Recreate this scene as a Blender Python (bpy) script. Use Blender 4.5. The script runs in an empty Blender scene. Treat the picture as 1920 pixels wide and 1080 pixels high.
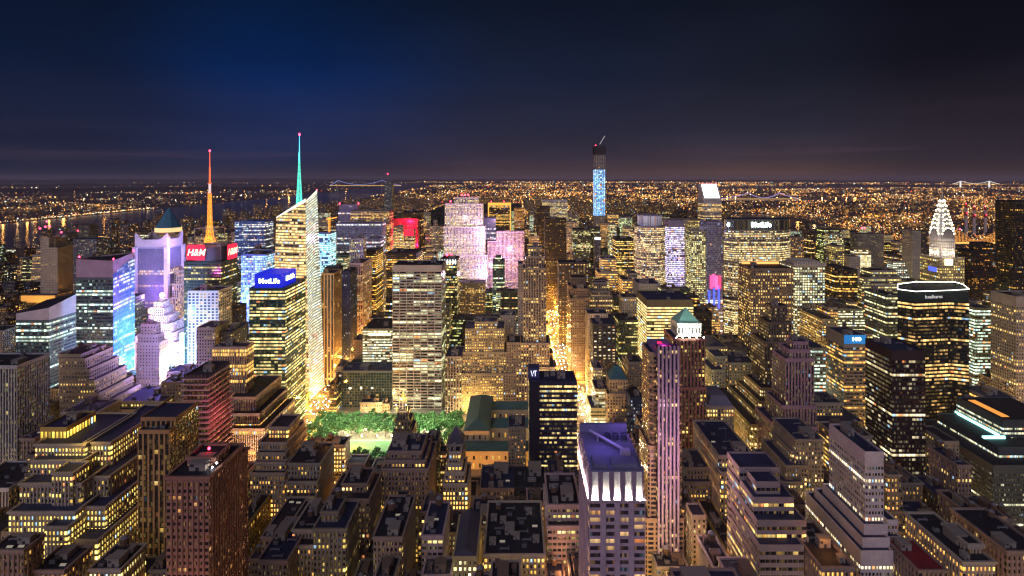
import bpy, math, random
import numpy as np

R = math.radians
rng = random.Random(7)
SC = bpy.context.scene
COL = SC.collection

# ------------------------------------------------------------------ camera, sky, sun, exposure
CX, CY, F, H = 966.0, 333.0, 1040.0, 300.0        # picture point straight ahead, focal length (photo pixels), eye height (m)
cam = bpy.data.cameras.new("camera")
cam.sensor_width = 36.0
cam.lens = 36.0 * F / 1920.0
cam.shift_x = -(CX - 960.0) / 1920.0
cam.shift_y = -(540.0 - CY) / 1920.0
cam.clip_start = 1.0
cam.clip_end = 200000.0
camo = bpy.data.objects.new("camera", cam)
COL.objects.link(camo)
camo.location = (0, 0, H)
camo.rotation_euler = (R(90), 0, 0)
SC.camera = camo

SC.view_settings.view_transform = 'Standard'
SC.view_settings.look = 'None'
SC.view_settings.exposure = 0.85
SC.view_settings.gamma = 1.0
SC.view_settings.use_curve_mapping = False
SC.render.engine = 'CYCLES'
cy = SC.cycles
cy.use_denoising = True
try:
    cy.denoiser = 'OPENIMAGEDENOISE'
    cy.denoising_input_passes = 'RGB_ALBEDO_NORMAL'
    cy.denoising_prefilter = 'ACCURATE'
except Exception:
    pass
cy.max_bounces = 4
cy.diffuse_bounces = 2
cy.glossy_bounces = 2
cy.transmission_bounces = 1
cy.sample_clamp_indirect = 2.5
cy.sample_clamp_direct = 0.0
cy.caustics_reflective = False
cy.caustics_refractive = False
cy.use_light_tree = True
cy.pixel_filter_type = 'BLACKMAN_HARRIS'
cy.filter_width = 1.3


class NT:
    """tiny helper to wire node trees"""
    def __init__(self, tree):
        self.t = tree
        self.n = tree.nodes
        self.l = tree.links

    def new(self, kind, **kw):
        n = self.n.new(kind)
        for k, v in kw.items():
            setattr(n, k, v)
        return n

    def put(self, sock, v):
        if hasattr(v, 'is_output') or isinstance(v, bpy.types.NodeSocket):
            self.l.new(v, sock)
        else:
            sock.default_value = v

    def math(self, op, a, b=None, c=None, clamp=False):
        n = self.new('ShaderNodeMath', operation=op)
        n.use_clamp = clamp
        self.put(n.inputs[0], a)
        if b is not None:
            self.put(n.inputs[1], b)
        if c is not None:
            self.put(n.inputs[2], c)
        return n.outputs[0]

    def mix(self, f, a, b, kind='RGBA', blend='MIX'):
        n = self.new('ShaderNodeMix', data_type=kind)
        if kind == 'RGBA':
            n.blend_type = blend
            i, o = (0, 6, 7), 2
        else:
            i, o = (0, 2, 3), 0
        self.put(n.inputs[i[0]], f)
        self.put(n.inputs[i[1]], a)
        self.put(n.inputs[i[2]], b)
        return n.outputs[o]

    def comb(self, x, y, z):
        n = self.new('ShaderNodeCombineXYZ')
        self.put(n.inputs[0], x)
        self.put(n.inputs[1], y)
        self.put(n.inputs[2], z)
        return n.outputs[0]

    def wn(self, vec):
        n = self.new('ShaderNodeTexWhiteNoise', noise_dimensions='3D')
        self.l.new(vec, n.inputs['Vector'])
        return n.outputs['Value'], n.outputs['Color']

    def noise(self, vec, scale, detail=2.0, rough=0.5):
        n = self.new('ShaderNodeTexNoise')
        self.l.new(vec, n.inputs['Vector'])
        n.inputs['Scale'].default_value = scale
        n.inputs['Detail'].default_value = detail
        n.inputs['Roughness'].default_value = rough
        return n.outputs[0]

    def ramp(self, fac, stops, interp='LINEAR'):
        n = self.new('ShaderNodeValToRGB')
        cr = n.color_ramp
        cr.interpolation = interp
        while len(cr.elements) < len(stops):
            cr.elements.new(0.5)
        for e, (p, c) in zip(cr.elements, stops):
            e.position = p
            e.color = (*c, 1.0) if len(c) == 3 else c
        self.put(n.inputs[0], fac)
        return n.outputs[0]


SUN_EL, SUN_AZ = R(30), R(200)          # the faint glow of the night sky comes from behind the camera
world = bpy.data.worlds.new("World")
SC.world = world
world.use_nodes = True
w = NT(world.node_tree)
w.n.clear()
geo = w.new('ShaderNodeNewGeometry')
tc = w.new('ShaderNodeTexCoord')
sep = w.new('ShaderNodeSeparateXYZ')
w.l.new(tc.outputs['Generated'], sep.inputs[0])
zz = w.math('MAXIMUM', sep.outputs[2], 0.0)
el = w.math('DIVIDE', w.math('ARCSINE', zz), 1.5708)            # 0 at the horizon, 1 overhead
az = w.math('MULTIPLY_ADD', w.math('ARCTAN2', sep.outputs[0], sep.outputs[1]), 0.75, 0.5, clamp=True)   # 0 west of north, 1 east
fwest = w.ramp(el, [(0.0, (0.016, 0.021, 0.046)), (0.02, (0.014, 0.021, 0.056)), (0.11, (0.0032, 0.0120, 0.044)), (0.2, (0.0020, 0.0054, 0.017)), (0.4, (0.003, 0.005, 0.012))])
westc = w.ramp(el, [(0.0, (0.026, 0.026, 0.052)), (0.02, (0.019, 0.029, 0.088)), (0.11, (0.0010, 0.0215, 0.112)), (0.2, (0.0014, 0.0096, 0.036)), (0.4, (0.003, 0.006, 0.016))])
midc = w.ramp(el, [(0.0, (0.080, 0.050, 0.056)), (0.02, (0.046, 0.037, 0.064)), (0.05, (0.022, 0.0265, 0.058)), (0.11, (0.0085, 0.0160, 0.044)), (0.2, (0.0038, 0.0082, 0.022)), (0.4, (0.004, 0.006, 0.014))])
eastc = w.ramp(el, [(0.0, (0.125, 0.066, 0.050)), (0.02, (0.054, 0.040, 0.056)), (0.05, (0.024, 0.0245, 0.044)), (0.11, (0.0105, 0.0140, 0.029)), (0.2, (0.0044, 0.0070, 0.016)), (0.4, (0.004, 0.005, 0.010))])
feast = w.ramp(el, [(0.0, (0.060, 0.036, 0.038)), (0.02, (0.032, 0.025, 0.038)), (0.11, (0.0070, 0.0082, 0.017)), (0.2, (0.0028, 0.0036, 0.008)), (0.4, (0.003, 0.004, 0.008))])


def az_step(a_, b_):
    n_ = w.new('ShaderNodeMapRange', interpolation_type='SMOOTHSTEP')
    w.l.new(az, n_.inputs[0])
    n_.inputs[1].default_value = a_
    n_.inputs[2].default_value = b_
    return n_.outputs[0]


skyc = w.mix(az_step(0.0, .17), fwest, westc)
skyc = w.mix(az_step(.2, .5), skyc, midc)
skyc = w.mix(az_step(.5, .82), skyc, eastc)
skyc = w.mix(az_step(.84, 1.0), skyc, feast)
# thin streaks of cloud low over the horizon
mp = w.new('ShaderNodeMapping')
mp.inputs['Scale'].default_value = (1.5, 1.5, 40.0)
w.l.new(tc.outputs['Generated'], mp.inputs[0])
cl = w.noise(mp.outputs[0], 1.6, 5.0, 0.55)
mp2 = w.new('ShaderNodeMapping')
mp2.inputs['Scale'].default_value = (1.3, 1.3, 5.0)
w.l.new(tc.outputs['Generated'], mp2.inputs[0])
big = w.noise(mp2.outputs[0], 1.7, 3.0, 0.5)
band = w.ramp(el, [(0.0, (0.1,) * 3), (0.012, (1,) * 3), (0.026, (0.7,) * 3), (0.05, (0.12,) * 3), (0.12, (0,) * 3)])
clm = w.math('MULTIPLY', w.ramp(cl, [(0.52, (0,) * 3), (0.72, (1,) * 3)]), band)
skyc = w.mix(w.math('MULTIPLY', clm, 0.42), skyc, (0.11, 0.062, 0.085, 1))
skyc = w.mix(1.0, skyc, w.ramp(big, [(0.3, (0.78,) * 3), (0.7, (1.2,) * 3)]), blend='MULTIPLY')
nish = w.new('ShaderNodeTexSky', sky_type='NISHITA')
nish.sun_disc = False
nish.sun_elevation = R(-9)
nish.sun_rotation = R(285)
bg1 = w.new('ShaderNodeBackground')
w.l.new(skyc, bg1.inputs[0])
bg1.inputs[1].default_value = 0.45
bg2 = w.new('ShaderNodeBackground')
w.l.new(nish.outputs[0], bg2.inputs[0])
bg2.inputs[1].default_value = 0.05
ad = w.new('ShaderNodeAddShader')
w.l.new(bg1.outputs[0], ad.inputs[0]); w.l.new(bg2.outputs[0], ad.inputs[1])
wo = w.new('ShaderNodeOutputWorld')
w.l.new(ad.outputs[0], wo.inputs[0])

sun = bpy.data.lights.new("sun", 'SUN')
sun.energy = 0.60
sun.angle = R(70)
sun.color = (.84, .76, 1.0)
suno = bpy.data.objects.new("sun", sun)
COL.objects.link(suno)
suno.rotation_euler = (R(90) - SUN_EL, 0, R(180) - SUN_AZ)


def point(x, y, z, power, color, rad=2.0, name="lamp_or_fill"):
    l = bpy.data.lights.new(name, 'POINT')
    l.energy = power
    l.color = color
    l.shadow_soft_size = rad
    o = bpy.data.objects.new(name, l)
    COL.objects.link(o)
    o.location = (x, y, z)
    return o


def spot(x, y, z, tx, ty, tz, power, color, angle=60, rad=1.5, blend=0.6):
    l = bpy.data.lights.new("flood_light", 'SPOT')
    l.energy = power
    l.color = color
    l.spot_size = R(angle)
    l.spot_blend = blend
    l.shadow_soft_size = rad
    o = bpy.data.objects.new("flood_light", l)
    COL.objects.link(o)
    o.location = (x, y, z)
    from mathutils import Vector
    d = Vector((tx - x, ty - y, tz - z))
    o.rotation_euler = d.to_track_quat('-Z', 'Y').to_euler()
    return o


# ------------------------------------------------------------------ materials
def facade_group():
    g = bpy.data.node_groups.new("facade", 'ShaderNodeTree')
    itf = g.interface
    for nm, ty, dv in (("Wall", 'NodeSocketColor', (.3, .3, .3, 1)), ("Spandrel", 'NodeSocketColor', (.3, .3, .3, 1)), ("Glass", 'NodeSocketColor', (.02, .02, .03, 1)),
                       ("LitA", 'NodeSocketColor', (1, .7, .3, 1)), ("LitB", 'NodeSocketColor', (1, .9, .6, 1)),
                       ("W", 'NodeSocketFloat', .5), ("H", 'NodeSocketFloat', .5), ("Lit", 'NodeSocketFloat', .3), ("Corr", 'NodeSocketFloat', .3),
                       ("Str", 'NodeSocketFloat', 1.), ("Sub", 'NodeSocketFloat', 2.), ("GlassRough", 'NodeSocketFloat', .15), ("Var", 'NodeSocketFloat', 1.)):
        s = itf.new_socket(name=nm, in_out='INPUT', socket_type=ty)
        s.default_value = dv
    itf.new_socket(name="Shader", in_out='OUTPUT', socket_type='NodeSocketShader')
    k = NT(g)
    gi = k.new('NodeGroupInput').outputs
    go = k.new('NodeGroupOutput')
    uv = k.new('ShaderNodeUVMap')
    s = k.new('ShaderNodeSeparateXYZ')
    k.l.new(uv.outputs[0], s.inputs[0])
    u, v = s.outputs[0], s.outputs[1]
    oi = k.new('ShaderNodeObjectInfo')
    seed = k.math('MULTIPLY', oi.outputs['Random'], 971.0)
    cu, fu = k.math('FLOOR', u), k.math('FRACT', u)
    cv, fv = k.math('FLOOR', v), k.math('FRACT', v)
    mu = k.math('LESS_THAN', k.math('ABSOLUTE', k.math('SUBTRACT', fu, .5)), k.math('MULTIPLY', gi['W'], .5))
    mv = k.math('LESS_THAN', k.math('ABSOLUTE', k.math('SUBTRACT', fv, .52)), k.math('MULTIPLY', gi['H'], .5))
    win = k.math('MULTIPLY', mu, mv)
    cell, cellc = k.wn(k.comb(k.math('ADD', cu, .5), k.math('ADD', cv, .5), seed))
    blk, _ = k.wn(k.comb(k.math('FLOOR', k.math('MULTIPLY', cu, .34)), k.math('ADD', cv, .5), k.math('ADD', seed, 5.3)))
    row, _ = k.wn(k.comb(.5, k.math('ADD', cv, .5), k.math('ADD', seed, 11.7)))
    su, suc = k.wn(k.comb(k.math('FLOOR', k.math('MULTIPLY', u, gi['Sub'])), k.math('ADD', cv, .5), k.math('ADD', seed, 3.1)))
    t = k.math('ADD', k.math('MULTIPLY', cell, .5), k.math('MULTIPLY', blk, .5))
    rowon = k.math('LESS_THAN', row, gi['Lit'])
    prow = k.mix(rowon, k.math('MULTIPLY', gi['Lit'], .45), .95, kind='FLOAT')
    p = k.mix(gi['Corr'], gi['Lit'], prow, kind='FLOAT')
    lit = k.math('LESS_THAN', t, p)
    cs = k.new('ShaderNodeSeparateColor')
    k.l.new(cellc, cs.inputs[0])
    b = k.math('MULTIPLY_ADD', k.math('POWER', cs.outputs[0], 1.6), 1.05, .30)
    # ceilings are bright, desks and blinds dim the lower part of a pane
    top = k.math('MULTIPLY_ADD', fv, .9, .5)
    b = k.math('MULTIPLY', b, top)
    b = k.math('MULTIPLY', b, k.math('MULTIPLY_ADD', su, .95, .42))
    b = k.mix(gi['Var'], .95, b, kind='FLOAT')
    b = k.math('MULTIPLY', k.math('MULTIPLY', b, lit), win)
    # a dim leftover glow in rooms whose lights are off
    dim = k.math('MULTIPLY', k.math('MULTIPLY', win, k.math('SUBTRACT', 1., lit)), k.math('MULTIPLY', k.math('POWER', su, 5.), .10))
    col = k.mix(cs.outputs[1], gi['LitA'], gi['LitB'])
    tint = k.ramp(k.math('FRACT', k.math('MULTIPLY', oi.outputs['Random'], 37.7)), [(0., (1., .90, .75)), (.26, (1., 1.02, 1.15)), (.50, (.90, 1.05, .95)), (.66, (1., .80, .62)), (.84, (.80, 1.08, 1.5)), (.94, (1., 1.1, 1.6))], 'CONSTANT')
    col = k.mix(1., col, tint, blend='MULTIPLY')
    col = k.mix(k.math('GREATER_THAN', cs.outputs[2], .962), col, (.45, .75, 1., 1))
    col = k.mix(k.math('LESS_THAN', cs.outputs[2], .035), col, (1., .33, .10, 1))
    es = k.math('MULTIPLY', k.math('ADD', b, dim), gi['Str'])
    tc = k.new('ShaderNodeTexCoord')
    n1 = k.noise(tc.outputs['Object'], .045, 4., .6)
    n2 = k.noise(tc.outputs['Object'], .6, 3., .6)
    gr = k.math('MULTIPLY', k.math('MULTIPLY_ADD', n1, .9, .55), k.math('MULTIPLY_ADD', n2, .5, .75))
    wall = k.mix(mu, gi['Wall'], gi['Spandrel'])
    wall = k.mix(1., wall, k.comb(gr, gr, gr), blend='MULTIPLY')
    base = k.mix(win, wall, gi['Glass'])
    rough = k.mix(win, .85, gi['GlassRough'], kind='FLOAT')
    bs = k.new('ShaderNodeBsdfPrincipled')
    k.l.new(base, bs.inputs['Base Color'])
    k.l.new(rough, bs.inputs['Roughness'])
    k.l.new(k.mix(win, .25, .7, kind='FLOAT'), bs.inputs['Specular IOR Level'])
    k.l.new(col, bs.inputs['Emission Color'])
    k.l.new(es, bs.inputs['Emission Strength'])
    k.l.new(bs.outputs[0], go.inputs[0])
    return g


FG = facade_group()
STY = {}


def c4(c):
    return (c[0], c[1], c[2], 1.0)


WARM, PALE, GOLD, WHITE, GREEN, CYAN = (1., .52, .09), (1., .69, .21), (1., .50, .06), (1., .84, .52), (.90, .82, .21), (.45, .85, 1.)


def style(name, wall, bay=3.2, flr=3.6, W=.45, Hh=.5, lit=.25, corr=.3, st=1.0, a=WARM, b=PALE, sp=None, glass=(.012, .014, .02), trim=None, sub=2., gr=.18, relief=0., band=2.6, var=1.):
    m = bpy.data.materials.new("facade_" + name)
    m.use_nodes = True
    nt = m.node_tree
    nt.nodes.clear()
    g = nt.nodes.new('ShaderNodeGroup')
    g.node_tree = FG
    o = nt.nodes.new('ShaderNodeOutputMaterial')
    nt.links.new(g.outputs[0], o.inputs[0])
    i = g.inputs
    i['Wall'].default_value = c4(wall)
    i['Spandrel'].default_value = c4(sp or wall)
    i['Glass'].default_value = c4(glass)
    i['LitA'].default_value = c4(a)
    i['LitB'].default_value = c4(b)
    i['W'].default_value = W
    i['H'].default_value = Hh
    i['Lit'].default_value = min(.97, lit * 1.12 + .015) if 0 < lit < .6 else lit
    i['Corr'].default_value = corr
    i['Str'].default_value = st * 1.12
    i['Sub'].default_value = sub
    i['GlassRough'].default_value = gr
    i['Var'].default_value = var
    m.cycles.emission_sampling = 'NONE'
    STY[name] = dict(mat=m, bay=bay, flr=flr, trim=mat("trim_" + name, trim or wall), relief=relief, band=band)


MATS = {}


def mat(name, col, rough=.8, emit=None, st=1.0, grime=True, metal=0., sample=False, scale=.4):
    if name in MATS:
        return MATS[name]
    m = bpy.data.materials.new(name)
    m.use_nodes = True
    k = NT(m.node_tree)
    bs = m.node_tree.nodes['Principled BSDF']
    bs.inputs['Roughness'].default_value = rough
    bs.inputs['Metallic'].default_value = metal
    bs.inputs['Specular IOR Level'].default_value = .3
    if emit:
        bs.inputs['Base Color'].default_value = c4(col)
        bs.inputs['Emission Color'].default_value = c4(emit)
        bs.inputs['Emission Strength'].default_value = st
        m.cycles.emission_sampling = 'AUTO' if sample else 'NONE'
    elif grime:
        tc = k.new('ShaderNodeTexCoord')
        a = k.noise(tc.outputs['Object'], scale * .12, 4., .6)
        b = k.noise(tc.outputs['Object'], scale * 2.2, 4., .65)
        f = k.math('MULTIPLY', k.math('MULTIPLY_ADD', a, 1.1, .45), k.math('MULTIPLY_ADD', b, .8, .6))
        k.l.new(k.mix(1., c4(col), k.comb(f, f, f), blend='MULTIPLY'), bs.inputs['Base Color'])
    else:
        bs.inputs['Base Color'].default_value = c4(col)
    MATS[name] = m
    return m


# ------------------------------------------------------------------ mesh helpers
class MB:
    def __init__(self):
        self.v, self.f, self.m, self.uv, self.key = [], [], [], [], {}

    def vert(self, p):
        k = (round(p[0], 3), round(p[1], 3), round(p[2], 3))
        i = self.key.get(k)
        if i is None:
            i = len(self.v)
            self.key[k] = i
            self.v.append(p)
        return i

    def poly(self, pts, m=0, uv=None):
        idx = []
        uvs = []
        for q, p in enumerate(pts):
            i = self.vert(p)
            if idx and (i == idx[-1] or i == idx[0]):
                continue
            idx.append(i)
            uvs.append(uv[q] if uv else (p[0] * .1, p[1] * .1 + p[2] * .1))
        if len(idx) < 3:
            return
        self.f.append(idx)
        self.m.append(m)
        self.uv.append(uvs)

    def box(self, x0, x1, y0, y1, z0, z1, m=0, bottom=True):
        a, b, c, d = (x0, y0), (x1, y0), (x1, y1), (x0, y1)
        for p, q in ((a, b), (b, c), (c, d), (d, a)):
            self.poly([(*p, z0), (*q, z0), (*q, z1), (*p, z1)], m)
        self.poly([(*a, z1), (*b, z1), (*c, z1), (*d, z1)], m)
        if bottom:
            self.poly([(*d, z0), (*c, z0), (*b, z0), (*a, z0)], m)

    def lathe(self, cx, cy, prof, n=12, m=0, cap=True):
        """prof: list of (radius, z) from bottom to top"""
        rings = []
        for r, z in prof:
            rings.append([(cx + r * math.cos(2 * math.pi * i / n), cy + r * math.sin(2 * math.pi * i / n), z) for i in range(n)])
        for a, b in zip(rings, rings[1:]):
            for i in range(n):
                j = (i + 1) % n
                self.poly([a[i], a[j], b[j], b[i]], m)
        if cap:
            if prof[0][0] > .01:
                self.poly(list(reversed(rings[0])), m)
            if prof[-1][0] > .01:
                self.poly(rings[-1], m)

    def tube(self, p, q, r, m=0, n=5, r2=None):
        from mathutils import Vector
        p, q = Vector(p), Vector(q)
        d = (q - p).normalized()
        a = d.orthogonal().normalized()
        b = d.cross(a)
        r2 = r if r2 is None else r2
        A = [tuple(p + (a * math.cos(2 * math.pi * i / n) + b * math.sin(2 * math.pi * i / n)) * r) for i in range(n)]
        B = [tuple(q + (a * math.cos(2 * math.pi * i / n) + b * math.sin(2 * math.pi * i / n)) * r2) for i in range(n)]
        for i in range(n):
            j = (i + 1) % n
            self.poly([A[i], A[j], B[j], B[i]], m)
        self.poly(list(reversed(A)), m)
        self.poly(B, m)

    def mesh(self, name, mats):
        me = bpy.data.meshes.new(name)
        me.from_pydata(self.v, [], self.f)
        for mm in mats:
            me.materials.append(mm)
        me.polygons.foreach_set("material_index", self.m)
        ul = me.uv_layers.new(name="UVMap")
        flat = [c for fu in self.uv for t in fu for c in t]
        ul.data.foreach_set("uv", flat)
        me.update()
        return me


def link(name, me, parent=None):
    o = bpy.data.objects.new(name, me)
    COL.objects.link(o)
    if parent:
        o.parent = parent
    return o


def part(name, mb, mats, parent=None):
    """mesh given in world metres; becomes a child of an Empty whose base stands at parent.location"""
    if not mb.f:
        return None
    if parent:
        L = parent.location
        mb.v = [(a - L[0], b - L[1], c - L[2]) for a, b, c in mb.v]
    return link(name, mb.mesh(name, mats if isinstance(mats, (list, tuple)) else [mats]), parent)


def tag(o, label=None, cat=None, group=None, kind=None):
    if label:
        o['label'] = label
    if cat:
        o['category'] = cat
    if group:
        o['group'] = group
    if kind:
        o['kind'] = kind
    return o


def empty(name, loc, label=None, cat=None, group=None):
    o = bpy.data.objects.new(name, None)
    COL.objects.link(o)
    o.location = loc
    o.empty_display_size = 1
    return tag(o, label, cat, group)


def inset(fp, d):
    n = len(fp)
    out = []
    for i in range(n):
        ax, ay = fp[i - 1]
        bx, by = fp[i]
        cx, cy_ = fp[(i + 1) % n]
        e1 = (bx - ax, by - ay)
        e2 = (cx - bx, cy_ - by)
        l1, l2 = math.hypot(*e1), math.hypot(*e2)
        n1 = (-e1[1] / l1, e1[0] / l1)
        n2 = (-e2[1] / l2, e2[0] / l2)
        den = 1 + n1[0] * n2[0] + n1[1] * n2[1]
        den = max(den, .2)
        out.append((bx + d * (n1[0] + n2[0]) / den, by + d * (n1[1] + n2[1]) / den))
    return out


def tier(mb, rf, fp, z0, z1, st, band=None, par=1.1, plain=()):
    """one block of a building: window bays on every side, a plain top band, a parapet and a roof deck"""
    bay, flr, rel = st['bay'], st['flr'], st['relief']
    band = st['band'] if band is None else band
    band = min(band, (z1 - z0) * .4)
    zt = z1 - band
    nv = max(1, round((zt - z0) / flr))
    uo = 0
    n = len(fp)
    for i in range(n):
        a, b = fp[i], fp[(i + 1) % n]
        L = math.hypot(b[0] - a[0], b[1] - a[1])
        k = max(1, round(L / bay))
        if i in plain:
            mb.poly([(*a, z0), (*b, z0), (*b, zt), (*a, zt)], 1)
        elif rel and k > 1 and L > 6:
            dx, dy = (b[0] - a[0]) / L, (b[1] - a[1]) / L
            nx, ny = dy, -dx
            pw, dep = rel * L / k, .55
            P = lambda s, o_: (a[0] + dx * s + nx * o_, a[1] + dy * s + ny * o_)
            s = 0.
            for q in range(k):
                s1 = (q + 1) * L / k - (pw / 2 if q < k - 1 else 0)
                s0 = q * L / k + (pw / 2 if q else 0)
                mb.poly([(*P(s0, 0), z0), (*P(s1, 0), z0), (*P(s1, 0), zt), (*P(s0, 0), zt)], 0, [(uo + q, 0), (uo + q + 1, 0), (uo + q + 1, nv), (uo + q, nv)])
                if q < k - 1:
                    e0, e1 = s1, s1 + pw
                    mb.poly([(*P(e0, 0), z0), (*P(e0, dep), z0), (*P(e0, dep), zt), (*P(e0, 0), zt)], 1)
                    mb.poly([(*P(e0, dep), z0), (*P(e1, dep), z0), (*P(e1, dep), zt), (*P(e0, dep), zt)], 1)
                    mb.poly([(*P(e1, dep), z0), (*P(e1, 0), z0), (*P(e1, 0), zt), (*P(e1, dep), zt)], 1)
                    mb.poly([(*P(e0, 0), zt), (*P(e0, dep), zt), (*P(e1, dep), zt), (*P(e1, 0), zt)], 1)
        else:
            mb.poly([(*a, z0), (*b, z0), (*b, zt), (*a, zt)], 0, [(uo, 0), (uo + k, 0), (uo + k, nv), (uo, nv)])
        if not rel:
            mb.poly([(*a, zt), (*b, zt), (*b, z1), (*a, z1)], 1)
        uo += k + 1
    if rel:                                  # flush frieze, then a cornice that stands out and casts a line of shade
        of, zm = inset(fp, -.75), z1 - min(1.3, band * .5)
        for i in range(n):
            j = (i + 1) % n
            mb.poly([(*fp[i], zt), (*fp[j], zt), (*fp[j], zm), (*fp[i], zm)], 1)
            mb.poly([(*fp[i], zm), (*fp[j], zm), (*of[j], zm), (*of[i], zm)], 1)
            mb.poly([(*of[i], zm), (*of[j], zm), (*of[j], z1), (*of[i], z1)], 1)
            mb.poly([(*of[i], z1), (*of[j], z1), (*fp[j], z1), (*fp[i], z1)], 1)
    ip = inset(fp, .5)
    for i in range(n):
        j = (i + 1) % n
        mb.poly([(*fp[i], z1), (*fp[j], z1), (*ip[j], z1), (*ip[i], z1)], 1)
        mb.poly([(*ip[i], z1), (*ip[j], z1), (*ip[j], z1 - par), (*ip[i], z1 - par)], 1)
    rf.poly([(*q, z1 - par) for q in ip], 0)


def rect(x0, x1, y0, y1):
    return [(x0, y0), (x1, y0), (x1, y1), (x0, y1)]


def X(px, D):
    return (px - CX) * D / F


def Z(py, D):
    return H - (py - CY) * D / F


# roof furniture templates (shared meshes)
ROOF = mat("roof_tar", (.026, .025, .034), .75, scale=.9)
ROOFP = mat("roof_gravel", (.075, .07, .085), .85, scale=.9)
ROOFB = mat("roof_membrane", (.030, .036, .085), .7, scale=.9)
STEEL = mat("steel", (.18, .18, .2), .5)
WOOD = mat("tank_wood", (.14, .085, .05), .85)
DARK = mat("dark_metal", (.04, .04, .05), .5)
BRICK = mat("bulkhead_brick", (.17, .12, .09), .9)
STONE = mat("bulkhead_stone", (.26, .23, .2), .9)
RED = mat("beacon_red", (.3, .0, .0), .4, emit=(1., .02, .05), st=14.)
LAMPW = mat("lamp_warm", (.9, .8, .6), .4, emit=(1., .78, .45), st=22.)
LAMPO = mat("lamp_sodium", (.9, .6, .3), .4, emit=(1., .50, .14), st=22.)
LAMPWH = mat("lamp_white", (.9, .9, .9), .4, emit=(1., .95, .88), st=26.)


def t_bulkhead(m):
    b = MB()
    b.box(-.5, .5, -.5, .5, 0, .93)
    b.box(-.54, .54, -.54, .54, .93, 1.0)
    b.box(-.1, .12, -.515, -.502, .02, .45, 1)
    b.box(-.42, -.2, -.515, -.502, .5, .8, 1)
    return b.mesh("bulkhead", [m, DARK])


def t_tank():
    b = MB()
    for sx in (-1, 1):
        for sy in (-1, 1):
            b.box(sx * 1.2 - .12, sx * 1.2 + .12, sy * 1.2 - .12, sy * 1.2 + .12, 0, 3, 1)
    b.box(-1.5, 1.5, -1.5, 1.5, 2.9, 3.15, 1)
    b.lathe(0, 0, [(1.9, 3.15), (1.96, 4.6), (1.85, 6.4)], 14, 0)
    b.lathe(0, 0, [(2.05, 6.4), (.9, 7.4), (.05, 8.0)], 14, 2)
    for z in (3.6, 4.6, 5.6):
        b.lathe(0, 0, [(1.99, z), (1.99, z + .1)], 14, 1, cap=False)
    return b.mesh("water_tank", [WOOD, DARK, STEEL])


def t_cool():
    b = MB()
    b.box(-1.6, 1.6, -1.2, 1.2, .4, 2.2, 0)
    b.box(-1.45, 1.45, -1.05, 1.05, 0, .4, 1)
    b.lathe(-.75, 0, [(.62, 2.2), (.66, 2.7)], 10, 1)
    b.lathe(.75, 0, [(.62, 2.2), (.66, 2.7)], 10, 1)
    for i in range(5):
        b.box(-1.64, 1.64, -1.24, -1.2, .6 + i * .32, .7 + i * .32, 1)
    return b.mesh("cooling_unit", [STEEL, DARK])


def t_duct():
    b = MB()
    b.box(-3, 3, -.35, .35, .5, 1.2)
    b.box(-3, -2.3, -.35, .35, 0, .5)
    b.box(2.3, 3, -.35, .35, 0, .5)
    b.box(2.3, 3, .35, 2.2, .5, 1.2)
    return b.mesh("duct", [STEEL])


def t_ant():
    b = MB()
    b.tube((0, 0, 0), (0, 0, 7), .09)
    b.tube((-.6, 0, 5.2), (.6, 0, 5.2), .05)
    b.tube((-.4, 0, 6.0), (.4, 0, 6.0), .05)
    b.box(-.35, .35, -.35, .35, 0, .25)
    return b.mesh("antenna", [STEEL])


def t_sky():
    b = MB()
    b.box(-1.8, 1.8, -1.2, 1.2, 0, .5)
    b.poly([(-1.7, -1.1, .5), (1.7, -1.1, .5), (1.7, 0, 1.2), (-1.7, 0, 1.2)], 1)
    b.poly([(1.7, 1.1, .5), (-1.7, 1.1, .5), (-1.7, 0, 1.2), (1.7, 0, 1.2)], 1)
    b.poly([(-1.7, 1.1, .5), (-1.7, -1.1, .5), (-1.7, 0, 1.2)], 0)
    b.poly([(1.7, -1.1, .5), (1.7, 1.1, .5), (1.7, 0, 1.2)], 0)
    return b.mesh("skylight", [STEEL, mat("skylight_glass", (.5, .5, .4), .3, emit=(1., .85, .5), st=.10)])


TB1, TB2 = t_bulkhead(BRICK), t_bulkhead(STONE)
def t_shed():
    b = MB()
    b.box(-3.2, 3.2, -2., 2., 0, 1.7)
    b.poly([(-3.3, -2.1, 1.7), (3.3, -2.1, 1.7), (3.3, 0, 2.7), (-3.3, 0, 2.7)], 1)
    b.poly([(3.3, 2.1, 1.7), (-3.3, 2.1, 1.7), (-3.3, 0, 2.7), (3.3, 0, 2.7)], 1)
    b.poly([(-3.2, 2., 1.7), (-3.2, -2., 1.7), (-3.2, 0, 2.7)], 0)
    b.poly([(3.2, -2., 1.7), (3.2, 2., 1.7), (3.2, 0, 2.7)], 0)
    for q in range(4):
        b.box(-2.6 + q * 1.5, -1.9 + q * 1.5, -2.05, -2.0, .5, 1.3, 2)
    return b.mesh("low_shed", [STONE, STEEL, DARK])


TSHED = t_shed()
TTANK, TCOOL, TDUCT, TANT, TSKY = t_tank(), t_cool(), t_duct(), t_ant(), t_sky()


def t_beacon():
    b = MB()
    b.lathe(0, 0, [(.12, 0), (.12, .8)], 6, 1)
    b.lathe(0, 0, [(.3, .8), (.9, 1.4), (.9, 2.2), (.3, 2.8)], 8, 0)
    return b.mesh("beacon", [RED, DARK])


TBEAC = t_beacon()


def put(name, me, root, x, y, z, s=(1, 1, 1), rz=0., under=None):
    o = link(name, me, under or root)
    L = root.location
    o.location = (x - L[0], y - L[1], z - L[2])
    o.scale = s
    o.rotation_euler = (0, 0, rz)
    return o


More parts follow.
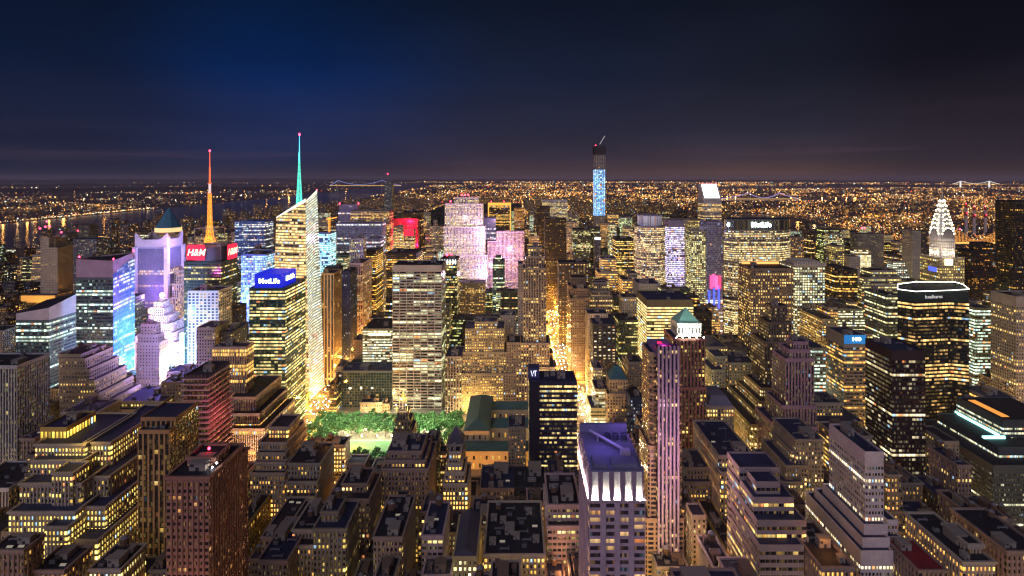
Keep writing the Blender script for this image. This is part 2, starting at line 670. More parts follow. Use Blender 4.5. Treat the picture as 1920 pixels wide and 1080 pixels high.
def clutter(root, x0, x1, y0, y1, z, n, r, tanks=.35, stone=False, under=None):
    """bulkhead, water tank and machines on a roof, kept apart from one another"""
    w_, d_ = x1 - x0 - 3, y1 - y0 - 3
    if w_ < 5 or d_ < 5:
        return
    used = []
    kinds = ['bulkhead'] + [r.choice(['cooling_unit', 'cooling_unit', 'duct', 'duct', 'skylight', 'antenna', 'bulkhead', 'bulkhead', 'low_shed', 'cooling_unit']) for _ in range(n)]
    if r.random() < tanks:
        kinds.insert(1, 'water_tank')
    for q, kd in enumerate(kinds[:n]):
        for _ in range(14):
            if kd == 'bulkhead':
                big_ = q == 0
                sx = min(w_ * (.45 if big_ else .2), r.uniform(5, 14) if big_ else 4)
                sy = min(d_ * (.45 if big_ else .25), r.uniform(5, 12) if big_ else 4)
                hx, hy = sx / 2, sy / 2
            else:
                hx, hy = {'water_tank': (2.3, 2.3), 'cooling_unit': (2, 1.6), 'duct': (3.3, 2.3), 'low_shed': (3.4, 2.2), 'skylight': (2, 1.5), 'antenna': (.8, .8)}[kd]
            if hx * 2 > w_ or hy * 2 > d_:
                break
            px = r.uniform(x0 + 1.5 + hx, x1 - 1.5 - hx)
            py = r.uniform(y0 + 1.5 + hy, y1 - 1.5 - hy)
            if any(abs(px - a) < hx + c + .4 and abs(py - b) < hy + d + .4 for a, b, c, d in used):
                continue
            used.append((px, py, hx, hy))
            if kd == 'bulkhead':
                put(kd, TB2 if stone else TB1, root, px, py, z, (sx, sy, r.uniform(3.2, 6.5) if q == 0 else 3.), under=under)
            elif kd == 'water_tank':
                s = r.uniform(.85, 1.25)
                put(kd, TTANK, root, px, py, z, (s, s, s), under=under)
            else:
                put(kd, {'cooling_unit': TCOOL, 'duct': TDUCT, 'low_shed': TSHED, 'skylight': TSKY, 'antenna': TANT}[kd], root, px, py, z, under=under)
            break


LAND = []        # boxes of the hand-placed buildings: X0, X1, Y0, Y1, Ztop, photo x0, x1, lowest photo y that stays in view
NAMED = []       # (name for use in neighbours' labels, X, Y)
BOXES = []       # every building's boxes, for working out who hides whom


def B(name, label, boxes, st, ref=None, roof=None, n=None, tanks=.3, beacons=(), band=None, parts=None, plain=(), stone=True, cat='building', wallname='wall', group=None):
    """boxes: (px0, px1, py_top, D, depth[, lowest visible py[, style]]) - the south face as seen in the photo at distance D"""
    s0 = STY[st]
    x0, x1, yt, D, L = boxes[0][:5]
    cx_, cy_ = (X(x0, D) + X(x1, D)) / 2, D + L / 2
    root = empty(name, (cx_, cy_, 0), label, cat, group)
    by = {}
    top = None
    rm = ROOF if rng.random() < .5 else ROOFB
    tops = []
    for q, bx in enumerate(boxes):
        x0, x1, yt, D, L = bx[:5]
        yb = bx[5] if len(bx) > 5 and bx[5] else boxes[0][5] if len(boxes[0]) > 5 and boxes[0][5] else 2000
        s = STY[bx[6]] if len(bx) > 6 else s0
        g = .07 * q
        fp = rect(X(x0, D) - g, X(x1, D) + g, D - g, D + L + g)
        z = Z(yt, D)
        by.setdefault(id(s), (s, MB()))
        rf = MB()
        tier(by[id(s)][1], rf, fp, 0, z, s, band=band, plain=plain)
        ro = part('roof', rf, roof or rm, root)
        top = top or ro
        LAND.append((fp[0][0], fp[1][0], fp[0][1], fp[2][1], z, x0, x1, yb))
        tops.append((z, fp, D))
    for q, (s, mb) in enumerate(by.values()):
        part(wallname if q == 0 else 'wing', mb, [s['mat'], s['trim']], root)
    z, fp, D = tops[0]
    k = n if n is not None else (9 if D < 460 else 6 if D < 700 else 2 if D < 1100 else 1)
    if k:
        clutter(root, fp[0][0], fp[1][0], fp[0][1], fp[2][1], z - 1.1, k, rng, tanks if D < 700 else 0, stone, top)
        if D < 600:
            for (z2, f2, _) in tops[1:3]:
                if f2[2][1] - f2[0][1] > 8 and z2 < z - 4:
                    pass
    for bx_, by_, bd in beacons:
        put('beacon', TBEAC, root, X(bx_, bd), bd, Z(by_, bd) - 1.4, (1.1, 1.1, 1.1) if bd < 700 else (1.9, 1.9, 1.9))
    if ref:
        NAMED.append((ref, cx_, cy_))
    return root


def text(body, loc, size, parent, m, rz=0., name='lettering', ext=.15, shear=0., align='CENTER', bold=0., sx=1., under=None):
    c = bpy.data.curves.new(name, 'FONT')
    c.body = body
    c.size = size
    c.extrude = ext
    c.offset = bold
    c.shear = shear
    c.align_x = align
    c.align_y = 'CENTER'
    c.resolution_u = 2
    c.materials.append(m)
    o = bpy.data.objects.new(name, c)
    COL.objects.link(o)
    o.rotation_euler = (R(90), 0, rz)
    o.scale = (sx, 1, 1)
    if parent:
        o.parent = under or parent
        L = parent.location
        o.location = (loc[0] - L[0], loc[1] - L[1], loc[2] - L[2])
    else:
        o.location = loc
    return o

# ------------------------------------------------------------------ facade styles
T = style
T('tan', (.34, .27, .19), 3.0, 3.5, .42, .5, .22, .35)
T('tan_lit', (.40, .33, .20), 3.0, 3.5, .48, .5, .42, .45, 1.25, relief=0)
T('tan_pier', (.36, .29, .22), 3.4, 3.6, .55, .62, .35, .3, 1.1, sp=(.2, .16, .13))
T('tan_near', (.40, .335, .265), 2.3, 3.6, .84, .56, .38, .65, 1.9, relief=.42)
T('tan_dark', (.27, .23, .185), 2.5, 3.6, .78, .52, .24, .5, 1.5, relief=.45)
T('brown', (.22, .155, .115), 3.0, 3.6, .5, .5, .16, .3, .8)
T('brown_near', (.29, .21, .175), 2.6, 3.7, .8, .54, .17, .5, 1.4, relief=.42)
T('pink_near', (.42, .31, .30), 2.9, 3.8, .9, .45, .24, .55, 1.3, relief=.18)
T('beige', (.42, .36, .29), 3.4, 3.7, .3, .4, .10, .2)
T('beige_punch', (.42, .36, .28), 2.9, 3.7, .5, .5, .3, .75, 1.2)
T('pin_grey', (.40, .40, .42), 2.4, 3.9, .58, .72, .09, .9, 1.1, sp=(.03, .03, .035), relief=0, band=3.)
T('pin_pink', (.38, .29, .28), 1.7, 3.8, .6, .75, .14, .9, 1.2, sp=(.05, .04, .045))
T('gold_pav', (.50, .34, .10), 2.6, 7., .6, .62, .95, .1, 1.5, a=(1., .5, .06), b=(1., .6, .12), band=2.)
T('pin_brown', (.46, .25, .11), 3.4, 3.4, .66, .78, .10, .1, .8, a=GOLD, sp=(.05, .035, .03), glass=(.02, .02, .02))
T('brown_lit', (.26, .19, .13), 3.2, 3.7, .5, .55, .40, .3, 1.2)
T('pin_tan', (.46, .33, .22), 4.2, 3.7, .55, .8, .22, .75, 1.2, sp=(.06, .045, .035))
T('pin_violet', (.40, .36, .55), 1.6, 3.8, .62, .8, .10, .8, 1., sp=(.06, .06, .16), glass=(.03, .03, .10), gr=.1)
T('pin_white', (.60, .54, .56), 3.4, 3.7, .5, .66, .52, .45, 1.2, sp=(.10, .08, .09))
T('pin_rose', (.52, .40, .43), 3.2, 3.7, .5, .66, .36, .3, 1.1, sp=(.13, .09, .1))
T('white_grid', (.50, .46, .42), 4.6, 3.8, .62, .6, .24, .25, 1.1, glass=(.015, .02, .03))
T('grace', (.46, .41, .37), 9.3, 3.78, .91, .56, .24, .5, 1.1, a=(1., .78, .38), b=(.95, .9, .62), sub=3., glass=(.014, .016, .02), band=8.)
T('white_stone', (.62, .55, .56), 2.8, 3.4, .42, .46, .4, .2, 1.2, a=(1., .8, .6), b=(1., .75, .9))
T('glass_green', (.10, .13, .13), 3.0, 3.9, .96, .5, .34, .85, 1.1, a=(.95, .85, .42), b=(.8, .9, .6), glass=(.02, .035, .045), gr=.12)
T('glass_blue', (.08, .14, .34), 3.0, 3.9, .95, .55, .42, .6, 1.3, a=(.35, .65, 1.), b=(.9, .92, .75), glass=(.05, .10, .30), gr=.2)
T('blue_lit', (.12, .2, .5), 2.6, 3.6, .8, .7, .8, .3, 1.7, a=(.16, .42, 1.), b=(.5, .8, 1.), glass=(.02, .05, .2))
T('cyan_lit', (.2, .3, .5), 2.8, 3.7, .85, .7, .72, .3, 1.5, var=.7, a=(.25, .75, 1.), b=(.8, .95, 1.), glass=(.03, .1, .3))
T('lavender', (.30, .28, .46), 3.0, 3.8, .88, .75, .12, .85, 1.1, a=(1., .82, .5), b=(.75, .7, 1.), glass=(.10, .10, .24), gr=.2)
T('teal_ribbon', (.03, .075, .075), 4.0, 3.9, .97, .52, .52, .75, 1.2, a=(.85, .92, .42), b=(1., .85, .42), glass=(.012, .045, .05), gr=.1)
T('gold_ribbon', (.36, .29, .16), 4.2, 3.9, .96, .6, .7, .6, 1.3, var=.8, a=(1., .72, .25), b=(1., .88, .5), glass=(.05, .05, .04), gr=.1)
T('white_ribbon', (.30, .30, .28), 9.0, 3.9, .98, .46, .96, .3, 1.05, var=.8, a=(1., .93, .68), b=(.95, .97, .95), glass=(.2, .2, .2), gr=.1)
T('yellow_ribbon', (.20, .17, .09), 4.6, 3.9, .96, .60, .86, .6, 1.15, var=.75, a=(1., .86, .36), b=(.95, .9, .5), glass=(.03, .03, .02), gr=.15)
T('tan_ribbon', (.36, .29, .22), 3.2, 3.8, .9, .5, .48, .7, 1.1)
T('dark_ribbon', (.035, .033, .036), 3.2, 3.9, .95, .55, .28, .8, 1.1, glass=(.01, .011, .015), gr=.1)
T('black_gold', (.02, .018, .016), 2.8, 3.9, .9, .5, .45, .75, 1.2, a=GOLD, b=PALE)
T('black', (.03, .028, .03), 2.8, 3.7, .6, .55, .16, .3, .9, a=WARM, b=GOLD)
T('black_glass', (.12, .14, .15), 3.4, 3.6, .9, .9, .07, .3, .9, a=GREEN, b=WHITE, glass=(.012, .025, .03), gr=.06)
T('black_red', (.045, .028, .03), 3.0, 3.9, .92, .52, .30, .65, 1.0, a=(1., .74, .3), b=(1., .85, .5), glass=(.018, .010, .014), gr=.1)
T('navy', (.02, .035, .09), 2.8, 3.6, .45, .5, .17, .1, 1.1, a=(.7, .8, 1.), b=WHITE, glass=(.008, .014, .04))
T('navy_ribbon', (.025, .025, .06), 2.2, 4.0, .93, .42, .44, .7, 1.0, a=(1., .74, .26), b=(1., .86, .42), glass=(.01, .01, .025), gr=.1)
T('dark_green', (.06, .07, .055), 3.0, 3.8, .9, .5, .3, .5, 1., a=GREEN, b=(1., .82, .4), glass=(.02, .03, .025), gr=.12)
T('dark_punch', (.05, .05, .055), 5.4, 3.7, .5, .42, .42, .1, .9, a=WHITE, b=PALE)
T('green_ribbon', (.30, .28, .17), 3.4, 3.9, .94, .48, .66, .6, 1.2, a=(.95, .86, .42), b=(.9, .92, .55), glass=(.03, .035, .03))
T('green_lit', (.40, .37, .28), 3.6, 3.8, .62, .6, .55, .3, 1.2, a=(1., .86, .36), b=(.8, .9, .5), sp=(.2, .2, .16))
T('gold_near', (.42, .32, .15), 3.1, 3.7, .8, .54, .6, .4, 1.9, relief=.4, a=(1., .68, .26), b=(1., .84, .5))
T('stone_green', (.40, .38, .25), 3.3, 3.8, .45, .5, .24, .2, 1.1)
T('orange', (.50, .28, .10), 3.0, 3.6, .5, .5, .5, .3, 1.3, a=(1., .5, .14), b=GOLD)
T('red_lit', (.55, .05, .10), 2.4, 3.7, .5, .8, .1, .3, 1.1, sp=(.4, .03, .07))
T('steel_frame', (.06, .045, .045), 3.0, 3.6, .9, .75, .05, .2, .8, glass=(.03, .015, .015))
T('gothic', (.34, .28, .22), 2.6, 3.7, .55, .62, .28, .6, 1.1, sp=(.2, .17, .14))
T('dark_gothic', (.16, .12, .09), 2.9, 3.7, .5, .58, .22, .1, 1.1, sp=(.07, .055, .05))
T('redbrown', (.34, .15, .115), 3.2, 3.7, .52, .62, .22, .1, 1.3, sp=(.09, .045, .04))
T('purple_pier', (.36, .22, .26), 3.0, 3.7, .5, .75, .13, .1, 1.1, sp=(.06, .04, .06))
T('redbrick', (.36, .18, .13), 2.5, 3.2, .78, .5, .12, .1, 1.2, relief=.3, a=(1., .55, .18), b=(1., .7, .35))
T('lilac_pier', (.48, .34, .41), 7.2, 3.6, .88, .55, .26, .25, .8, relief=.34, sub=4., a=(1., .5, .2), b=(1., .72, .4), glass=(.05, .035, .045))
T('slab_white', (.60, .50, .48), 2.0, 3.75, .62, .46, .2, .75, 1.4, a=(1., .8, .4))
T('teal_office', (.075, .085, .085), 1.5, 3.9, .8, .42, .26, .85, .9, a=(.95, .9, .6), b=(.7, .9, .8), glass=(.015, .022, .024))
T('shop_gold', (.50, .36, .12), 3.2, 4.2, .55, .5, .12, .2, .8, a=GOLD)
T('concrete', (.40, .37, .35), 5.9, 4.7, .72, .72, .10, .1, .8, glass=(.03, .03, .04))
T('ribbon_brown', (.30, .23, .22), 3.0, 4.4, .9, .42, .35, .6, .9, relief=0)
T('terrace', (.36, .31, .25), 3.0, 4.4, .94, .45, .5, .5, 1.1)
T('apart', (.23, .20, .17), 2.8, 3.1, .45, .48, .24, .05, 1.0)
T('apart_dark', (.10, .09, .085), 2.8, 3.1, .45, .48, .22, .05, 1.0)
T('far_tan', (.09, .07, .06), 5., 4.6, .55, .5, .16, .05, 3.2)
T('far_dark', (.045, .042, .045), 5., 4.6, .5, .5, .15, .05, 3.4, a=GOLD, b=PALE)
T('far_blue', (.04, .045, .07), 5., 4.6, .55, .5, .16, .05, 3.2, a=WARM, b=WHITE)
T('apart_blue', (.10, .11, .16), 2.8, 3.1, .5, .48, .24, .05, 1.0, a=PALE, b=WHITE)

# ------------------------------------------------------------------ buildings seen in the photograph, west to east in each row
# --- west side, around Times Square
b = B('office_tower', "grey office slab with white pinstripe piers and three bright floors at far left edge", [(-70, 32, 685, 464, 33, 900)], 'pin_grey', ref='pinstripe slab', roof=ROOF, n=4)
B('office_block', "lower pinstriped wing at the foot of the grey pinstripe slab", [(-80, 16, 915, 415, 40, 1000)], 'pin_grey', roof=ROOF)
B('stepped_tower', "narrow grey tower with white roof sign and violet lit terraces stepping down on one side",
  [(110, 152, 664, 560, 34, 775), (112, 160, 672, 558, 38), (112, 168, 692, 556, 42), (113, 177, 713, 554, 46), (113, 185, 737, 552, 50), (113, 194, 757, 550, 54), (113, 201, 775, 548, 58)], 'tan', ref='violet stepped tower', roof=ROOF, n=3, tanks=1)
b = B('office_tower', "glass office block with long sloping white roof screen at the west edge", [(30, 92, 600, 650, 42, 670)], 'glass_green', ref='sloping glass block', n=0)
mb = MB()
x0, x1, y0, y1 = X(30, 650), X(92, 650), 650, 692
za, zb = Z(600, 650), Z(600, 650)
mb.poly([(x0, y0, za), (x1, y0, za), (x1, y0, Z(577, 650)), (x0, y0, Z(588, 650))])
mb.poly([(x1, y0, za), (x1, y1, za), (x1, y1, Z(550, 692)), (x1, y0, Z(577, 650))])
mb.poly([(x1, y1, za), (x0, y1, za), (x0, y1, Z(562, 692)), (x1, y1, Z(550, 692))])
mb.poly([(x0, y1, za), (x0, y0, za), (x0, y0, Z(588, 650)), (x0, y1, Z(562, 692))])
mb.poly([(x0, y0, Z(588, 650)), (x1, y0, Z(577, 650)), (x1, y1, Z(550, 692)), (x0, y1, Z(562, 692))], 1)
part('roof_screen', mb, [mat('screen_pale', (.5, .45, .48)), ROOF], b)

b = B('office_tower', "green glass tower with slanted magenta crown beside the white crowned tower", [(143, 212, 520, 640, 36, 775)], 'glass_green', ref='magenta crowned tower', n=0, plain=())
east = MB()
x0, x1, y0, y1 = X(143, 640), X(212, 640), 640, 676
zr = Z(520, 640)
f = lambda px, py, D: Z(py, D)
crown = MB()
tl, tr, br, bl = Z(486, 640), Z(489, 640), Z(473, 676), Z(480, 676)
crown.poly([(x0, y0, zr), (x1, y0, zr), (x1, y0, tr), (x0, y0, tl)])
crown.poly([(x1, y0, zr), (x1, y1, zr), (x1, y1, br), (x1, y0, tr)])
crown.poly([(x1, y1, zr), (x0, y1, zr), (x0, y1, bl), (x1, y1, br)])
crown.poly([(x0, y1, zr), (x0, y0, zr), (x0, y0, tl), (x0, y1, bl)])
ix0, ix1, iy0, iy1 = x0 + .6, x1 - .6, y0 + .6, y1 - .6
crown.poly([(x0, y0, tl), (x1, y0, tr), (ix1, iy0, tr), (ix0, iy0, tl)])
crown.poly([(x1, y0, tr), (x1, y1, br), (ix1, iy1, br), (ix1, iy0, tr)])
crown.poly([(ix0, iy0, tl - .8), (ix1, iy0, tr - .8), (ix1, iy1, br - .8), (ix0, iy1, bl - .8)], 1)
part('crown', crown, [mat('crown_mauve', (.42, .30, .36)), ROOF], b)
gl = MB()                                      # glass skin of the side that faces the square, in front of the tower's own wall
nv, nu = 44, 12
gl.poly([(x1 + .4, y0, 0), (x1 + .4, y1, 0), (x1 + .4, y1, Z(478, 676)), (x1 + .4, y0, Z(514, 640))], 0, [(0, 0), (nu, 0), (nu, nv + 3), (0, nv)])
gl.poly([(x1, y0, 0), (x1 + .4, y0, 0), (x1 + .4, y0, Z(514, 640)), (x1, y0, Z(514, 640))], 0, [(0, 0), (0, 0), (0, 0), (0, 0)])
part('glass_skin', gl, [STY['glass_blue']['mat']], b)  # blue reflection of the square's screens put into glass and pane colours
for px, py, D in ((148, 483, 640), (212, 487, 640), (250, 471, 676)):
    put('beacon', TBEAC, b, X(px, D), D + .5, Z(py, D) - 1, (1, 1, 1))

b = B('office_tower', "lavender striped tower whose white crown rises to four pointed corners", [(255, 313, 463, 867, 39, 560)], 'pin_violet', ref='white crowned tower', n=0)
mb = MB()
x0, x1, y0, y1 = X(253.5, 867), X(314.5, 867), 866, 907
zr, zl, zh = Z(463, 867), Z(449, 867), Z(437, 867)
pts = [(x0, y0), (x1, y0), (x1, y1), (x0, y1)]
for i in range(4):
    a, c = pts[i], pts[(i + 1) % 4]
    P = lambda t: (a[0] + (c[0] - a[0]) * t, a[1] + (c[1] - a[1]) * t)
    prof = [(0, zh), (.22, zl), (.78, zl), (1, zh)]
    for (t0, h0), (t1, h1) in zip(prof, prof[1:]):
        mb.poly([(*P(t0), zr), (*P(t1), zr), (*P(t1), h1), (*P(t0), h0)])
        cxm, cym = (x0 + x1) / 2, (y0 + y1) / 2
        q = lambda p_: (p_[0] + (cxm - p_[0]) * .06, p_[1] + (cym - p_[1]) * .06)
        mb.poly([(*q(P(t1)), zr), (*q(P(t0)), zr), (*q(P(t0)), h0), (*q(P(t1)), h1)])
        mb.poly([(*P(t0), h0), (*P(t1), h1), (*q(P(t1)), h1), (*q(P(t0)), h0)])
part('crown', mb, [mat('crown_white', (.62, .52, .60))], b)
for px in (254.5, 313.5):
    for y_ in (866, 907):
        mb = MB()
        x_ = X(px, 867)
        mb.box(x_ - 3, x_ + 3, y_ - 3, y_ + 3, 0, zr)
        part('corner_pier', mb, [mat('pier_white', (.62, .52, .66))], b)

b = B('pyramid_tower', "brick tower under a teal copper pyramid with a lit colonnade, far behind the white crown", [(278, 329, 436, 1350, 50, 440)], 'tan', n=0, roof=ROOF)
mb = MB()
cxm, cym = X(303, 1350), 1377
mb.lathe(cxm, cym, [(30, Z(436, 1350)), (30, Z(428, 1350))], 8, 1)
mb.lathe(cxm, cym, [(29, Z(428, 1350)), (10, Z(403, 1350)), (9, Z(403, 1350) + 1), (7, Z(399, 1350)), (.2, Z(391, 1350))], 8, 0)
part('pyramid_roof', mb, [mat('copper_teal', (.05, .20, .30), .6), mat('colonnade_lit', (.5, .4, .3), emit=(1., .6, .25), st=.7)], b)

b = B('stepped_tower', "floodlit pink white stepped tower with glowing clock and a globe on top",
      [(288, 303, 566, 812, 20, 700), (284, 307, 578, 810, 24), (279, 312, 592, 808, 28), (274, 318, 607, 806, 34), (268, 324, 624, 804, 40), (264, 330, 642, 802, 46), (260, 336, 664, 800, 52)],
      'white_stone', ref='floodlit clock tower', roof=ROOFP, n=0, band=1.6)
mb = MB()
cxm, cym, zt = X(295.5, 812), 822, Z(566, 812)
mb.lathe(cxm, cym, [(5, zt - 2), (4.4, zt + 3), (2.2, zt + 4)], 8, 0)
mb.lathe(cxm, cym, [(.6, zt + 4), (2.6, zt + 5.4), (3.5, zt + 8), (2.6, zt + 10.6), (.3, zt + 12)], 12, 1)
part('globe', mb, [mat('stone_white', (.6, .55, .55)), mat('globe_lit', (.7, .6, .5), emit=(1., .8, .55), st=1.6)], b)
mb = MB()
xc, zc = X(284, 810), Z(583, 810)
ring = [(xc + 4.6 * math.cos(i * math.pi / 10), 809.3, zc + 4.6 * math.sin(i * math.pi / 10)) for i in range(20)]
mb.poly(ring, 0)
for i in range(20):
    j = (i + 1) % 20
    a, c = ring[i], ring[j]
    mb.poly([a, (a[0], 810.4, a[2]), (c[0], 810.4, c[2]), c], 0)
part('clock', mb, [mat('clock_face', (.9, .6, .3), emit=(1., .55, .18), st=2.)], b)

B('construction_tower', "dark slender tower topped by a black crane at the far end of the wooded park", [(721, 735, 341, 1950, 30, 400)], 'apart_blue', n=0, beacons=((727, 327, 1955),))
B('stepped_tower', "windowless beige tower standing in front of the floodlit pink stepped tower",
  [(264, 293, 607, 645, 8, 722), (258, 296, 627, 642, 12), (256, 299, 642, 640, 16)], 'beige', ref='beige windowless tower', n=3, tanks=0)

b = B('office_tower', "dark glass tower carrying two red signs under a tall orange lit mast", [(345, 415, 490, 735, 42, 545)], 'dark_green', ref='red sign tower', n=0)
mb = MB()
x0, x1, y0, y1 = X(347, 735), X(413, 735), 737, 775
zr = Z(490, 735)
prof = []
for i in range(34):
    prof.append((zr + i * .55))
mb.lathe((x0 + x1) / 2, 756, [(21 + (.5 if i % 2 else 0), z_) for i, z_ in enumerate(prof)], 28, 0)
part('drum', mb, [mat('corrugated', (.30, .24, .26), .5)], b)
zt = prof[-1]
SIGN_RED = mat('sign_red', (.5, .01, .02), emit=(1., .012, .035), st=1.5, sample=True)
SIGN_INK = mat('sign_letter', (1., .5, .4), emit=(1., .30, .20), st=2.6)


def rboard(x, y, z, w_, h_, axis):
    m_ = MB()
    pts_ = []
    r_ = 2.5
    for cxx, czz, a0 in ((w_ / 2 - r_, -h_ / 2 + r_, -90), (w_ / 2 - r_, h_ / 2 - r_, 0), (-w_ / 2 + r_, h_ / 2 - r_, 90), (-w_ / 2 + r_, -h_ / 2 + r_, 180)):
        for q in range(5):
            a_ = R(a0 + q * 22.5)
            pts_.append((cxx + r_ * math.cos(a_), czz + r_ * math.sin(a_)))
    P = (lambda u_, v_, d_: (x + u_, y + d_, z + v_)) if axis == 's' else (lambda u_, v_, d_: (x - d_, y + u_, z + v_))
    m_.poly([P(u_, v_, -.6) for u_, v_ in pts_], 0)
    for i in range(len(pts_)):
        p_, q_ = pts_[i], pts_[(i + 1) % len(pts_)]
        m_.poly([P(*p_, -.6), P(*p_, .6), P(*q_, .6), P(*q_, -.6)], 1)
    m_.poly([P(u_, v_, .6) for u_, v_ in reversed(pts_)], 1)
    return m_


sx_, sz_ = X(369, 733), Z(473, 733)
p = part('sign', rboard(sx_, 731.5, sz_, 24, 20, 's'), [SIGN_RED, DARK], b)
text("H&M", (sx_, 730.6, sz_ - .3), 12.5, b, SIGN_INK, shear=.28, bold=.18, sx=.88, under=p)
ex_ = X(415, 735) + 2.2
sy_, sz2 = 758, Z(471, 758)
p = part('sign', rboard(ex_, sy_, sz2, 26, 20, 'e'), [SIGN_RED, DARK], b)
text("H&M", (ex_ + .9, sy_, sz2 - .3), 12.5, b, SIGN_INK, rz=R(90), shear=.28, bold=.18, sx=.88, under=p)
fr = MB()
for (xa, ya) in ((x0 + 2, y0 + 2), (x1 - 2, y0 + 2), (x1 - 2, y1 - 2), (x0 + 2, y1 - 2)):
    fr.tube((xa, ya, zr), (xa, ya, Z(455, 735)), .45)
for za in (Z(456, 735), Z(463, 735)):
    q4 = [(x0 + 2, y0 + 2), (x1 - 2, y0 + 2), (x1 - 2, y1 - 2), (x0 + 2, y1 - 2)]
    for i in range(4):
        fr.tube((*q4[i], za), (*q4[(i + 1) % 4], za), .4)
for i in range(4):
    a, c = q4[i], q4[(i + 1) % 4]
    for t in range(5):
        pa = [a[k] + (c[k] - a[k]) * t / 5 for k in (0, 1)]
        pb = [a[k] + (c[k] - a[k]) * (t + 1) / 5 for k in (0, 1)]
        fr.tube((*pa, Z(463, 735)), (*pb, Z(456, 735)), .3)
cxm, cym = X(388, 745), 752
for (sx, sy) in ((-1, -1), (1, -1), (1, 1), (-1, 1)):
    fr.tube((cxm + sx * 13, cym + sy * 13, Z(456, 735)), (cxm + sx * 13, cym + sy * 13, Z(428, 745)), .4)
    fr.tube((cxm + sx * 13, cym + sy * 13, Z(428, 745)), (cxm + sx * 13, cym - sy * 13 if sx == sy else cym + sy * 13, Z(428, 745)), .35)
    fr.tube((cxm + sx * 13, cym + sy * 13, Z(452, 745)), (cxm + sx * 3, cym + sy * 3, Z(430, 745)), .3)
fr.tube((cxm - 13, cym - 13, Z(428, 745)), (cxm + 13, cym - 13, Z(428, 745)), .35)
fr.tube((cxm - 13, cym + 13, Z(428, 745)), (cxm + 13, cym + 13, Z(428, 745)), .35)
part('roof_frame', fr, [mat('frame_steel', (.42, .36, .38), .5)], b)


def lattice(cxm, cym, zz, rr, m_, step):
    """square mast of four legs with cross bracing; radius given at heights"""
    mb_ = MB()
    zs = []
    z_ = zz[0]
    while z_ < zz[-1] - .1:
        zs.append(z_)
        z_ += step
    zs.append(zz[-1])
    Rr = lambda z__: float(np.interp(z__, zz, rr))
    cn = [(-1, -1), (1, -1), (1, 1), (-1, 1)]
    for za, zb in zip(zs, zs[1:]):
        ra, rb = Rr(za), Rr(zb)
        th = max(.10, ra * .085)
        for i in range(4):
            j = (i + 1) % 4
            A = lambda c_, r_, z__: (cxm + c_[0] * r_, cym + c_[1] * r_, z__)
            mb_.tube(A(cn[i], ra, za), A(cn[i], rb, zb), th, n=4)
            mb_.tube(A(cn[i], ra, za), A(cn[j], rb, zb), th * .7, n=4)
            mb_.tube(A(cn[j], ra, za), A(cn[i], rb, zb), th * .7, n=4)
            mb_.tube(A(cn[i], ra, za), A(cn[j], ra, za), th * .7, n=4)
    return mb_


MAST_O = mat('mast_orange', (.8, .4, .1), .5, emit=(1., .27, .02), st=1.5)
MAST_R = mat('mast_red', (.6, .1, .05), .5, emit=(1., .14, .05), st=.9)
MAST_W = mat('mast_white', (.7, .6, .6), .5, emit=(.9, .6, .55), st=.5)
zb0 = Z(455, 745)
part('mast_base', lattice(cxm, cym, [zb0, Z(445, 745)], [5.0, 3.9], None, 5.), [MAST_O], b)
part('mast', lattice(cxm, cym, [Z(445, 745), Z(425, 745), Z(364, 745)], [3.4, 2.2, 1.5], None, 7.), [MAST_O], b)
mb = MB()
mb.lathe(cxm, cym, [(1.5, Z(364, 745)), (1.5, Z(345, 745)), (1.1, Z(344, 745))], 8, 1)
mb.lathe(cxm, cym, [(1.1, Z(344, 745)), (1.1, Z(330, 745)), (.9, Z(329, 745)), (.9, Z(313, 745)), (.5, Z(312, 745)), (.35, Z(284, 745))], 8, 0)
part('antenna', mb, [MAST_R, MAST_W], b)
for zz_ in (Z(364, 745), Z(345, 745)):
    mb = MB()
    mb.lathe(cxm, cym, [(2.6, zz_), (2.6, zz_ + 1.2)], 10, 0)
    part('collar', mb, [MAST_R], b)
put('beacon', TBEAC, b, cxm, cym, Z(284, 745) - 1, (1.3, 1.3, 1.3))

B('office_block', "pale stone block with a regular grid of tall windows below the red sign tower", [(352, 410, 545, 700, 33, 700)], 'white_grid', ref='pale window grid block', n=2)
B('office_tower', "blue glass tower with white roof lights between the mast and the gold sloped tower", [(440, 497, 414, 1150, 40, 470)], 'glass_blue', ref='blue glass tower', n=1)
b = B('office_tower', "tower flooded in electric blue light with rows of glowing panes, near the red signs", [(452, 498, 476, 820, 40, 640)], 'blue_lit', ref='electric blue tower', n=1)
B('apartment_tower', "thin tan block with one lit window column before the pale window grid", [(368, 403, 614, 612, 30, 690)], 'tan', n=2)
B('office_block', "dark low block with tilted roof beside the thin tan block", [(404, 436, 622, 622, 34, 690)], 'apart_dark', n=3)
B('office_tower', "pink pinstriped tower standing on stepped lit lower floors by the avenue",
  [(398, 462, 650, 560, 16, 900), (432, 479, 744, 548, 60), (432, 487, 775, 540, 66), (432, 496, 803, 531, 72)], 'pin_pink', ref='pink pinstriped tower', roof=ROOF, n=2, tanks=0)

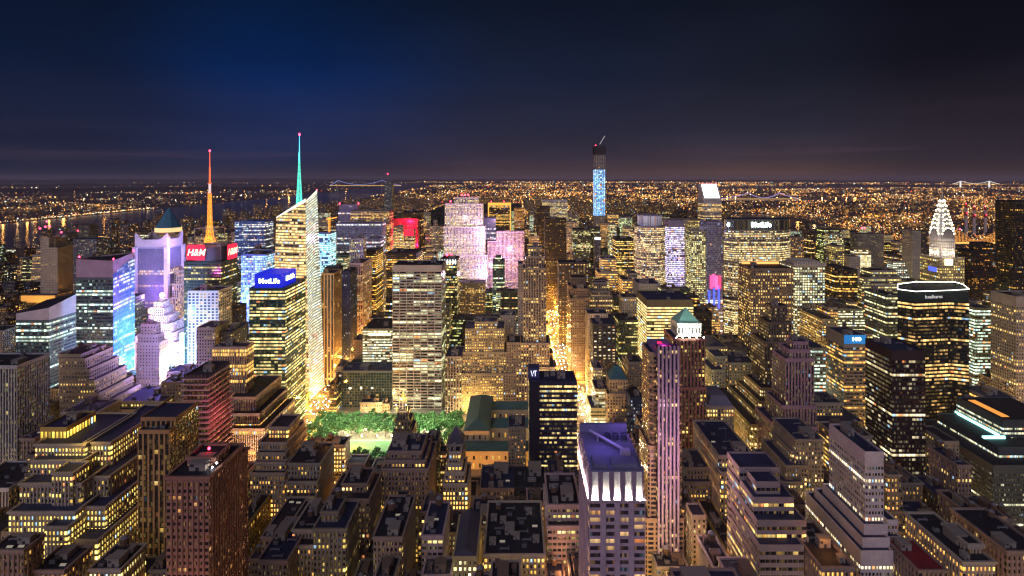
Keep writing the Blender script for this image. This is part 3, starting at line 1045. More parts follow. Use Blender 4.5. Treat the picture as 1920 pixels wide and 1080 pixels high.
b = B('tower_under_construction', "building wrapped in scaffold decks glowing red beside the pink pinstriped tower", [(345, 388, 704, 474, 38, 850)], 'steel_frame', ref='red scaffolded building', n=4, tanks=0)
x0, x1, y0, y1 = X(345, 474), X(388, 474), 474, 512
zt = Z(704, 474)
SCAF = mat('scaffold_deck', (.55, .38, .38), .7)
for q in range(17):
    z_ = zt - 3 - q * 4.6
    mb = MB()
    wd = 2.2 + (1.6 if q > 5 else 0)
    mb.box(x0 - 1.2, x1 + wd, y0 - wd, y0 - .1, z_, z_ + .55)
    mb.box(x1 + .1, x1 + wd, y0 - .1, y1 + 1, z_, z_ + .55)
    part('scaffold_deck', mb, [SCAF], b)
for q in range(7):
    mb = MB()
    xx = x0 + (x1 - x0) * q / 6
    mb.tube((xx, y0 - 2.1, zt - 82), (xx, y0 - 2.1, zt + 2), .16, n=4)
    part('scaffold_pole', mb, [STEEL], b)
for q in range(9):
    mb = MB()
    yy = y0 + (y1 - y0) * q / 8
    mb.tube((x1 + 2.1, yy, zt - 82), (x1 + 2.1, yy, zt + 2), .16, n=4)
    part('scaffold_pole', mb, [STEEL], b)

b = B('office_tower', "dark teal glass office tower with glowing blue sign box on its roof", [(467, 535, 540, 640, 62, 790)], 'teal_ribbon', ref='blue sign tower', n=0, roof=ROOFB)
mb = MB()
x0, x1, y0, y1 = X(477, 646), X(528, 646), 646, 688
mb.box(x0, x1, y0, y1, Z(541, 646), Z(514, 646))
BLUEBOX = mat('sign_box_blue', (.02, .03, .25), .5, emit=(.004, .010, .42), st=.8, sample=True)
p = part('sign_box', mb, [BLUEBOX], b)
INKW = mat('letters_white', (1, 1, 1), emit=(.75, .85, 1.), st=3.)
text("MetLife", ((x0 + x1) / 2 + 1.5, y0 - .4, Z(527, 646)), 8.2, b, INKW, bold=.12, under=p)
text("MetLife", (x1 + .4, (y0 + y1) / 2 + 3, Z(520, 667)), 8.2, b, INKW, rz=R(90), bold=.12, under=p)
clutter(b, X(529, 646) + 2, X(535, 640) + 6, 650, 690, Z(540, 640) - 1.1, 3, rng, 0)

# gold crystalline tower with the tall spire
b = empty('spire_tower', (X(545, 760), 770, 0), "gold lit crystalline tower with sloping top and a blue green lattice spire", 'building')
NAMED.append(('gold spire tower', X(545, 760), 770))
A0, A1 = (X(507, 745), 745), (X(580, 745), 745)
A2, A3 = (X(580, 745) + 3, 796), (X(507, 745), 796)
T0, T1 = (X(518, 748), 748), (X(573, 748), 748)
T2, T3 = (X(573, 748) + .5, 790), (X(518, 748), 790)
h0, h1, h2, h3 = Z(409, 748), Z(379, 748), Z(362, 790), Z(388, 790)
mb = MB()
nv = 70
mb.poly([(*A0, 0), (*A1, 0), (*T1, h1), (*T0, h0)], 0, [(0, 0), (17, 0), (16, nv), (1, nv - 6)])
mb.poly([(*A2, 0), (*A3, 0), (*T3, h3), (*T2, h2)], 0, [(30, 0), (47, 0), (46, nv), (31, nv)])
mb.poly([(*A3, 0), (*A0, 0), (*T0, h0), (*T3, h3)], 0, [(50, 0), (62, 0), (61, nv - 6), (51, nv)])
part('wall', mb, [STY['gold_ribbon']['mat']], b)
mb = MB()
mb.poly([(*A1, 0), (*A2, 0), (*T2, h2), (*T1, h1)], 0, [(0, 0), (9, 0), (9, nv), (0, nv)])
part('bright_facet', mb, [STY['white_ribbon']['mat']], b)
mb = MB()
mb.poly([(*T0, h0), (*T1, h1), (*T2, h2), (*T3, h3)])
part('roof', mb, [mat('spire_roof', (.35, .33, .28))], b)
sc = MB()
for (p_, q_, hp, hq) in ((T0, T1, h0, h1), (T1, T2, h1, h2)):
    sc.poly([(*p_, hp), (*q_, hq), (*q_, hq + 5), (*p_, hp + 1.5)])
    sc.poly([(*q_, hq + 4.9), (*p_, hp + 1.4), (p_[0] - .3, p_[1] + .3, hp), (q_[0] - .3, q_[1] + .3, hq)])
part('glass_screen', sc, [mat('screen_lit', (.5, .5, .45), emit=(1., .93, .7), st=.8)], b)
SPIRE = mat('spire_lit', (.3, .7, .6), emit=(.07, .75, .50), st=1.3)  # lighting on the spire lattice put into its own emission
SPIRE2 = mat('spire_lit_blue', (.2, .6, .8), emit=(.06, .50, 1.), st=1.6)
cxm, cym = X(560.5, 765), 766
part('spire', lattice(cxm, cym, [Z(400, 765), Z(383, 765), Z(350, 765), Z(315, 765), Z(285, 765)], [3.5, 3.0, 2.0, 1.0, .5], None, 9.5), [SPIRE], b)
mb = MB()
mb.lathe(cxm + .3, cym, [(.75, Z(300, 765)), (.62, Z(283, 765)), (.3, Z(254, 765))], 6)
part('spire_tip', mb, [SPIRE2], b)
put('beacon', TBEAC, b, cxm + .3, cym, Z(254, 765) - 1, (1.5, 1.5, 1.5))
put('beacon', TBEAC, b, T2[0], T2[1] - 1, h2 + 3, (.9, .9, .9))
LAND.append((A0[0], A1[0], 745, 796, h1, 507, 597, 760))

B('office_tower', "brown tower with bold vertical piers right of the gold spire tower", [(602, 626, 512, 800, 37, 720)], 'pin_tan', ref='brown pier tower', n=1)
B('office_tower', "slim navy glass tower with scattered lights beside the brown pier tower", [(641, 657, 508, 870, 36, 690)], 'navy', ref='navy glass tower', n=1)
B('office_tower', "tall striped tower with a violet light line down its corner", [(655, 680, 493, 950, 60, 640)], 'pin_rose', n=1)
B('office_tower', "gold windowed slab with white ribbed flank behind the dark navy tower", [(684, 705, 469, 1040, 58, 600)], 'black_gold', n=1)
B('office_tower', "dark slab with a bright orange lit edge left of the white gridded office", [(698, 716, 480, 1130, 34, 600)], 'pin_tan', n=1)
b = B('office_tower', "office block with blue and white glowing upper floors right of the gold spire", [(597, 618, 436, 980, 36, 505)], 'cyan_lit', ref='cyan topped block', n=0)
# crane standing on it, lit orange
c = empty('tower_crane', (X(614.5, 990), 998, Z(436, 980) - 1.1), "orange lit tower crane standing on the cyan topped block", 'crane')
cxm, cym = X(614.5, 990), 998
part('crane_mast', lattice(cxm, cym, [Z(436, 980) - 1.1, Z(411, 990)], [1.3, 1.3], None, 4), [MAST_O], c)
mb = MB()
mb.tube((cxm, cym, Z(411, 990)), (X(629, 990), cym, Z(408, 990)), .8)
mb.tube((cxm, cym, Z(411, 990)), (X(609, 990), cym, Z(412, 990)), .9)
mb.box(cxm - 1.6, cxm + 1.6, cym - 1.6, cym + 1.6, Z(412, 990), Z(409, 990))
part('crane_jib', mb, [MAST_O], c)

B('office_tower', "wide lavender glass slab, largest of the cluster left of the red lit block", [(630, 717, 418, 1250, 32, 480)], 'lavender', ref='lavender glass slab', n=1)
B('office_tower', "grey slab with two bright gold floors rising behind the lavender glass slab", [(657, 730, 395, 1340, 44, 470)], 'tan_ribbon', n=2)
B('office_tower', "white lit block with a glowing lavender roof box behind the grey slab", [(634, 672, 397, 1430, 40, 440), (636, 670, 384, 1436, 28)], 'lavender', n=0, beacons=((637, 383, 1436), (672, 383, 1436)))
B('office_tower', "lilac postmodern tower with big lit square windows before the lavender slab", [(655, 681, 447, 1010, 22, 495)], 'pin_rose', n=1)
B('office_tower', "navy roofed block with bright white band beside the lilac postmodern tower", [(687, 712, 447, 1085, 34, 465)], 'lavender', n=1)
b = B('office_tower', "office slab flooded in crimson light with a pale sign below its roof", [(737, 784, 410, 1390, 20, 470)], 'red_lit', ref='crimson slab', n=0)
B('office_tower', "tan slab covering the left part of the crimson slab", [(737, 755, 425, 1340, 24, 470)], 'tan_ribbon', n=1)
b = B('office_block', "block with a red glowing sign in front of the crimson slab", [(757, 776, 430, 1345, 20, 470)], 'tan_ribbon', n=0)
mb = MB()
mb.box(X(757.5, 1345), X(775.5, 1345), 1343.4, 1344.6, Z(442, 1345), Z(431, 1345))
p = part('sign', mb, [SIGN_RED], b)
B('office_tower', "dark tower with a blue lit crown band behind the crimson slab", [(754, 789, 397, 1480, 46, 470)], 'dark_ribbon', n=1)
B('office_tower', "black office slab with one glowing gold floor behind the white gridded office", [(724, 781, 474, 960, 60, 493)], 'dark_ribbon', ref='black slab', n=3, roof=ROOF)
B('office_tower', "slim tan tower with vertical piers left of the floodlit pink slab", [(806, 833, 424, 1335, 36, 470), (813, 819, 413, 1345, 12)], 'tan_pier', n=0)
B('stepped_tower', "small pale pink stepped tower between the black slab and the dark green tower", [(799, 813, 465, 938, 18, 490), (795, 817, 476, 930, 30)], 'tan_lit', n=0)
B('office_tower', "tall white gridded office slab with seven wide bays facing the park", [(736, 828, 497, 720, 44, 768)], 'grace', ref='white gridded slab', n=6, tanks=0, roof=ROOF)
b = B('office_tower', "dark green tower with rows of white lamps along its roof behind the white gridded slab", [(826, 857, 486, 850, 40, 560)], 'dark_green', n=1, beacons=((838, 480, 860), (846, 480, 860)))
for q in range(7):
    mb = MB()
    xx = X(824 + q * 5, 850)
    mb.box(xx - .7, xx + .7, 848.6, 849.8, Z(495, 850), Z(487, 850))
    part('lamp', mb, [mat('lamp_strip_white', (.9, .9, .9), emit=(.8, .95, 1.), st=2.2)], b)

b = B('stepped_tower', "broad pink floodlit slab with many fine piers and red lights on top",
      [(852, 897, 370, 1295, 26, 530), (834, 905, 382, 1291, 34), (832, 909, 425, 1287, 42), (830, 913, 478, 1283, 50)], 'pin_white', ref='pink floodlit slab', n=0, band=3., beacons=((845, 379, 1295), (866, 367, 1300), (878, 367, 1300), (872, 367, 1310)))
B('office_block', "long tan block with rows of small windows below the pink floodlit slab", [(856, 909, 530, 1100, 36, 600)], 'tan_lit', n=2)
b = B('office_tower', "black slab outlined by a floodlit orange frame far up the avenue", [(917, 957, 382, 1990, 30, 433)], 'black_gold', n=0, beacons=((921, 379, 1995), (945, 379, 1995)))
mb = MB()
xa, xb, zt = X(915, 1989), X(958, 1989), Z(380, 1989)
ORF = mat('frame_floodlit', (.7, .35, .08), emit=(1., .42, .06), st=.8)  # orange floodlighting on the frame put into its emission
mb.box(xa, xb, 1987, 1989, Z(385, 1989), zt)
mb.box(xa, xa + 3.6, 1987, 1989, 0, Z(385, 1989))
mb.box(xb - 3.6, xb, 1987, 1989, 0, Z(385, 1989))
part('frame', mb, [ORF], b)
B('office_tower', "pale lavender slab left of the orange framed black slab", [(906, 929, 408, 1500, 30, 450)], 'lavender', n=0)
B('office_tower', "rose coloured slab of fine piers to the right of the pink floodlit slab", [(931, 983, 434, 1330, 26, 550), (914, 931, 452, 1334, 30)], 'pin_rose', ref='rose pier slab', n=1)
B('office_tower', "dark teal glass tower with pink roof block before the rose pier slab", [(924, 946, 489, 1000, 30, 545), (929, 940, 480, 1006, 14)], 'glass_green', n=0)
B('office_tower', "narrow tower glowing orange at the head of the avenue, left of it", [(964, 983, 390, 1760, 30, 433)], 'orange', n=0)
B('stepped_tower', "tall tan art deco tower with lit window columns left of the glowing avenue",
  [(990, 1016, 463, 714, 18, 690), (985, 1020, 480, 711, 24), (981, 1024, 502, 708, 30), (977, 1030, 643, 705, 36), (968, 1040, 688, 702, 40)], 'tan_pier', ref='tan art deco tower', n=1, tanks=0)
B('apartment_tower', "blank tan party wall tower touching the tan art deco tower", [(971, 981, 494, 742, 26, 590)], 'beige', n=0)
B('office_block', "beige block with blank upper wall left of the tan art deco tower", [(938, 967, 591, 770, 30, 640)], 'beige', n=3)
B('office_block', "lower tan block with dim windows at the foot of the tan art deco tower", [(950, 976, 642, 704, 34, 750), (944, 980, 700, 702, 38)], 'tan', n=2)
B('stepped_tower', "wide yellow lit masonry block facing the park, with a stepped roofline",
  [(890, 932, 603, 716, 26, 755), (872, 945, 616, 712, 40), (868, 953, 660, 709, 46), (866, 956, 700, 706, 50)], 'tan_lit', ref='yellow masonry block', n=4, tanks=0)
B('office_block', "smaller pier fronted stone block between the white gridded slab and the yellow masonry block", [(834, 866, 668, 706, 44, 757)], 'tan_pier', n=3)
B('office_block', "low black glass cube with fine grid beside the bright avenue", [(640, 735, 695, 724, 34, 770)], 'black_glass', ref='black glass cube', n=8, tanks=0, roof=ROOFB)
b = B('office_block', "yellow lit ribbon windowed block behind the black glass cube", [(680, 735, 616, 806, 62, 690)], 'green_ribbon', n=3)
mb = MB()
mb.box(X(692, 806), X(733, 806), 804.6, 805.8, Z(629, 806), Z(624, 806))
part('light_band', mb, [mat('band_lit', (.9, .8, .5), emit=(1., .88, .45), st=1.2)], b)

# gothic black tower with glowing top, in front of the park
b = B('stepped_tower', "black gothic tower with glowing gold top in front of the park",
      [(749, 761, 752, 530, 6, 828), (745, 765, 770, 527, 12), (741, 769, 788, 524, 18), (736, 773, 808, 521, 24)], 'dark_gothic', ref='black gothic tower', n=0, band=1.4)
GOLDT = mat('gilded_top', (.62, .45, .15), .5)
mb = MB()
cxm = X(755, 530)
mb.lathe(cxm, 533, [(3.2, Z(752, 530) - 1), (2.6, Z(745, 530)), (1.2, Z(740, 530)), (.1, Z(734, 530))], 8)
part('finial', mb, [GOLDT], b)
for sx in (-1, 1):
    for (hw, y0, zt) in ((3.6, 530, 752), (5.6, 527, 770), (7.6, 524, 788)):
        mb = MB()
        xx = cxm + sx * (hw * .9)
        mb.lathe(xx, y0 + .6, [(.7, Z(zt, y0) - 1), (.6, Z(zt, y0) + 2), (.05, Z(zt, y0) + 4)], 6)
        part('pinnacle', mb, [GOLDT], b)
LAMPS = []
for px, py, D in ((743, 758, 529), (762, 758, 529), (752, 747, 528)):
    LAMPS.append((px, py, D))
b0 = b
for px, py, D in LAMPS:
    mb = MB()
    mb.lathe(X(px, D), D - 1.4, [(.1, Z(py, D) - .4), (.5, Z(py, D)), (.1, Z(py, D) + .5)], 6)
    part('flood_lamp', mb, [LAMPW], b0)

B('stepped_tower', "brown stone hotel with arched windows and two recessed tops in front of the lawn",
  [(727, 790, 845, 440, 30, 960), (722, 796, 862, 436, 36), (716, 803, 878, 432, 44)], 'brown_near', ref='arched brown tower', n=8, roof=ROOFB)
B('office_tower', "black slab standing close behind the arched brown tower", [(797, 819, 832, 478, 26, 900)], 'apart_dark', n=3)
b = B('stepped_tower', "slim dark tower ending in a steep slate pyramid beside the park trees", [(838, 869, 833, 486, 18, 870)], 'tan_dark', ref='slate pyramid tower', n=0)
mb = MB()
xa, xb, ya, yb_, zt = X(838, 486), X(869, 486), 486, 504, Z(833, 486) - .8
mb.poly([(xa, ya, zt), (xb, ya, zt), ((xa + xb) / 2 + 1, ya + 9, Z(798, 495)), ((xa + xb) / 2 - 1, ya + 9, Z(798, 495))])
mb.poly([(xb, yb_, zt), (xa, yb_, zt), ((xa + xb) / 2 - 1, ya + 9, Z(798, 495)), ((xa + xb) / 2 + 1, ya + 9, Z(798, 495))])
mb.poly([(xb, ya, zt), (xb, yb_, zt), ((xa + xb) / 2 + 1, ya + 9, Z(798, 495))])
mb.poly([(xa, yb_, zt), (xa, ya, zt), ((xa + xb) / 2 - 1, ya + 9, Z(798, 495))])
part('pyramid_roof', mb, [mat('slate', (.06, .06, .09), .7)], b)
B('stepped_tower', "narrow golden lit tower with shouldered top in the middle foreground",
  [(843, 863, 846, 428, 10, 1000), (841, 865, 868, 425, 16), (836, 870, 884, 422, 22), (832, 876, 906, 418, 30)], 'tan_near', ref='narrow golden tower', n=2, tanks=0)

# the library: stone halls under teal copper roofs
b = empty('library', (X(930, 640), 640, 0), "long stone library with teal copper hipped roofs next to the park", 'building')
STN = style('library', (.46, .40, .28), 6.5, 9., .3, .5, .35, .2, .9, band=3.)
s = STY['library']
mb, rf, tq = MB(), MB(), MB()
COPR = mat('library_copper', (.07, .15, .14), .65)


def hip(m_, x0, x1, y0, y1, z, hgt, over=.8, hipin=True):
    x0, x1, y0, y1 = x0 - over, x1 + over, y0 - over, y1 + over
    if (x1 - x0) < (y1 - y0):
        xm, k_ = (x0 + x1) / 2, ((x1 - x0) / 2 if hipin else 0)
        a_, b_ = (xm, y0 + k_, z + hgt), (xm, y1 - k_, z + hgt)
        m_.poly([(x0, y0, z), (x1, y0, z), a_]); m_.poly([(x1, y1, z), (x0, y1, z), b_])
        m_.poly([(x1, y0, z), (x1, y1, z), b_, a_]); m_.poly([(x0, y1, z), (x0, y0, z), a_, b_])
    else:
        ym, k_ = (y0 + y1) / 2, ((y1 - y0) / 2 if hipin else 0)
        a_, b_ = (x0 + k_, ym, z + hgt), (x1 - k_, ym, z + hgt)
        m_.poly([(x0, y0, z), (x1, y0, z), b_, a_]); m_.poly([(x1, y1, z), (x0, y1, z), a_, b_])
        m_.poly([(x1, y0, z), (x1, y1, z), b_]); m_.poly([(x0, y1, z), (x0, y0, z), a_])
    m_.poly([(x0, y1, z), (x1, y1, z), (x1, y0, z), (x0, y0, z)])


lx0, lx1 = X(872, 600), X(918, 600)
tier(mb, rf, rect(lx0, lx1, 592, 684), 0, 30, s, par=.4)
hip(tq, lx0, lx1, 592, 684, 30.1, 8)
tier(mb, rf, rect(lx1 + .1, 52, 612, 636), 0, 24, s, par=.4)
hip(tq, lx1, 52, 612, 636, 24.1, 6)
tier(mb, rf, rect(lx0 + 2, 52, 570, 591.5), 0, 19, s, par=.4)
hip(tq, lx0 + 2, 52, 570, 591.5, 19.1, 3.5)
tier(mb, rf, rect(lx1 + .1, 52, 660, 684), 0, 24, s, par=.4)
hip(tq, lx1, 52, 660, 684, 24.1, 5)
part('wall', mb, [s['mat'], s['trim']], b)
part('deck', rf, [ROOFP], b)
part('copper_roof', tq, [COPR], b)
LAND.append((lx0, 52, 570, 684, 34, 872, 990, 930))
NAMED.append(('copper roofed library', 0, 630))

b = B('office_tower', "navy roofed tower with black flank and gold ribbon windows beside the avenue", [(992, 1082, 715, 480, 26, 900)], 'navy_ribbon', ref='navy roofed tower', n=3, tanks=0, roof=ROOFB)
mb = MB()
mb.box(X(992, 479), X(1012, 479), 478.6, 479.9, 0, Z(717, 479))
part('blank_bay', mb, [mat('blank_black', (.02, .02, .035), .35)], b)
mb = MB()
mb.box(X(990.5, 492), X(1011, 492), 488, 500, Z(716, 480), Z(688, 492))
part('roof_house', mb, [mat('house_navy', (.05, .05, .14), .7)], b)
LOGO = mat('logo_white', (.8, .8, .9), emit=(.8, .85, 1.), st=.7)
xl, zl = X(1001, 488), Z(700, 488)
mb = MB()
mb.tube((xl - 2.6, 487.7, zl + 2.4), (xl - 1.2, 487.7, zl - 2.4), .35)
mb.tube((xl + .2, 487.7, zl + 2.4), (xl - .6, 487.7, zl), .35)
mb.tube((xl + 1.2, 487.7, zl - 2.4), (xl + 1.2, 487.7, zl + 2.2), .35)
mb.tube((xl + .1, 487.7, zl + 2.2), (xl + 2.6, 487.7, zl + 2.2), .35)
part('logo', mb, [LOGO], b)

# tower with the white floodlit crown
b = empty('office_tower', (X(1157, 280), 303, 0), "lilac tower with dazzling white floodlit crown and violet roof machinery in the foreground", 'building')
NAMED.append(('white crowned foreground tower', X(1157, 280), 303))
s = STY['lilac_pier']
x0, x1, y0, y1 = X(1105, 280), X(1210, 280), 280, 327
zc0, zc1 = Z(937, 280), Z(885, 280)
mb, rf = MB(), MB()
tier(mb, rf, rect(x0, x1, y0, y1), 0, zc0, s, band=1.2, par=.2)
part('wall', mb, [s['mat'], s['trim']], b)
CRW = mat('crown_panel', (.72, .70, .66), .7)
mb = MB()
mb.box(x0 + 1.4, x1 - 1.4, y0 + 1.4, y1 - 1.4, zc0, zc1 - .4)
part('crown', mb, [CRW], b)
CRP = mat('crown_pier', (.32, .22, .30), .8)
nb = 4
for i in range(1, nb + 1):
    mb = MB()
    xx = x0 + (x1 - x0) * (i / (nb + 1)) + .0
    mb.box(xx - 1.15, xx + 1.15, y0 - .4, y0 + 1.39, zc0 - .3, zc1)
    part('crown_pier', mb, [CRP], b)
for i in range(0, 9):
    mb = MB()
    yy = y0 + (y1 - y0) * i / 8
    mb.box(x0 - .4, x0 + 1.39, max(y0 + .2, yy - .9), min(y1, yy + .9), zc0 - .3, zc1)
    part('crown_pier', mb, [CRP], b)
for i in range(1, 8):
    mb = MB()
    yy = y0 + (y1 - y0) * i / 8
    mb.box(x1 - 1.39, x1 + .4, yy - .9, yy + .9, zc0 - .3, zc1)
    part('crown_pier', mb, [CRP], b)
FLO = mat('floodlight_strip', (1, 1, 1), emit=(1., .90, .70), st=190., sample=True)
for i in range(nb + 1):
    xa = x0 + (x1 - x0) * i / (nb + 1) + 1.4
    xb = x0 + (x1 - x0) * (i + 1) / (nb + 1) - 1.4
    mb = MB()
    mb.box(xa, xb, y0 + .15, y0 + .75, zc0 + .05, zc0 + .5)
    part('floodlight', mb, [FLO], b)
for i in range(8):
    ya = y0 + (y1 - y0) * i / 8 + 1.2
    yb_ = y0 + (y1 - y0) * (i + 1) / 8 - 1.2
    mb = MB()
    mb.box(x0 + .15, x0 + .75, ya, yb_, zc0 + .05, zc0 + .5)
    part('floodlight', mb, [FLO], b)
VIO = mat('roof_violet', (.17, .16, .28), .8)
mb = MB()
mb.box(x0 + .8, x1 - .8, y0 + .8, y1 - .8, zc1 - .4, zc1 + .2)
part('roof', mb, [VIO], b)
mb = MB()
for (xa, xb, ya, yb_, h_) in ((x0 + 3, x0 + 10, y0 + 4, y0 + 15, 1.6), (x0 + 12, x1 - 3, y0 + 4, y0 + 12, 2.2)):
    m2 = MB()
    m2.box(xa, xb, ya, yb_, zc1 + .2, zc1 + h_)
    part('roof_house', m2, [VIO], b)
mb = MB()
mb.box(x0 + .4, x1 - .4, y1 - 3, y1 - .4, zc1 + .2, zc1 + 4.4)
part('rear_screen', mb, [VIO], b)
rig = MB()
pa, pb = (x0 + 5, y1 - 12, zc1 + 5.2), (x1 - 7, y0 + 16, zc1 + 3.2)
rig.tube(pa, pb, .75, n=6)
rig.tube((pa[0] + 4, pa[1] - 3, zc1), (pa[0] + 4, pa[1] - 3, zc1 + 5), .5)
rig.box(pb[0] - 2.5, pb[0] + 2.5, pb[1] - 2, pb[1] + 2, zc1 + .2, zc1 + 3.6)
part('maintenance_rig', rig, [mat('rig_violet', (.42, .34, .55), .6)], b)
for q in range(3):
    m2 = MB()
    xx = x0 + 15 + q * 4.6
    m2.lathe(xx, y1 - 12, [(1.9, zc1 + .2), (1.9, zc1 + 3.2), (1.5, zc1 + 3.3), (1.5, zc1 + 2.6)], 12)
    part('cooling_tower', m2, [mat('tower_dark', (.06, .06, .12), .6)], b)
LAND.append((x0, x1, y0, y1, zc1, 1090, 1210, 2000))

# slim striped apartment tower right of it
b = empty('apartment_tower', (X(1243, 400), 412, 0), "slim pink and gold striped apartment tower with rounded corner balconies and a red roof light", 'building')
NAMED.append(('striped apartment tower', X(1243, 400), 412))
s = style('stripe', (.03, .03, .07), 2.5, 3.4, .9, .62, .26, .1, 1.3, relief=0, glass=(.014, .014, .04), a=(1., .55, .2))
s = STY['stripe']
wing = style('stripe_wing', (.46, .30, .18), 5.2, 3.4, .72, .58, .14, .1, .9, glass=(.02, .025, .05), a=(1., .6, .25))
wing = STY['stripe_wing']
mb, rf, wg = MB(), MB(), MB()


def octa(x0, x1, y0, y1, c_):
    return [(x0 + c_, y0), (x1 - c_, y0), (x1, y0 + c_), (x1, y1 - c_), (x1 - c_, y1), (x0 + c_, y1), (x0, y1 - c_), (x0, y0 + c_)]


for (pxa, pxb, yt, D, L, cc) in ((1218, 1276, 661, 402, 26, 2.2), (1215, 1279, 836, 399, 30, 1.5), (1211, 1285, 972, 396, 36, 1.)):
    tier(wg, rf, octa(X(pxa, D), X(pxb, D), D, D + L, cc), 0, Z(yt, D), wing)
    LAND.append((X(pxa, D), X(pxb, D), D, D + L, Z(yt, D), pxa - 4, pxb, 1065))
xa, xb = X(1231, 398), X(1268, 398)
tier(mb, rf, rect(xa, xb, 393, 398.9), 0, Z(648, 394), s, par=.6)
part('wall', wg, [wing['mat'], wing['trim']], b)
part('centre_bay', mb, [s['mat'], s['trim']], b)
part('roof', rf, [ROOFB], b)
PK = mat('pier_lilac', (.46, .34, .43), .8)
for i in range(6):
    m2 = MB()
    xx = xa + (xb - xa) * (i + .02) / 5 * .98
    m2.box(xx - .62, xx + .62, 391.8, 392.99, 20, Z(649, 392))
    part('pier', m2, [PK], b)
m2 = MB()
m2.box(xa - .5, xb + .5, 393.2, 426, Z(661, 402) - .5, Z(661, 402) + 3)
part('roof_house', m2, [mat('house_violet', (.22, .15, .34), .8)], b)
m2 = MB()
m2.box(xa + 2.4, xa + 5, 402, 405, Z(661, 402) + 3, Z(661, 402) + 7)
part('roof_lantern', m2, [mat('lantern_red', (.6, .0, .05), emit=(1., .01, .06), st=2.2, sample=True)], b)
BALC = mat('balcony_stone', (.48, .30, .18), .8)
for q in range(15):
    z_ = Z(661, 402) - 8 - q * 6.9
    for sx in (-1, 1):
        m2 = MB()
        xx = X(1224.5, 400) if sx < 0 else X(1273.5, 400)
        m2.lathe(xx, 401.6, [(2.5, z_ - 1.6), (2.7, z_), (2.7, z_ + .2)], 12)
        part('balcony', m2, [BALC], b)

# brown tower with white lantern and teal pyramid
b = B('stepped_tower', "brown brick tower whose white floodlit lantern carries a glowing green pyramid roof",
      [(1262, 1322, 634, 510, 32, 920), (1258, 1325, 726, 506, 38), (1262, 1330, 870, 500, 46)], 'redbrown', ref='green pyramid tower', n=0)
LANT = mat('lantern_stone', (.60, .58, .50), .8)
lx0, lx1, ly0, ly1 = X(1270, 514), X(1315, 514), 514, 536
st_ = style('lantern', (.60, .58, .50), 3.4, 9., .42, .5, .0, 0., 0., glass=(.03, .03, .03), band=2.)
mb, rf = MB(), MB()
tier(mb, rf, rect(lx0, lx1, ly0, ly1), Z(634, 510), Z(606, 514), STY['lantern'], par=.3)
part('lantern', mb, [STY['lantern']['mat'], STY['lantern']['trim']], b)
mb = MB()
ax, ay = (lx0 + lx1) / 2, (ly0 + ly1) / 2
zl, zp = Z(606, 514), Z(577, 525)
cs_ = rect(lx0 + .8, lx1 - .8, ly0 + .8, ly1 - .8)
for i in range(4):
    p_, q_ = cs_[i], cs_[(i + 1) % 4]
    t_ = .06
    mb.poly([(*p_, zl), (*q_, zl), (ax + (q_[0] - ax) * t_, ay + (q_[1] - ay) * t_, zp), (ax + (p_[0] - ax) * t_, ay + (p_[1] - ay) * t_, zp)])
mb.poly([(ax + (p[0] - ax) * t_, ay + (p[1] - ay) * t_, zp) for p in cs_])
part('pyramid_roof', mb, [mat('copper_pale', (.22, .50, .40), .6)], b)
for px in (1268, 1280, 1293, 1306, 1319):
    m2 = MB()
    m2.lathe(X(px, 511.5), 511.2, [(.1, Z(634, 511) - .2), (.55, Z(634, 511) + .4), (.1, Z(634, 511) + 1.1)], 6)
    part('flood_lamp', m2, [LAMPWH], b)

# --- east of the avenue
B('office_tower', "long office block with brilliant yellow ribbon windows and a navy roof behind the green pyramid", [(1213, 1300, 562, 720, 60, 700)], 'yellow_ribbon', ref='yellow ribbon block', n=3, tanks=0, roof=ROOFB, band=9.)
B('office_block', "plain pale penthouse block with navy roof behind the yellow ribbon block", [(1198, 1238, 532, 815, 44, 550)], 'beige', n=1, roof=ROOFB)
B('office_tower', "dark slab with four columns of bright square windows right of the glowing avenue", [(1112, 1155, 607, 712, 30, 725)], 'dark_punch', ref='dark square windowed slab', n=2, roof=ROOFB)
B('office_block', "dark block with pale blank penthouse behind the dark square windowed slab", [(1102, 1140, 588, 775, 30, 610)], 'beige', n=1, roof=ROOFB)
B('office_block', "dark olive glass block with a pale frame left of the yellow ribbon block", [(1160, 1196, 600, 770, 40, 680)], 'dark_green', n=2)
b = B('stepped_tower', "stone tower with small teal pyramid roof and gable ornament near the avenue",
      [(1143, 1178, 712, 600, 24, 810), (1138, 1186, 738, 597, 28)], 'tan', ref='small teal pyramid tower', n=0)
mb = MB()
xa, xb, ya, yb_, zt = X(1144, 600), X(1177, 600), 600.8, 623, Z(712, 600) - .6
a4 = rect(xa, xb, ya, yb_)
ax, ay = (xa + xb) / 2, (ya + yb_) / 2
u4 = rect(ax - 2.6, ax + 2.6, ay - 2.6, ay + 2.6)
for i in range(4):
    j = (i + 1) % 4
    mb.poly([(*a4[i], zt), (*a4[j], zt), (*u4[j], Z(686, 610)), (*u4[i], Z(686, 610))])
mb.poly([(*p, Z(686, 610)) for p in u4])
part('pyramid_roof', mb, [mat('copper_dark', (.04, .14, .17), .6)], b)
mb = MB()
xg = X(1163, 599)
for q in (-1, 1):
    mb.tube((xg + q * 6.5, 596.6, Z(744, 599)), (xg, 596.6, Z(738, 599)), .35)
part('gable', mb, [mat('gable_stone', (.5, .42, .3))], b)
B('office_block', "yellow lit low block with a stepped glass front left of the small teal pyramid", [(1116, 1141, 729, 610, 30, 810), (1108, 1141, 765, 606, 36)], 'green_ribbon', n=2, tanks=0)
B('office_block', "dark blue windowless block right of the small teal pyramid tower", [(1182, 1206, 745, 575, 30, 800)], 'navy', n=2)
B('apartment_tower', "tall narrow beige party wall slab along the right kerb of the glowing avenue", [(1112, 1130, 690, 655, 26, 800)], 'beige_punch', n=2)

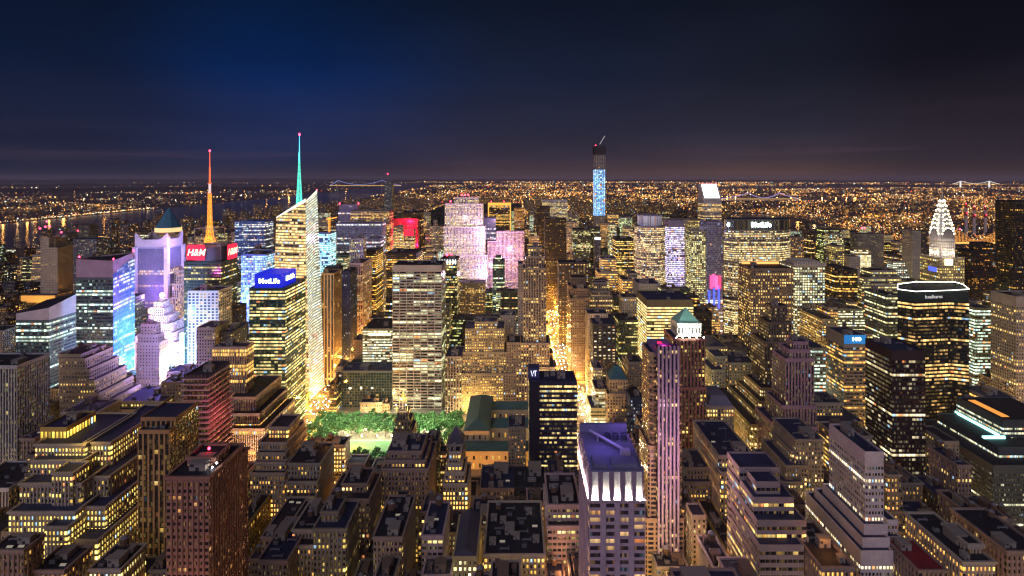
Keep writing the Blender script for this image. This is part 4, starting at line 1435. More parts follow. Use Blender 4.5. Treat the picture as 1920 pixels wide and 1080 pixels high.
# --- up the avenues, behind
b = empty('tower_under_construction', (X(1125, 1860), 1880, 0), "needle thin concrete tower under construction with glowing blue floors and a crane", 'building')
NAMED.append(('needle thin tower', X(1125, 1860), 1880))
x0, x1 = X(1115, 1860), X(1135, 1860)
y0, y1 = 1860, 1896
s = STY['concrete']
BLUEF = style('blue_floor', (.5, .5, .52), 5.9, 4.7, .7, .72, .97, .1, 1.5, a=(.06, .38, 1.), b=(.5, .85, 1.), glass=(.02, .05, .2))
for nm, ya, yb_, sty in (('base_shaft', 1000, 405, 'concrete'), ('lit_shaft', 405, 318, 'blue_floor'), ('upper_shaft', 318, 290, 'concrete')):
    mb, rf = MB(), MB()
    za = 0 if ya > 900 else Z(ya, 1860)
    tier(mb, rf, rect(x0, x1, y0, y1), za, Z(yb_, 1860), STY[sty], band=.4, par=.05)
    part(nm, mb, [STY[sty]['mat'], STY[sty]['trim']], b)
mb = MB()
mb.box(x0 - 1.5, x1 + 1.5, y0 - 1.5, y1 + 1.5, Z(290, 1860), Z(274, 1860))
for q in range(4):
    mb.box(x0 - 2.4, x1 + 2.4, y0 - 2.4, y1 + 2.4, Z(288 - q * 4, 1860), Z(288 - q * 4, 1860) + 1)
part('climbing_formwork', mb, [mat('formwork', (.05, .04, .05))], b)
LAND.append((x0, x1, y0, y1, Z(274, 1860), 1113, 1137, 430))
c = empty('tower_crane', (X(1126, 1875), 1880, Z(274, 1860)), "luffing tower crane with raised white boom on top of the needle thin tower", 'crane')
mb = MB()
cxm, zc = X(1125, 1875), Z(274, 1860)
part('crane_mast', lattice(cxm, 1880, [zc, zc + 8], [1.3, 1.3], None, 4), [STEEL], c)
mb.tube((cxm, 1880, zc + 8), (X(1134, 1880), 1880, Z(255, 1880)), .8)
part('crane_boom', mb, [mat('boom_white', (.7, .65, .65), emit=(.8, .7, .75), st=.35)], c)
put('beacon', TBEAC, b, X(1117, 1860), 1862, Z(274, 1860), (1.5, 1.5, 1.5))

B('office_tower', "wide marble slab with bright vertical piers far behind, left of the needle thin tower", [(1017, 1064, 375, 2010, 40, 410)], 'pin_white', n=0)
B('office_tower', "black tower with sparse orange windows right of the tan art deco tower", [(1022, 1062, 410, 1250, 34, 480)], 'black', ref='sparse black tower', n=1)
B('office_tower', "dark slab beside the marble slab far up the avenue", [(1007, 1031, 386, 1880, 30, 410)], 'black', n=0)
b = B('office_tower', "pinkish tower with a split gable top left of the needle thin tower", [(1066, 1086, 402, 1720, 30, 430)], 'tan_pier', n=0)
mb = MB()
xa, xb, ya, zt = X(1066, 1720), X(1086, 1720), 1719.5, Z(402, 1720)
for sg in (-1, 1):
    xo, xi = (xa, (xa + xb) / 2 - 5) if sg < 0 else (xb, (xa + xb) / 2 + 5)
    mb.poly([(xo, ya, zt), (xi, ya, zt), (xi, ya, zt + 12)] if sg < 0 else [(xi, ya, zt), (xo, ya, zt), (xi, ya, zt + 12)])
    mb.poly([(xi, ya + 30, zt), (xo, ya + 30, zt), (xi, ya + 30, zt + 12)] if sg < 0 else [(xo, ya + 30, zt), (xi, ya + 30, zt), (xi, ya + 30, zt + 12)])
    mb.poly([(xo, ya, zt), (xi, ya, zt + 12), (xi, ya + 30, zt + 12), (xo, ya + 30, zt)] if sg < 0 else [(xi, ya, zt + 12), (xo, ya, zt), (xo, ya + 30, zt), (xi, ya + 30, zt + 12)])
    mb.poly([(xi, ya, zt), (xi, ya + 30, zt), (xi, ya + 30, zt + 12), (xi, ya, zt + 12)])
part('gable', mb, [mat('gable_pink', (.45, .33, .27))], b)
B('office_tower', "tan tower with yellow lights between the black tower and the dark green one", [(1060, 1083, 416, 1360, 34, 480)], 'tan_lit', n=1)
B('office_tower', "dark green glass tower with yellow ribbons in front of the needle thin tower", [(1075, 1107, 430, 1210, 36, 485)], 'dark_green', n=1)
B('office_tower', "pale stepped tower touching the foot of the needle thin tower", [(1128, 1146, 418, 1520, 30, 470)], 'tan_lit', n=0)
b = B('office_tower', "slim grey tower with a white glowing top below the needle thin tower", [(1115, 1126, 446, 1230, 24, 500)], 'apart_blue', n=0)
mb = MB()
mb.box(X(1115, 1230), X(1126, 1230), 1228.6, 1229.8, Z(449, 1230), Z(445, 1230))
part('light_band', mb, [mat('band_white', (.9, .9, .9), emit=(.8, .92, 1.), st=2.)], b)
B('office_tower', "tower of tall brown and gold window piers right of the needle thin tower", [(1155, 1188, 447, 1150, 40, 510)], 'black_gold', ref='brown gold pier tower', n=1, band=5.)
B('office_tower', "lower tower with violet lit corner left of the octagonal tower", [(1143, 1156, 420, 1400, 30, 470)], 'green_lit', n=0)
B('office_block', "stepped block of bright white ribbon windows in front of the brown gold pier tower", [(1128, 1156, 484, 1020, 30, 530), (1122, 1158, 510, 1015, 40)], 'terrace', n=1)
B('office_block', "terraced pale block with many lit bands left of the octagonal tower", [(1178, 1195, 512, 940, 30, 560), (1168, 1195, 524, 935, 40)], 'terrace', n=1)
B('office_block', "office block of white square windows under a pale top band, right of the avenue", [(1048, 1104, 492, 1000, 36, 560)], 'dark_punch', n=2)
B('stepped_tower', "ornate stone tower with scalloped crown tiers right of the avenue",
  [(1113, 1138, 529, 860, 16, 600), (1109, 1144, 545, 856, 24), (1105, 1148, 554, 853, 30)], 'gothic', ref='scalloped crown tower', n=0)
B('stepped_tower', "brown stone tower with a flat cornice left of the scalloped crown tower",
  [(1075, 1104, 541, 820, 30, 640), (1070, 1105, 560, 816, 36)], 'brown', n=2)
B('stepped_tower', "tan hotel tower with arcaded top near the glowing avenue", [(1071, 1099, 520, 880, 26, 545), (1066, 1104, 535, 876, 30)], 'brown', n=0)
b = B('church', "white gothic church with a slim lit spire on the right side of the avenue", [(1027, 1042, 522, 1345, 20, 560)], 'gothic', n=0)
mb = MB()
xs = X(1034, 1340)
mb.lathe(xs, 1345, [(4.2, 0), (4., Z(522, 1340)), (3.2, Z(516, 1340)), (.1, Z(478, 1340))], 8)
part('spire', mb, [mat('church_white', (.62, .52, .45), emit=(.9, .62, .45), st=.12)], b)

s = STY['green_lit']
b = empty('office_tower', (X(1223, 1090), 1110, 0), "octagonal tower wearing a pale ribbed glass crown, warm windows in curved rows", 'building')
NAMED.append(('octagonal crowned tower', X(1223, 1090), 1110))
x0, x1 = X(1198, 1090), X(1251, 1090)
style('octagon', (.42, .36, .36), 3.0, 3.8, .72, .55, .62, .5, 1.25, a=(1., .72, .3), b=(1., .88, .55))
s = STY['octagon']
mb, rf = MB(), MB()
tier(mb, rf, octa(x0, x1, 1090, 1145, 15), 0, Z(425, 1090), s)
part('wall', mb, [s['mat'], s['trim']], b)
mb2 = MB()
style('crown_rib', (.42, .42, .55), 2.6, 26., .6, .9, 1., 0., .28, a=(.6, .62, .9), b=(.7, .7, 1.), glass=(.2, .2, .3))
tier(mb2, rf, octa(x0 + 5, x1 - 5, 1095, 1140, 13), Z(425, 1090), Z(404, 1095), STY['crown_rib'], band=1.2)
part('crown', mb2, [STY['crown_rib']['mat'], STY['crown_rib']['trim']], b)
part('roof', rf, [ROOFP], b)
LAND.append((x0, x1, 1090, 1145, Z(404, 1090), 1197, 1251, 545))
style('violet_ribbon', (.32, .25, .36), 3.2, 3.9, .96, .55, .75, .5, 1.4, a=(1., .82, .5), b=(.75, .55, 1.), glass=(.06, .05, .1))
B('office_tower', "slab of bright violet and cream ribbons touching the octagonal crowned tower", [(1252, 1283, 413, 1160, 36, 545)], 'violet_ribbon', n=1, band=14., roof=ROOFB)
B('office_tower', "wide tan slab with square upper openings behind the violet ribbon slab", [(1268, 1320, 412, 1310, 40, 460)], 'tan_lit', n=1)
B('office_tower', "tower with a slanted teal top between the violet ribbon slab and the blue one", [(1296, 1323, 438, 1050, 34, 560), (1300, 1320, 432, 1054, 26)], 'green_lit', n=0)
b = B('office_tower', "blue lit ribbed tower with crimson light panels low on its face", [(1325, 1355, 416, 1050, 40, 580)], 'lavender', ref='blue ribbed tower', n=1, roof=ROOFB)
for q, (px, yt, yb_, cc) in enumerate(((1331, 516, 541, (1., .06, .22)), (1336, 514, 538, (1., .08, .25)), (1341, 517, 542, (1., .1, .3)), (1347, 517, 541, (.9, .04, .12)))):
    mb = MB()
    mb.box(X(px, 1050), X(px + 4.4, 1050), 1048.2, 1049.6, Z(yb_, 1050), Z(yt, 1050))
    part('light_panel', mb, [mat('panel_%d' % q, (.5, .05, .1), emit=cc, st=1.3)], b)
for q, (pa, pb, pc, pd) in enumerate(((1326, 560, 1352, 480), (1330, 520, 1350, 490), (1327, 500, 1345, 575))):
    mb = MB()
    mb.box(X(1328 + q * 9, 1050), X(1331 + q * 9, 1050), 1048.2, 1049.6, Z(578, 1050), Z(545 - q * 5, 1050))
    part('light_panel', mb, [mat('panel_blue', (.05, .08, .4), emit=(.06, .10, 1.), st=1.1)], b)

b = empty('office_tower', (X(1418, 960), 985, 0), "very wide octagonal slab tower with a white illuminated sign and long rows of lit windows", 'building')
NAMED.append(('wide white signed slab', X(1418, 960), 985))
style('metslab', (.36, .32, .26), 2.9, 3.75, .85, .5, .52, .7, 1.1, a=(1., .62, .15), b=(1., .74, .24))
style('metband', (.10, .10, .10), 3.4, 16., .55, .9, .05, 0., 1., glass=(.01, .015, .02))
s = STY['metslab']
mb, rf, m2 = MB(), MB(), MB()
fp = [(X(1376, 960), 960), (X(1462, 960), 960), (X(1480, 975), 975), (X(1482, 1000), 1000), (X(1462, 1012), 1012), (X(1376, 1012), 1012), (X(1359, 1000), 1000), (X(1357, 975), 975)]
tier(mb, rf, fp, 0, Z(432, 960), s, band=.6, par=.05)
tier(m2, rf, inset(fp, .4), Z(432, 960), Z(411, 960), STY['metband'], band=1.6)
part('wall', mb, [s['mat'], s['trim']], b)
part('crown', m2, [STY['metband']['mat'], STY['metband']['trim']], b)
part('roof', rf, [ROOFB], b)
LAND.append((X(1357, 960), X(1481, 960), 960, 1012, Z(411, 960), 1357, 1480, 640))
SIGNW = mat('sign_white', (1, 1, 1), emit=(.85, 1., .97), st=5., sample=True)
text("MetLife", (X(1427, 960), 959.0, Z(421.5, 960)), 11.5, b, SIGNW, bold=.35, sx=.98, ext=.4)
mb = MB()
for q, (xa, za) in enumerate(((-2.6, 0), (2.6, 0), (0, 2.6), (0, -2.6))):
    mb.box(X(1365, 967) + xa * .5 - 1.2, X(1365, 967) + xa * .5 + 1.2, 965.2, 966.2, Z(421, 967) + za - 1.2, Z(421, 967) + za + 1.2)
part('logo', mb, [SIGNW], b)
mb = MB()
mb.box(fp[0][0] - .2, fp[1][0] + .2, 959.4, 960.6, Z(563, 960), Z(558, 960))
mb.poly([(fp[7][0] - .4, 975, Z(563, 960)), (fp[0][0], 959.5, Z(563, 960)), (fp[0][0], 959.5, Z(558, 960)), (fp[7][0] - .4, 975, Z(558, 960))])
part('dark_band', mb, [DARK], b)

b = empty('office_tower', (X(1335, 1600), 1626, 0), "pale banded tower with a glowing white slanted roof far behind the blue ribbed tower", 'building')
NAMED.append(('slanted white roofed tower', X(1335, 1600), 1626))
x0, x1, y0, y1 = X(1324, 1600), X(1353, 1600), 1600, 1650
x0 = X(1319, 1600)
style('bandtower', (.46, .42, .42), 3., 3.8, .97, .4, .4, .8, 1.0, sp=(.46, .42, .42))
s = STY['bandtower']
mb, rf = MB(), MB()
tier(mb, rf, rect(x0, x1, y0, y1), 0, Z(374, 1600), s, band=12., par=.05)
part('wall', mb, [s['mat'], s['trim']], b)
mb = MB()
zf, zt = Z(374, 1600), Z(345, 1630)
ym = 1632
mb.poly([(x0, y0, zf), (x0, ym, zt), (x0, y1, zt), (x0, y1, zf)], 1)
mb.poly([(x1, y0, zf), (x1, y1, zf), (x1, y1, zt), (x1, ym, zt)], 1)
mb.poly([(x1, y1, zf), (x0, y1, zf), (x0, y1, zt), (x1, y1, zt)], 1)
mb.poly([(x0, ym, zt), (x1, ym, zt), (x1, y1, zt), (x0, y1, zt)], 1)
mb.poly([(x0, y0, zf), (x1, y0, zf), (x1, y0 + 2.6, zf + 4), (x0, y0 + 2.6, zf + 4)], 1)
mb.poly([(x0, y0 + 2.6, zf + 4), (x0 + 4, y0 + 2.6, zf + 4), (x0 + 4, ym, zt), (x0, ym, zt)], 1)
mb.poly([(x1 - 4, y0 + 2.6, zf + 4), (x1, y0 + 2.6, zf + 4), (x1, ym, zt), (x1 - 4, ym, zt)], 1)
mb.poly([(x0 + 4, y0 + 2.6, zf + 4), (x1 - 4, y0 + 2.6, zf + 4), (x1 - 4, ym, zt), (x0 + 4, ym, zt)], 0)
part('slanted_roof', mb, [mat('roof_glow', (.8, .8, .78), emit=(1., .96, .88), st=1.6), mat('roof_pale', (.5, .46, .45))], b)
for px in (1319, 1327, 1336, 1345):
    put('beacon', TBEAC, b, X(px - 1, 1640), 1645, zt - .5, (1.3, 1.3, 1.0))
LAND.append((x0, x1, y0, y1, zt, 1317, 1353, 410))

b = B('office_tower', "square tan tower with an ornamented crown and yellow green windows right of the wide slab",
      [(1490, 1547, 498, 820, 46, 580)], 'green_lit', ref='ornamented crown tower', n=1)
ORN = mat('crown_ornament', (.52, .47, .40))
x0, x1 = X(1490, 820), X(1547, 820)
for q in range(13):
    mb = MB()
    xx = x0 + (x1 - x0) * q / 12
    mb.poly([(xx - 1.8, 819, Z(498, 820)), (xx + 1.8, 819, Z(498, 820)), (xx, 819, Z(490, 820))])
    mb.poly([(xx + 1.8, 820.4, Z(498, 820)), (xx - 1.8, 820.4, Z(498, 820)), (xx, 820.4, Z(490, 820))])
    mb.poly([(xx - 1.8, 819, Z(498, 820)), (xx, 819, Z(490, 820)), (xx, 820.4, Z(490, 820)), (xx - 1.8, 820.4, Z(498, 820))])
    mb.poly([(xx, 819, Z(490, 820)), (xx + 1.8, 819, Z(498, 820)), (xx + 1.8, 820.4, Z(498, 820)), (xx, 820.4, Z(490, 820))])
    part('finial', mb, [ORN], b)
mb = MB()
mb.box(x0 + 5, x1 - 5, 824, 858, Z(498, 820) - 1, Z(490, 824))
part('roof_house', mb, [ORN], b)
b = B('stepped_tower', "tall brown stone tower with an orange glow along its roof edge",
      [(1408, 1488, 503, 730, 42, 690), (1428, 1500, 660, 722, 60)], 'brown_lit', ref='brown glowing roof tower', n=2)
mb = MB()
mb.box(X(1412, 733), X(1484, 733), 768, 769, Z(502, 730) - 1, Z(502, 730) + 2.2)
part('roof_glow', mb, [mat('glow_orange', (.6, .3, .1), emit=(1., .40, .10), st=1.0)], b)
B('stepped_tower', "dark gothic stone tower with turreted crown in front of the brown glowing roof tower",
  [(1447, 1477, 573, 610, 16, 780), (1441, 1484, 604, 606, 26), (1434, 1487, 640, 603, 34)], 'dark_gothic', ref='dark turreted tower', n=2)
B('office_block', "long low brown block with many small warm windows right of the dark turreted tower", [(1541, 1568, 598, 760, 72, 640)], 'tan_lit', ref='long low brown block', n=3)
B('office_tower', "slab of dark stripes and blank white side behind the long low brown block", [(1583, 1608, 505, 900, 36, 570), (1566, 1583, 500, 902, 34)], 'dark_ribbon', ref='dark striped slab', n=1)
B('apartment_tower', "blank pale slab end behind the dark striped slab", [(1592, 1613, 481, 962, 24, 560)], 'beige', n=0)
B('stepped_tower', "golden floodlit deco tower right of the blank pale slab", [(1606, 1628, 466, 1110, 20, 500), (1602, 1633, 476, 1106, 26)], 'gold_ribbon', n=0)
B('office_block', "terraced office block with curved lit ribbons left of the glass tower with white roof line", [(1634, 1682, 507, 960, 30, 560), (1620, 1690, 520, 950, 44), (1616, 1692, 534, 946, 52)], 'terrace', ref='terraced ribbon block', n=1)
B('apartment_tower', "wide grey apartment slab with red roof lights beyond the terraced ribbon block", [(1608, 1657, 438, 1360, 30, 480)], 'apart', n=0, beacons=((1616, 429, 1362), (1621, 429, 1362)))
B('office_tower', "plain brown slab standing left of the tower with arched glowing crown", [(1711, 1727, 433, 1090, 30, 530)], 'beige', n=0)
B('office_tower', "black glass slab joined to the plain brown slab", [(1727.5, 1739, 433, 1094, 26, 530)], 'apart_dark', n=0)
B('apartment_tower', "dark apartment slab with scattered amber windows right of the arched glowing crown", [(1822, 1873, 470, 1100, 34, 545), (1834, 1862, 455, 1106, 22)], 'black', n=0)
B('apartment_tower', "black tower cut by the right edge of the photo beside the lit bridge", [(1900, 1960, 376, 900, 34, 545)], 'black', n=0)

# the arched-crown tower
b = empty('art_deco_tower', (X(1762, 725), 742, 0), "art deco tower with tiers of glowing triangular windows in its arched steel crown and needle", 'building')
NAMED.append(('arched crown tower', X(1762, 725), 742))
s = style('deco_white', (.62, .58, .54), 2.8, 3.7, .4, .52, .3, .1, 1.1, glass=(.03, .03, .04), relief=0)
s = STY['deco_white']
cxm, cym = 566.0, 735.5
mb, rf, sh = MB(), MB(), MB()
PXM = 735 / F


def sq(h_):
    return rect(cxm - h_, cxm + h_, cym - h_, cym + h_)


tier(mb, rf, rect(cxm - 17, cxm + 15, 717, 753), 0, Z(484, 715), STY['tan_lit'], par=.8)
part('lower_wall', mb, [STY['tan_lit']['mat'], STY['tan_lit']['trim']], b)
tier(sh, rf, octa(cxm - 10.6, cxm + 10.6, cym - 10.6, cym + 10.6, 2.), 0, Z(447, 728), s, par=.4)
part('shaft', sh, [s['mat'], s['trim']], b)
part('roof', rf, [ROOFP], b)
CHR = mat('crown_steel', (.55, .52, .5), .35, metal=.6)
CHRL = mat('crown_bulb', (1, .9, .7), emit=(1., .84, .55), st=14.)
zb = Z(447, 728)
zs = [zb, Z(436, 735), Z(424, 735), Z(412, 735), Z(400, 735), Z(390, 735), Z(380, 735), Z(370, 735)]
hw = [10.5, 10.1, 9.0, 7.4, 5.7, 4.1, 2.6, 1.3]
mb = MB()
rings = []
for z_, h_ in zip(zs, hw):
    k_ = h_ * .28
    rings.append([(p[0], p[1], z_) for p in octa(cxm - h_, cxm + h_, cym - h_, cym + h_, k_)])
for a, c in zip(rings, rings[1:]):
    for i in range(8):
        j = (i + 1) % 8
        mb.poly([a[i], a[j], c[j], c[i]])
mb.poly(rings[-1])
part('crown', mb, [CHR], b)
mb = MB()
mb.lathe(cxm, cym, [(1.3, zs[-1]), (.8, Z(362, 735)), (.4, Z(350, 735)), (.15, Z(336, 735))], 8)
part('needle', mb, [CHR], b)


def arch(nx, ny, zc, rad, outr, th, npt, m_):
    """half-round steel hood on one face of the crown"""
    tx, ty = -ny, nx
    for i in range(npt):
        a0, a1_ = math.pi * i / npt, math.pi * (i + 1) / npt
        P = lambda a_, r_, d_: (cxm + nx * d_ + tx * math.cos(a_) * r_, cym + ny * d_ + ty * math.cos(a_) * r_, zc + math.sin(a_) * r_ * 1.25)
        m_.poly([P(a0, rad, outr), P(a1_, rad, outr), P(a1_, rad * .88, outr), P(a0, rad * .88, outr)])
        m_.poly([P(a0, rad, outr), P(a0, rad, outr - th), P(a1_, rad, outr - th), P(a1_, rad, outr)])


levels = [(Z(449, 728) + 1, 8.4, 10.9), (Z(440, 735), 7.6, 10.4), (Z(430, 735), 6.6, 9.8), (Z(420, 735), 5.4, 8.7), (Z(409, 735), 4.3, 7.2), (Z(398, 735), 3.2, 5.6), (Z(388, 735), 2.3, 4.2), (Z(379, 735), 1.5, 2.8)]
for (nx, ny) in ((0, -1), (-1, 0), (1, 0), (0, 1)):
    for q, (zc, rad, d_) in enumerate(levels):
        m2 = MB()
        arch(nx, ny, zc, rad, d_, 1.6, 12, m2)
        ar = part('arch', m2, [CHR], b)
        if q == 0:
            continue
        tri = MB()
        nt = max(3, 8 - q)
        tx, ty = -ny, nx
        for i in range(nt):
            a_ = math.pi * (i + .5) / nt
            rr = rad * .98
            ux, uz = math.cos(a_), math.sin(a_)
            bx_, bz = ux * rr, zc + uz * rr * 1.25
            sz = .78
            W_ = lambda u_, v_: (cxm + nx * (d_ + .35) + tx * u_, cym + ny * (d_ + .35) + ty * u_, v_)
            tri.poly([W_(bx_ - uz * sz, bz + ux * sz), W_(bx_ + ux * sz * 2.1, bz + uz * sz * 2.1), W_(bx_ + uz * sz, bz - ux * sz)])
        tw = part('triangle_window', tri, [CHRL], b)
        tw.parent = ar
LAND.append((cxm - 17, cxm + 15, 717, 753, zb, 1720, 1802, 545))
mb = MB()
mb.box(X(1772, 716), X(1785, 716), 714.6, 716.8, Z(498, 714), Z(486, 714))
part('clock_panel', mb, [mat('panel_cream', (.9, .85, .6), emit=(1., .9, .6), st=1.)], b)
mb = MB()
mb.box(cxm - 17.6, cxm - 17.1, 722, 736, Z(512, 714), Z(504, 714))
part('blue_window_band', mb, [mat('panel_blue', (.05, .08, .4), emit=(.06, .10, 1.), st=1.1)], b)

# dark chamfered tower with white roof lines
b = empty('office_tower', (X(1750, 600), 625, 0), "dark faceted glass tower with zigzag white light lines around its roof below the arched crown", 'building')
NAMED.append(('white roof line tower', X(1750, 600), 625))
style('facet', (.03, .034, .032), 3.4, 3.9, .96, .5, .36, .75, 1.15, a=(1., .80, .35), b=(1., .66, .25), glass=(.012, .016, .018), gr=.1)
s = STY['facet']
fp = [(X(1716, 600), 600), (X(1782, 606), 606), (X(1817, 600), 600), (X(1819, 630), 640), (X(1790, 655), 655), (X(1716, 655), 655), (X(1683, 640), 640), (X(1683, 612), 612)]
mb, rf, m2 = MB(), MB(), MB()
zt = Z(546, 603)
tier(mb, rf, fp, 0, Z(566, 603), s, band=.6, par=.05)
part('wall', mb, [s['mat'], s['trim']], b)
style('facet_crown', (.035, .05, .045), 8., 12., 0., 0., 0., 0., 0.)
tier(m2, rf, inset(fp, .3), Z(566, 603), zt, STY['facet_crown'], band=1.)
part('crown', m2, [STY['facet_crown']['mat'], STY['facet_crown']['trim']], b)
part('roof', rf, [ROOF], b)
LINE = mat('line_white', (1, 1, 1), emit=(1., .95, .85), st=4., sample=True)
hts = [0, -2, 0, 5, 0, 0, 4, 1]
for i in range(8):
    p_, q_ = fp[i], fp[(i + 1) % 8]
    mb = MB()
    mb.tube((*p_, zt + .4 + (2.5 if i in (2,) else 0)), (*q_, zt + .4 + (2.5 if (i + 1) % 8 in (2,) else 0)), .32, n=5)
    part('light_line', mb, [LINE], b)
text("lceallcares", ((fp[0][0] + fp[1][0]) / 2, 601.6, Z(556, 603)), 5.2, b, mat('letters_dim', (.6, .6, .6), emit=(.8, .8, .8), st=.35), rz=math.atan2(fp[1][1] - fp[0][1], fp[1][0] - fp[0][0]), sx=1.)
LAND.append((X(1683, 612), X(1819, 600), 600, 655, zt, 1683, 1818, 830))
B('office_block', "lower teal glass block left of the white roof line tower", [(1662, 1683, 553, 706, 44, 640)], 'glass_green', n=2)
B('office_tower', "green ribboned slab between the white roof line tower and the pale gridded edge tower", [(1828, 1862, 577, 690, 60, 705)], 'green_ribbon', n=1)
B('office_tower', "pale gridded tower cut by the right edge, three rows of pink white windows", [(1905, 1990, 556, 620, 33, 750)], 'beige_punch', ref='pale gridded edge tower', n=2, band=11.)

b = B('office_tower', "white gridded slab with the number 100 glowing blue under its roof", [(1582, 1623, 628, 600, 35, 790)], 'tan_ribbon', ref='blue numbered slab', n=2, roof=ROOFB, band=13.)
mb = MB()
x0, x1 = X(1582, 600), X(1623, 600)
mb.box(x0 + .3, x1 - .1, 598.7, 599.8, Z(644, 600), Z(628, 600))
p = part('sign_band', mb, [mat('sign_band_blue', (.04, .15, .3), emit=(.01, .11, .30), st=.9, sample=True)], b)
text("100", (X(1605, 599), 598.3, Z(636, 599)), 5.6, b, mat('number_white', (1, 1, 1), emit=(.7, .9, 1.), st=3.), bold=.1, sx=1.25, under=p)
B('office_block', "teal roofed block with orange lit ribbons left of the blue numbered slab", [(1522, 1548, 652, 622, 40, 740)], 'green_ribbon', n=2, roof=ROOFB)
B('office_block', "low pale block with equipment on its roof below the blue numbered slab", [(1526, 1580, 755, 560, 30, 820), (1530, 1620, 790, 545, 40)], 'beige_punch', n=6)
B('office_tower', "big near black glass tower with reddish reflections right of the blue numbered slab", [(1673, 1735, 657, 480, 37, 900), (1668, 1742, 905, 470, 60)], 'black_red', ref='near black glass tower', n=4, tanks=0, roof=ROOFB, band=8.)
B('stepped_tower', "mauve art deco tower of strong vertical piers left of the blue numbered slab",
  [(1487, 1516, 640, 530, 14, 830), (1480, 1520, 655, 527, 22), (1473, 1526, 672, 524, 28), (1467, 1530, 760, 521, 36), (1456, 1534, 800, 517, 46)], 'purple_pier', ref='mauve art deco tower', n=2, tanks=0, band=3.4)
B('stepped_tower', "golden lit masonry block in curving setbacks left of the mauve art deco tower",
  [(1427, 1474, 727, 592, 44, 880), (1424, 1476, 752, 580, 62), (1420, 1478, 775, 568, 80), (1408, 1472, 796, 556, 100)], 'gold_near', ref='golden setback block', n=4, stone=True)
B('stepped_tower', "grey green stone block with pale roof pavilion above the golden setback block",
  [(1367, 1418, 680, 668, 46, 740), (1334, 1358, 693, 660, 40), (1340, 1364, 668, 676, 30)], 'stone_green', ref='grey green stone block', n=4)
b = B('office_block', "yellow lit stone block with gabled roof pavilion right of the green pyramid tower", [(1322, 1364, 650, 712, 50, 720)], 'tan_lit', n=0)
mb = MB()
hip(mb, X(1326, 716), X(1356, 716), 714, 740, Z(650, 712) - .6, 8, hipin=False)
part('gabled_roof', mb, [mat('slate', (.06, .06, .09), .7)], b)
b = B('office_block', "gothic fronted low building with a grey mansard roof right of the brown green pyramid tower", [(1326, 1376, 762, 520, 40, 830)], 'gothic', n=0)
mb = MB()
xa, xb, ya, yb_, zt = X(1327, 521), X(1375, 521), 521, 556, Z(762, 520) - .6
a4, u4 = rect(xa, xb, ya, yb_), rect(xa + 5, xb - 5, ya + 5, yb_ - 5)
for i in range(4):
    j = (i + 1) % 4
    mb.poly([(*a4[i], zt), (*a4[j], zt), (*u4[j], zt + 8.5), (*u4[i], zt + 8.5)])
mb.poly([(*p, zt + 8.5) for p in u4])
part('mansard_roof', mb, [mat('mansard_grey', (.16, .16, .22), .7)], b)

# --- right foreground
B('office_block', "dark brown block with rooftop machines beside the green pyramid tower's base", [(1348, 1414, 853, 432, 62, 930), (1352, 1386, 885, 424, 30)], 'tan_near', ref='machine roofed brown block', n=9)
B('stepped_tower', "lower brown stepped wing at the foot of the green pyramid tower", [(1283, 1330, 876, 450, 30, 935), (1283, 1334, 903, 444, 40)], 'tan_dark', n=3)
B('stepped_tower', "mauve concrete office block in broad steps with windowless roof boxes",
  [(1418, 1463, 903, 335, 14, 1080), (1386, 1462, 876, 350, 20), (1413, 1488, 932, 330, 24), (1420, 1511, 975, 322, 33), (1425, 1506, 1021, 314, 42)], 'ribbon_brown', ref='mauve stepped office block', n=0)
B('office_tower', "dark masonry slab of small square windows with terraces down its left side",
  [(1492, 1544, 823, 446, 40, 955), (1484, 1520, 845, 448, 34), (1474, 1512, 872, 442, 44), (1466, 1504, 902, 438, 52)], 'tan_dark', ref='terraced dark slab', n=4)
B('office_tower', "pale slab with rows of tiny square windows above stepped terraces in the right foreground",
  [(1622, 1657, 847, 330, 38, 1080), (1620, 1664, 983, 326, 44), (1617, 1668, 1008, 322, 52), (1614, 1674, 1032, 318, 60)], 'slab_white', ref='pale tiny windowed slab', n=2, tanks=0, roof=ROOFB, band=8.)
B('office_block', "annex of short stacked terraces at the right of the pale tiny windowed slab", [(1664, 1684, 975, 332, 20, 1080), (1664, 1690, 1006, 328, 26), (1664, 1694, 1034, 324, 32)], 'slab_white', n=1, tanks=0)
b = B('loft_building', "low building with a dull red painted roof at the bottom right", [(1722, 1776, 1068, 300, 26, 1080)], 'brown_near', n=1, roof=mat('roof_red', (.22, .025, .03), .8), band=1.2)
B('apartment_block', "beige apartment block carrying a tall brick roof house near the bottom right", [(1805, 1866, 1052, 300, 44, 1080), (1815, 1843, 1019, 308, 18)], 'tan_near', ref='beige roof house block', n=4)
B('loft_building', "pinkish building with blank side wall at the bottom right corner", [(1888, 1960, 1032, 310, 40, 1080)], 'brown_near', n=4)
B('apartment_block', "dark purple apartment block with balconies below the stepped teal office", [(1783, 1818, 948, 392, 40, 1030), (1800, 1842, 965, 386, 40)], 'apart_dark', ref='dark balcony block', n=3)
B('apartment_block', "brown block with orange windows left of the dark balcony block", [(1725, 1790, 992, 372, 34, 1040)], 'brown_near', n=6)
B('apartment_block', "narrow block with gold window columns right of the dark balcony block", [(1848, 1872, 985, 350, 40, 1040)], 'brown_near', n=2)
b = B('office_tower', "stepped teal grey office building with an aqua light strip, bottom right edge",
      [(1880, 1990, 787, 476, 50, 975), (1872, 1990, 838, 458, 66), (1862, 1990, 872, 444, 84)], 'teal_office', ref='aqua striped office', n=0, roof=ROOF, band=6.)
AQUA = mat('strip_aqua', (.3, .8, .8), emit=(.35, 1., .92), st=1.9, sample=True)
za, zb_ = Z(842, 458), Z(835, 458)
mb = MB()
mb.box(X(1874, 458), X(1918, 458), 474.4, 475.2, za, zb_)
part('light_strip', mb, [AQUA], b)
mb = MB()
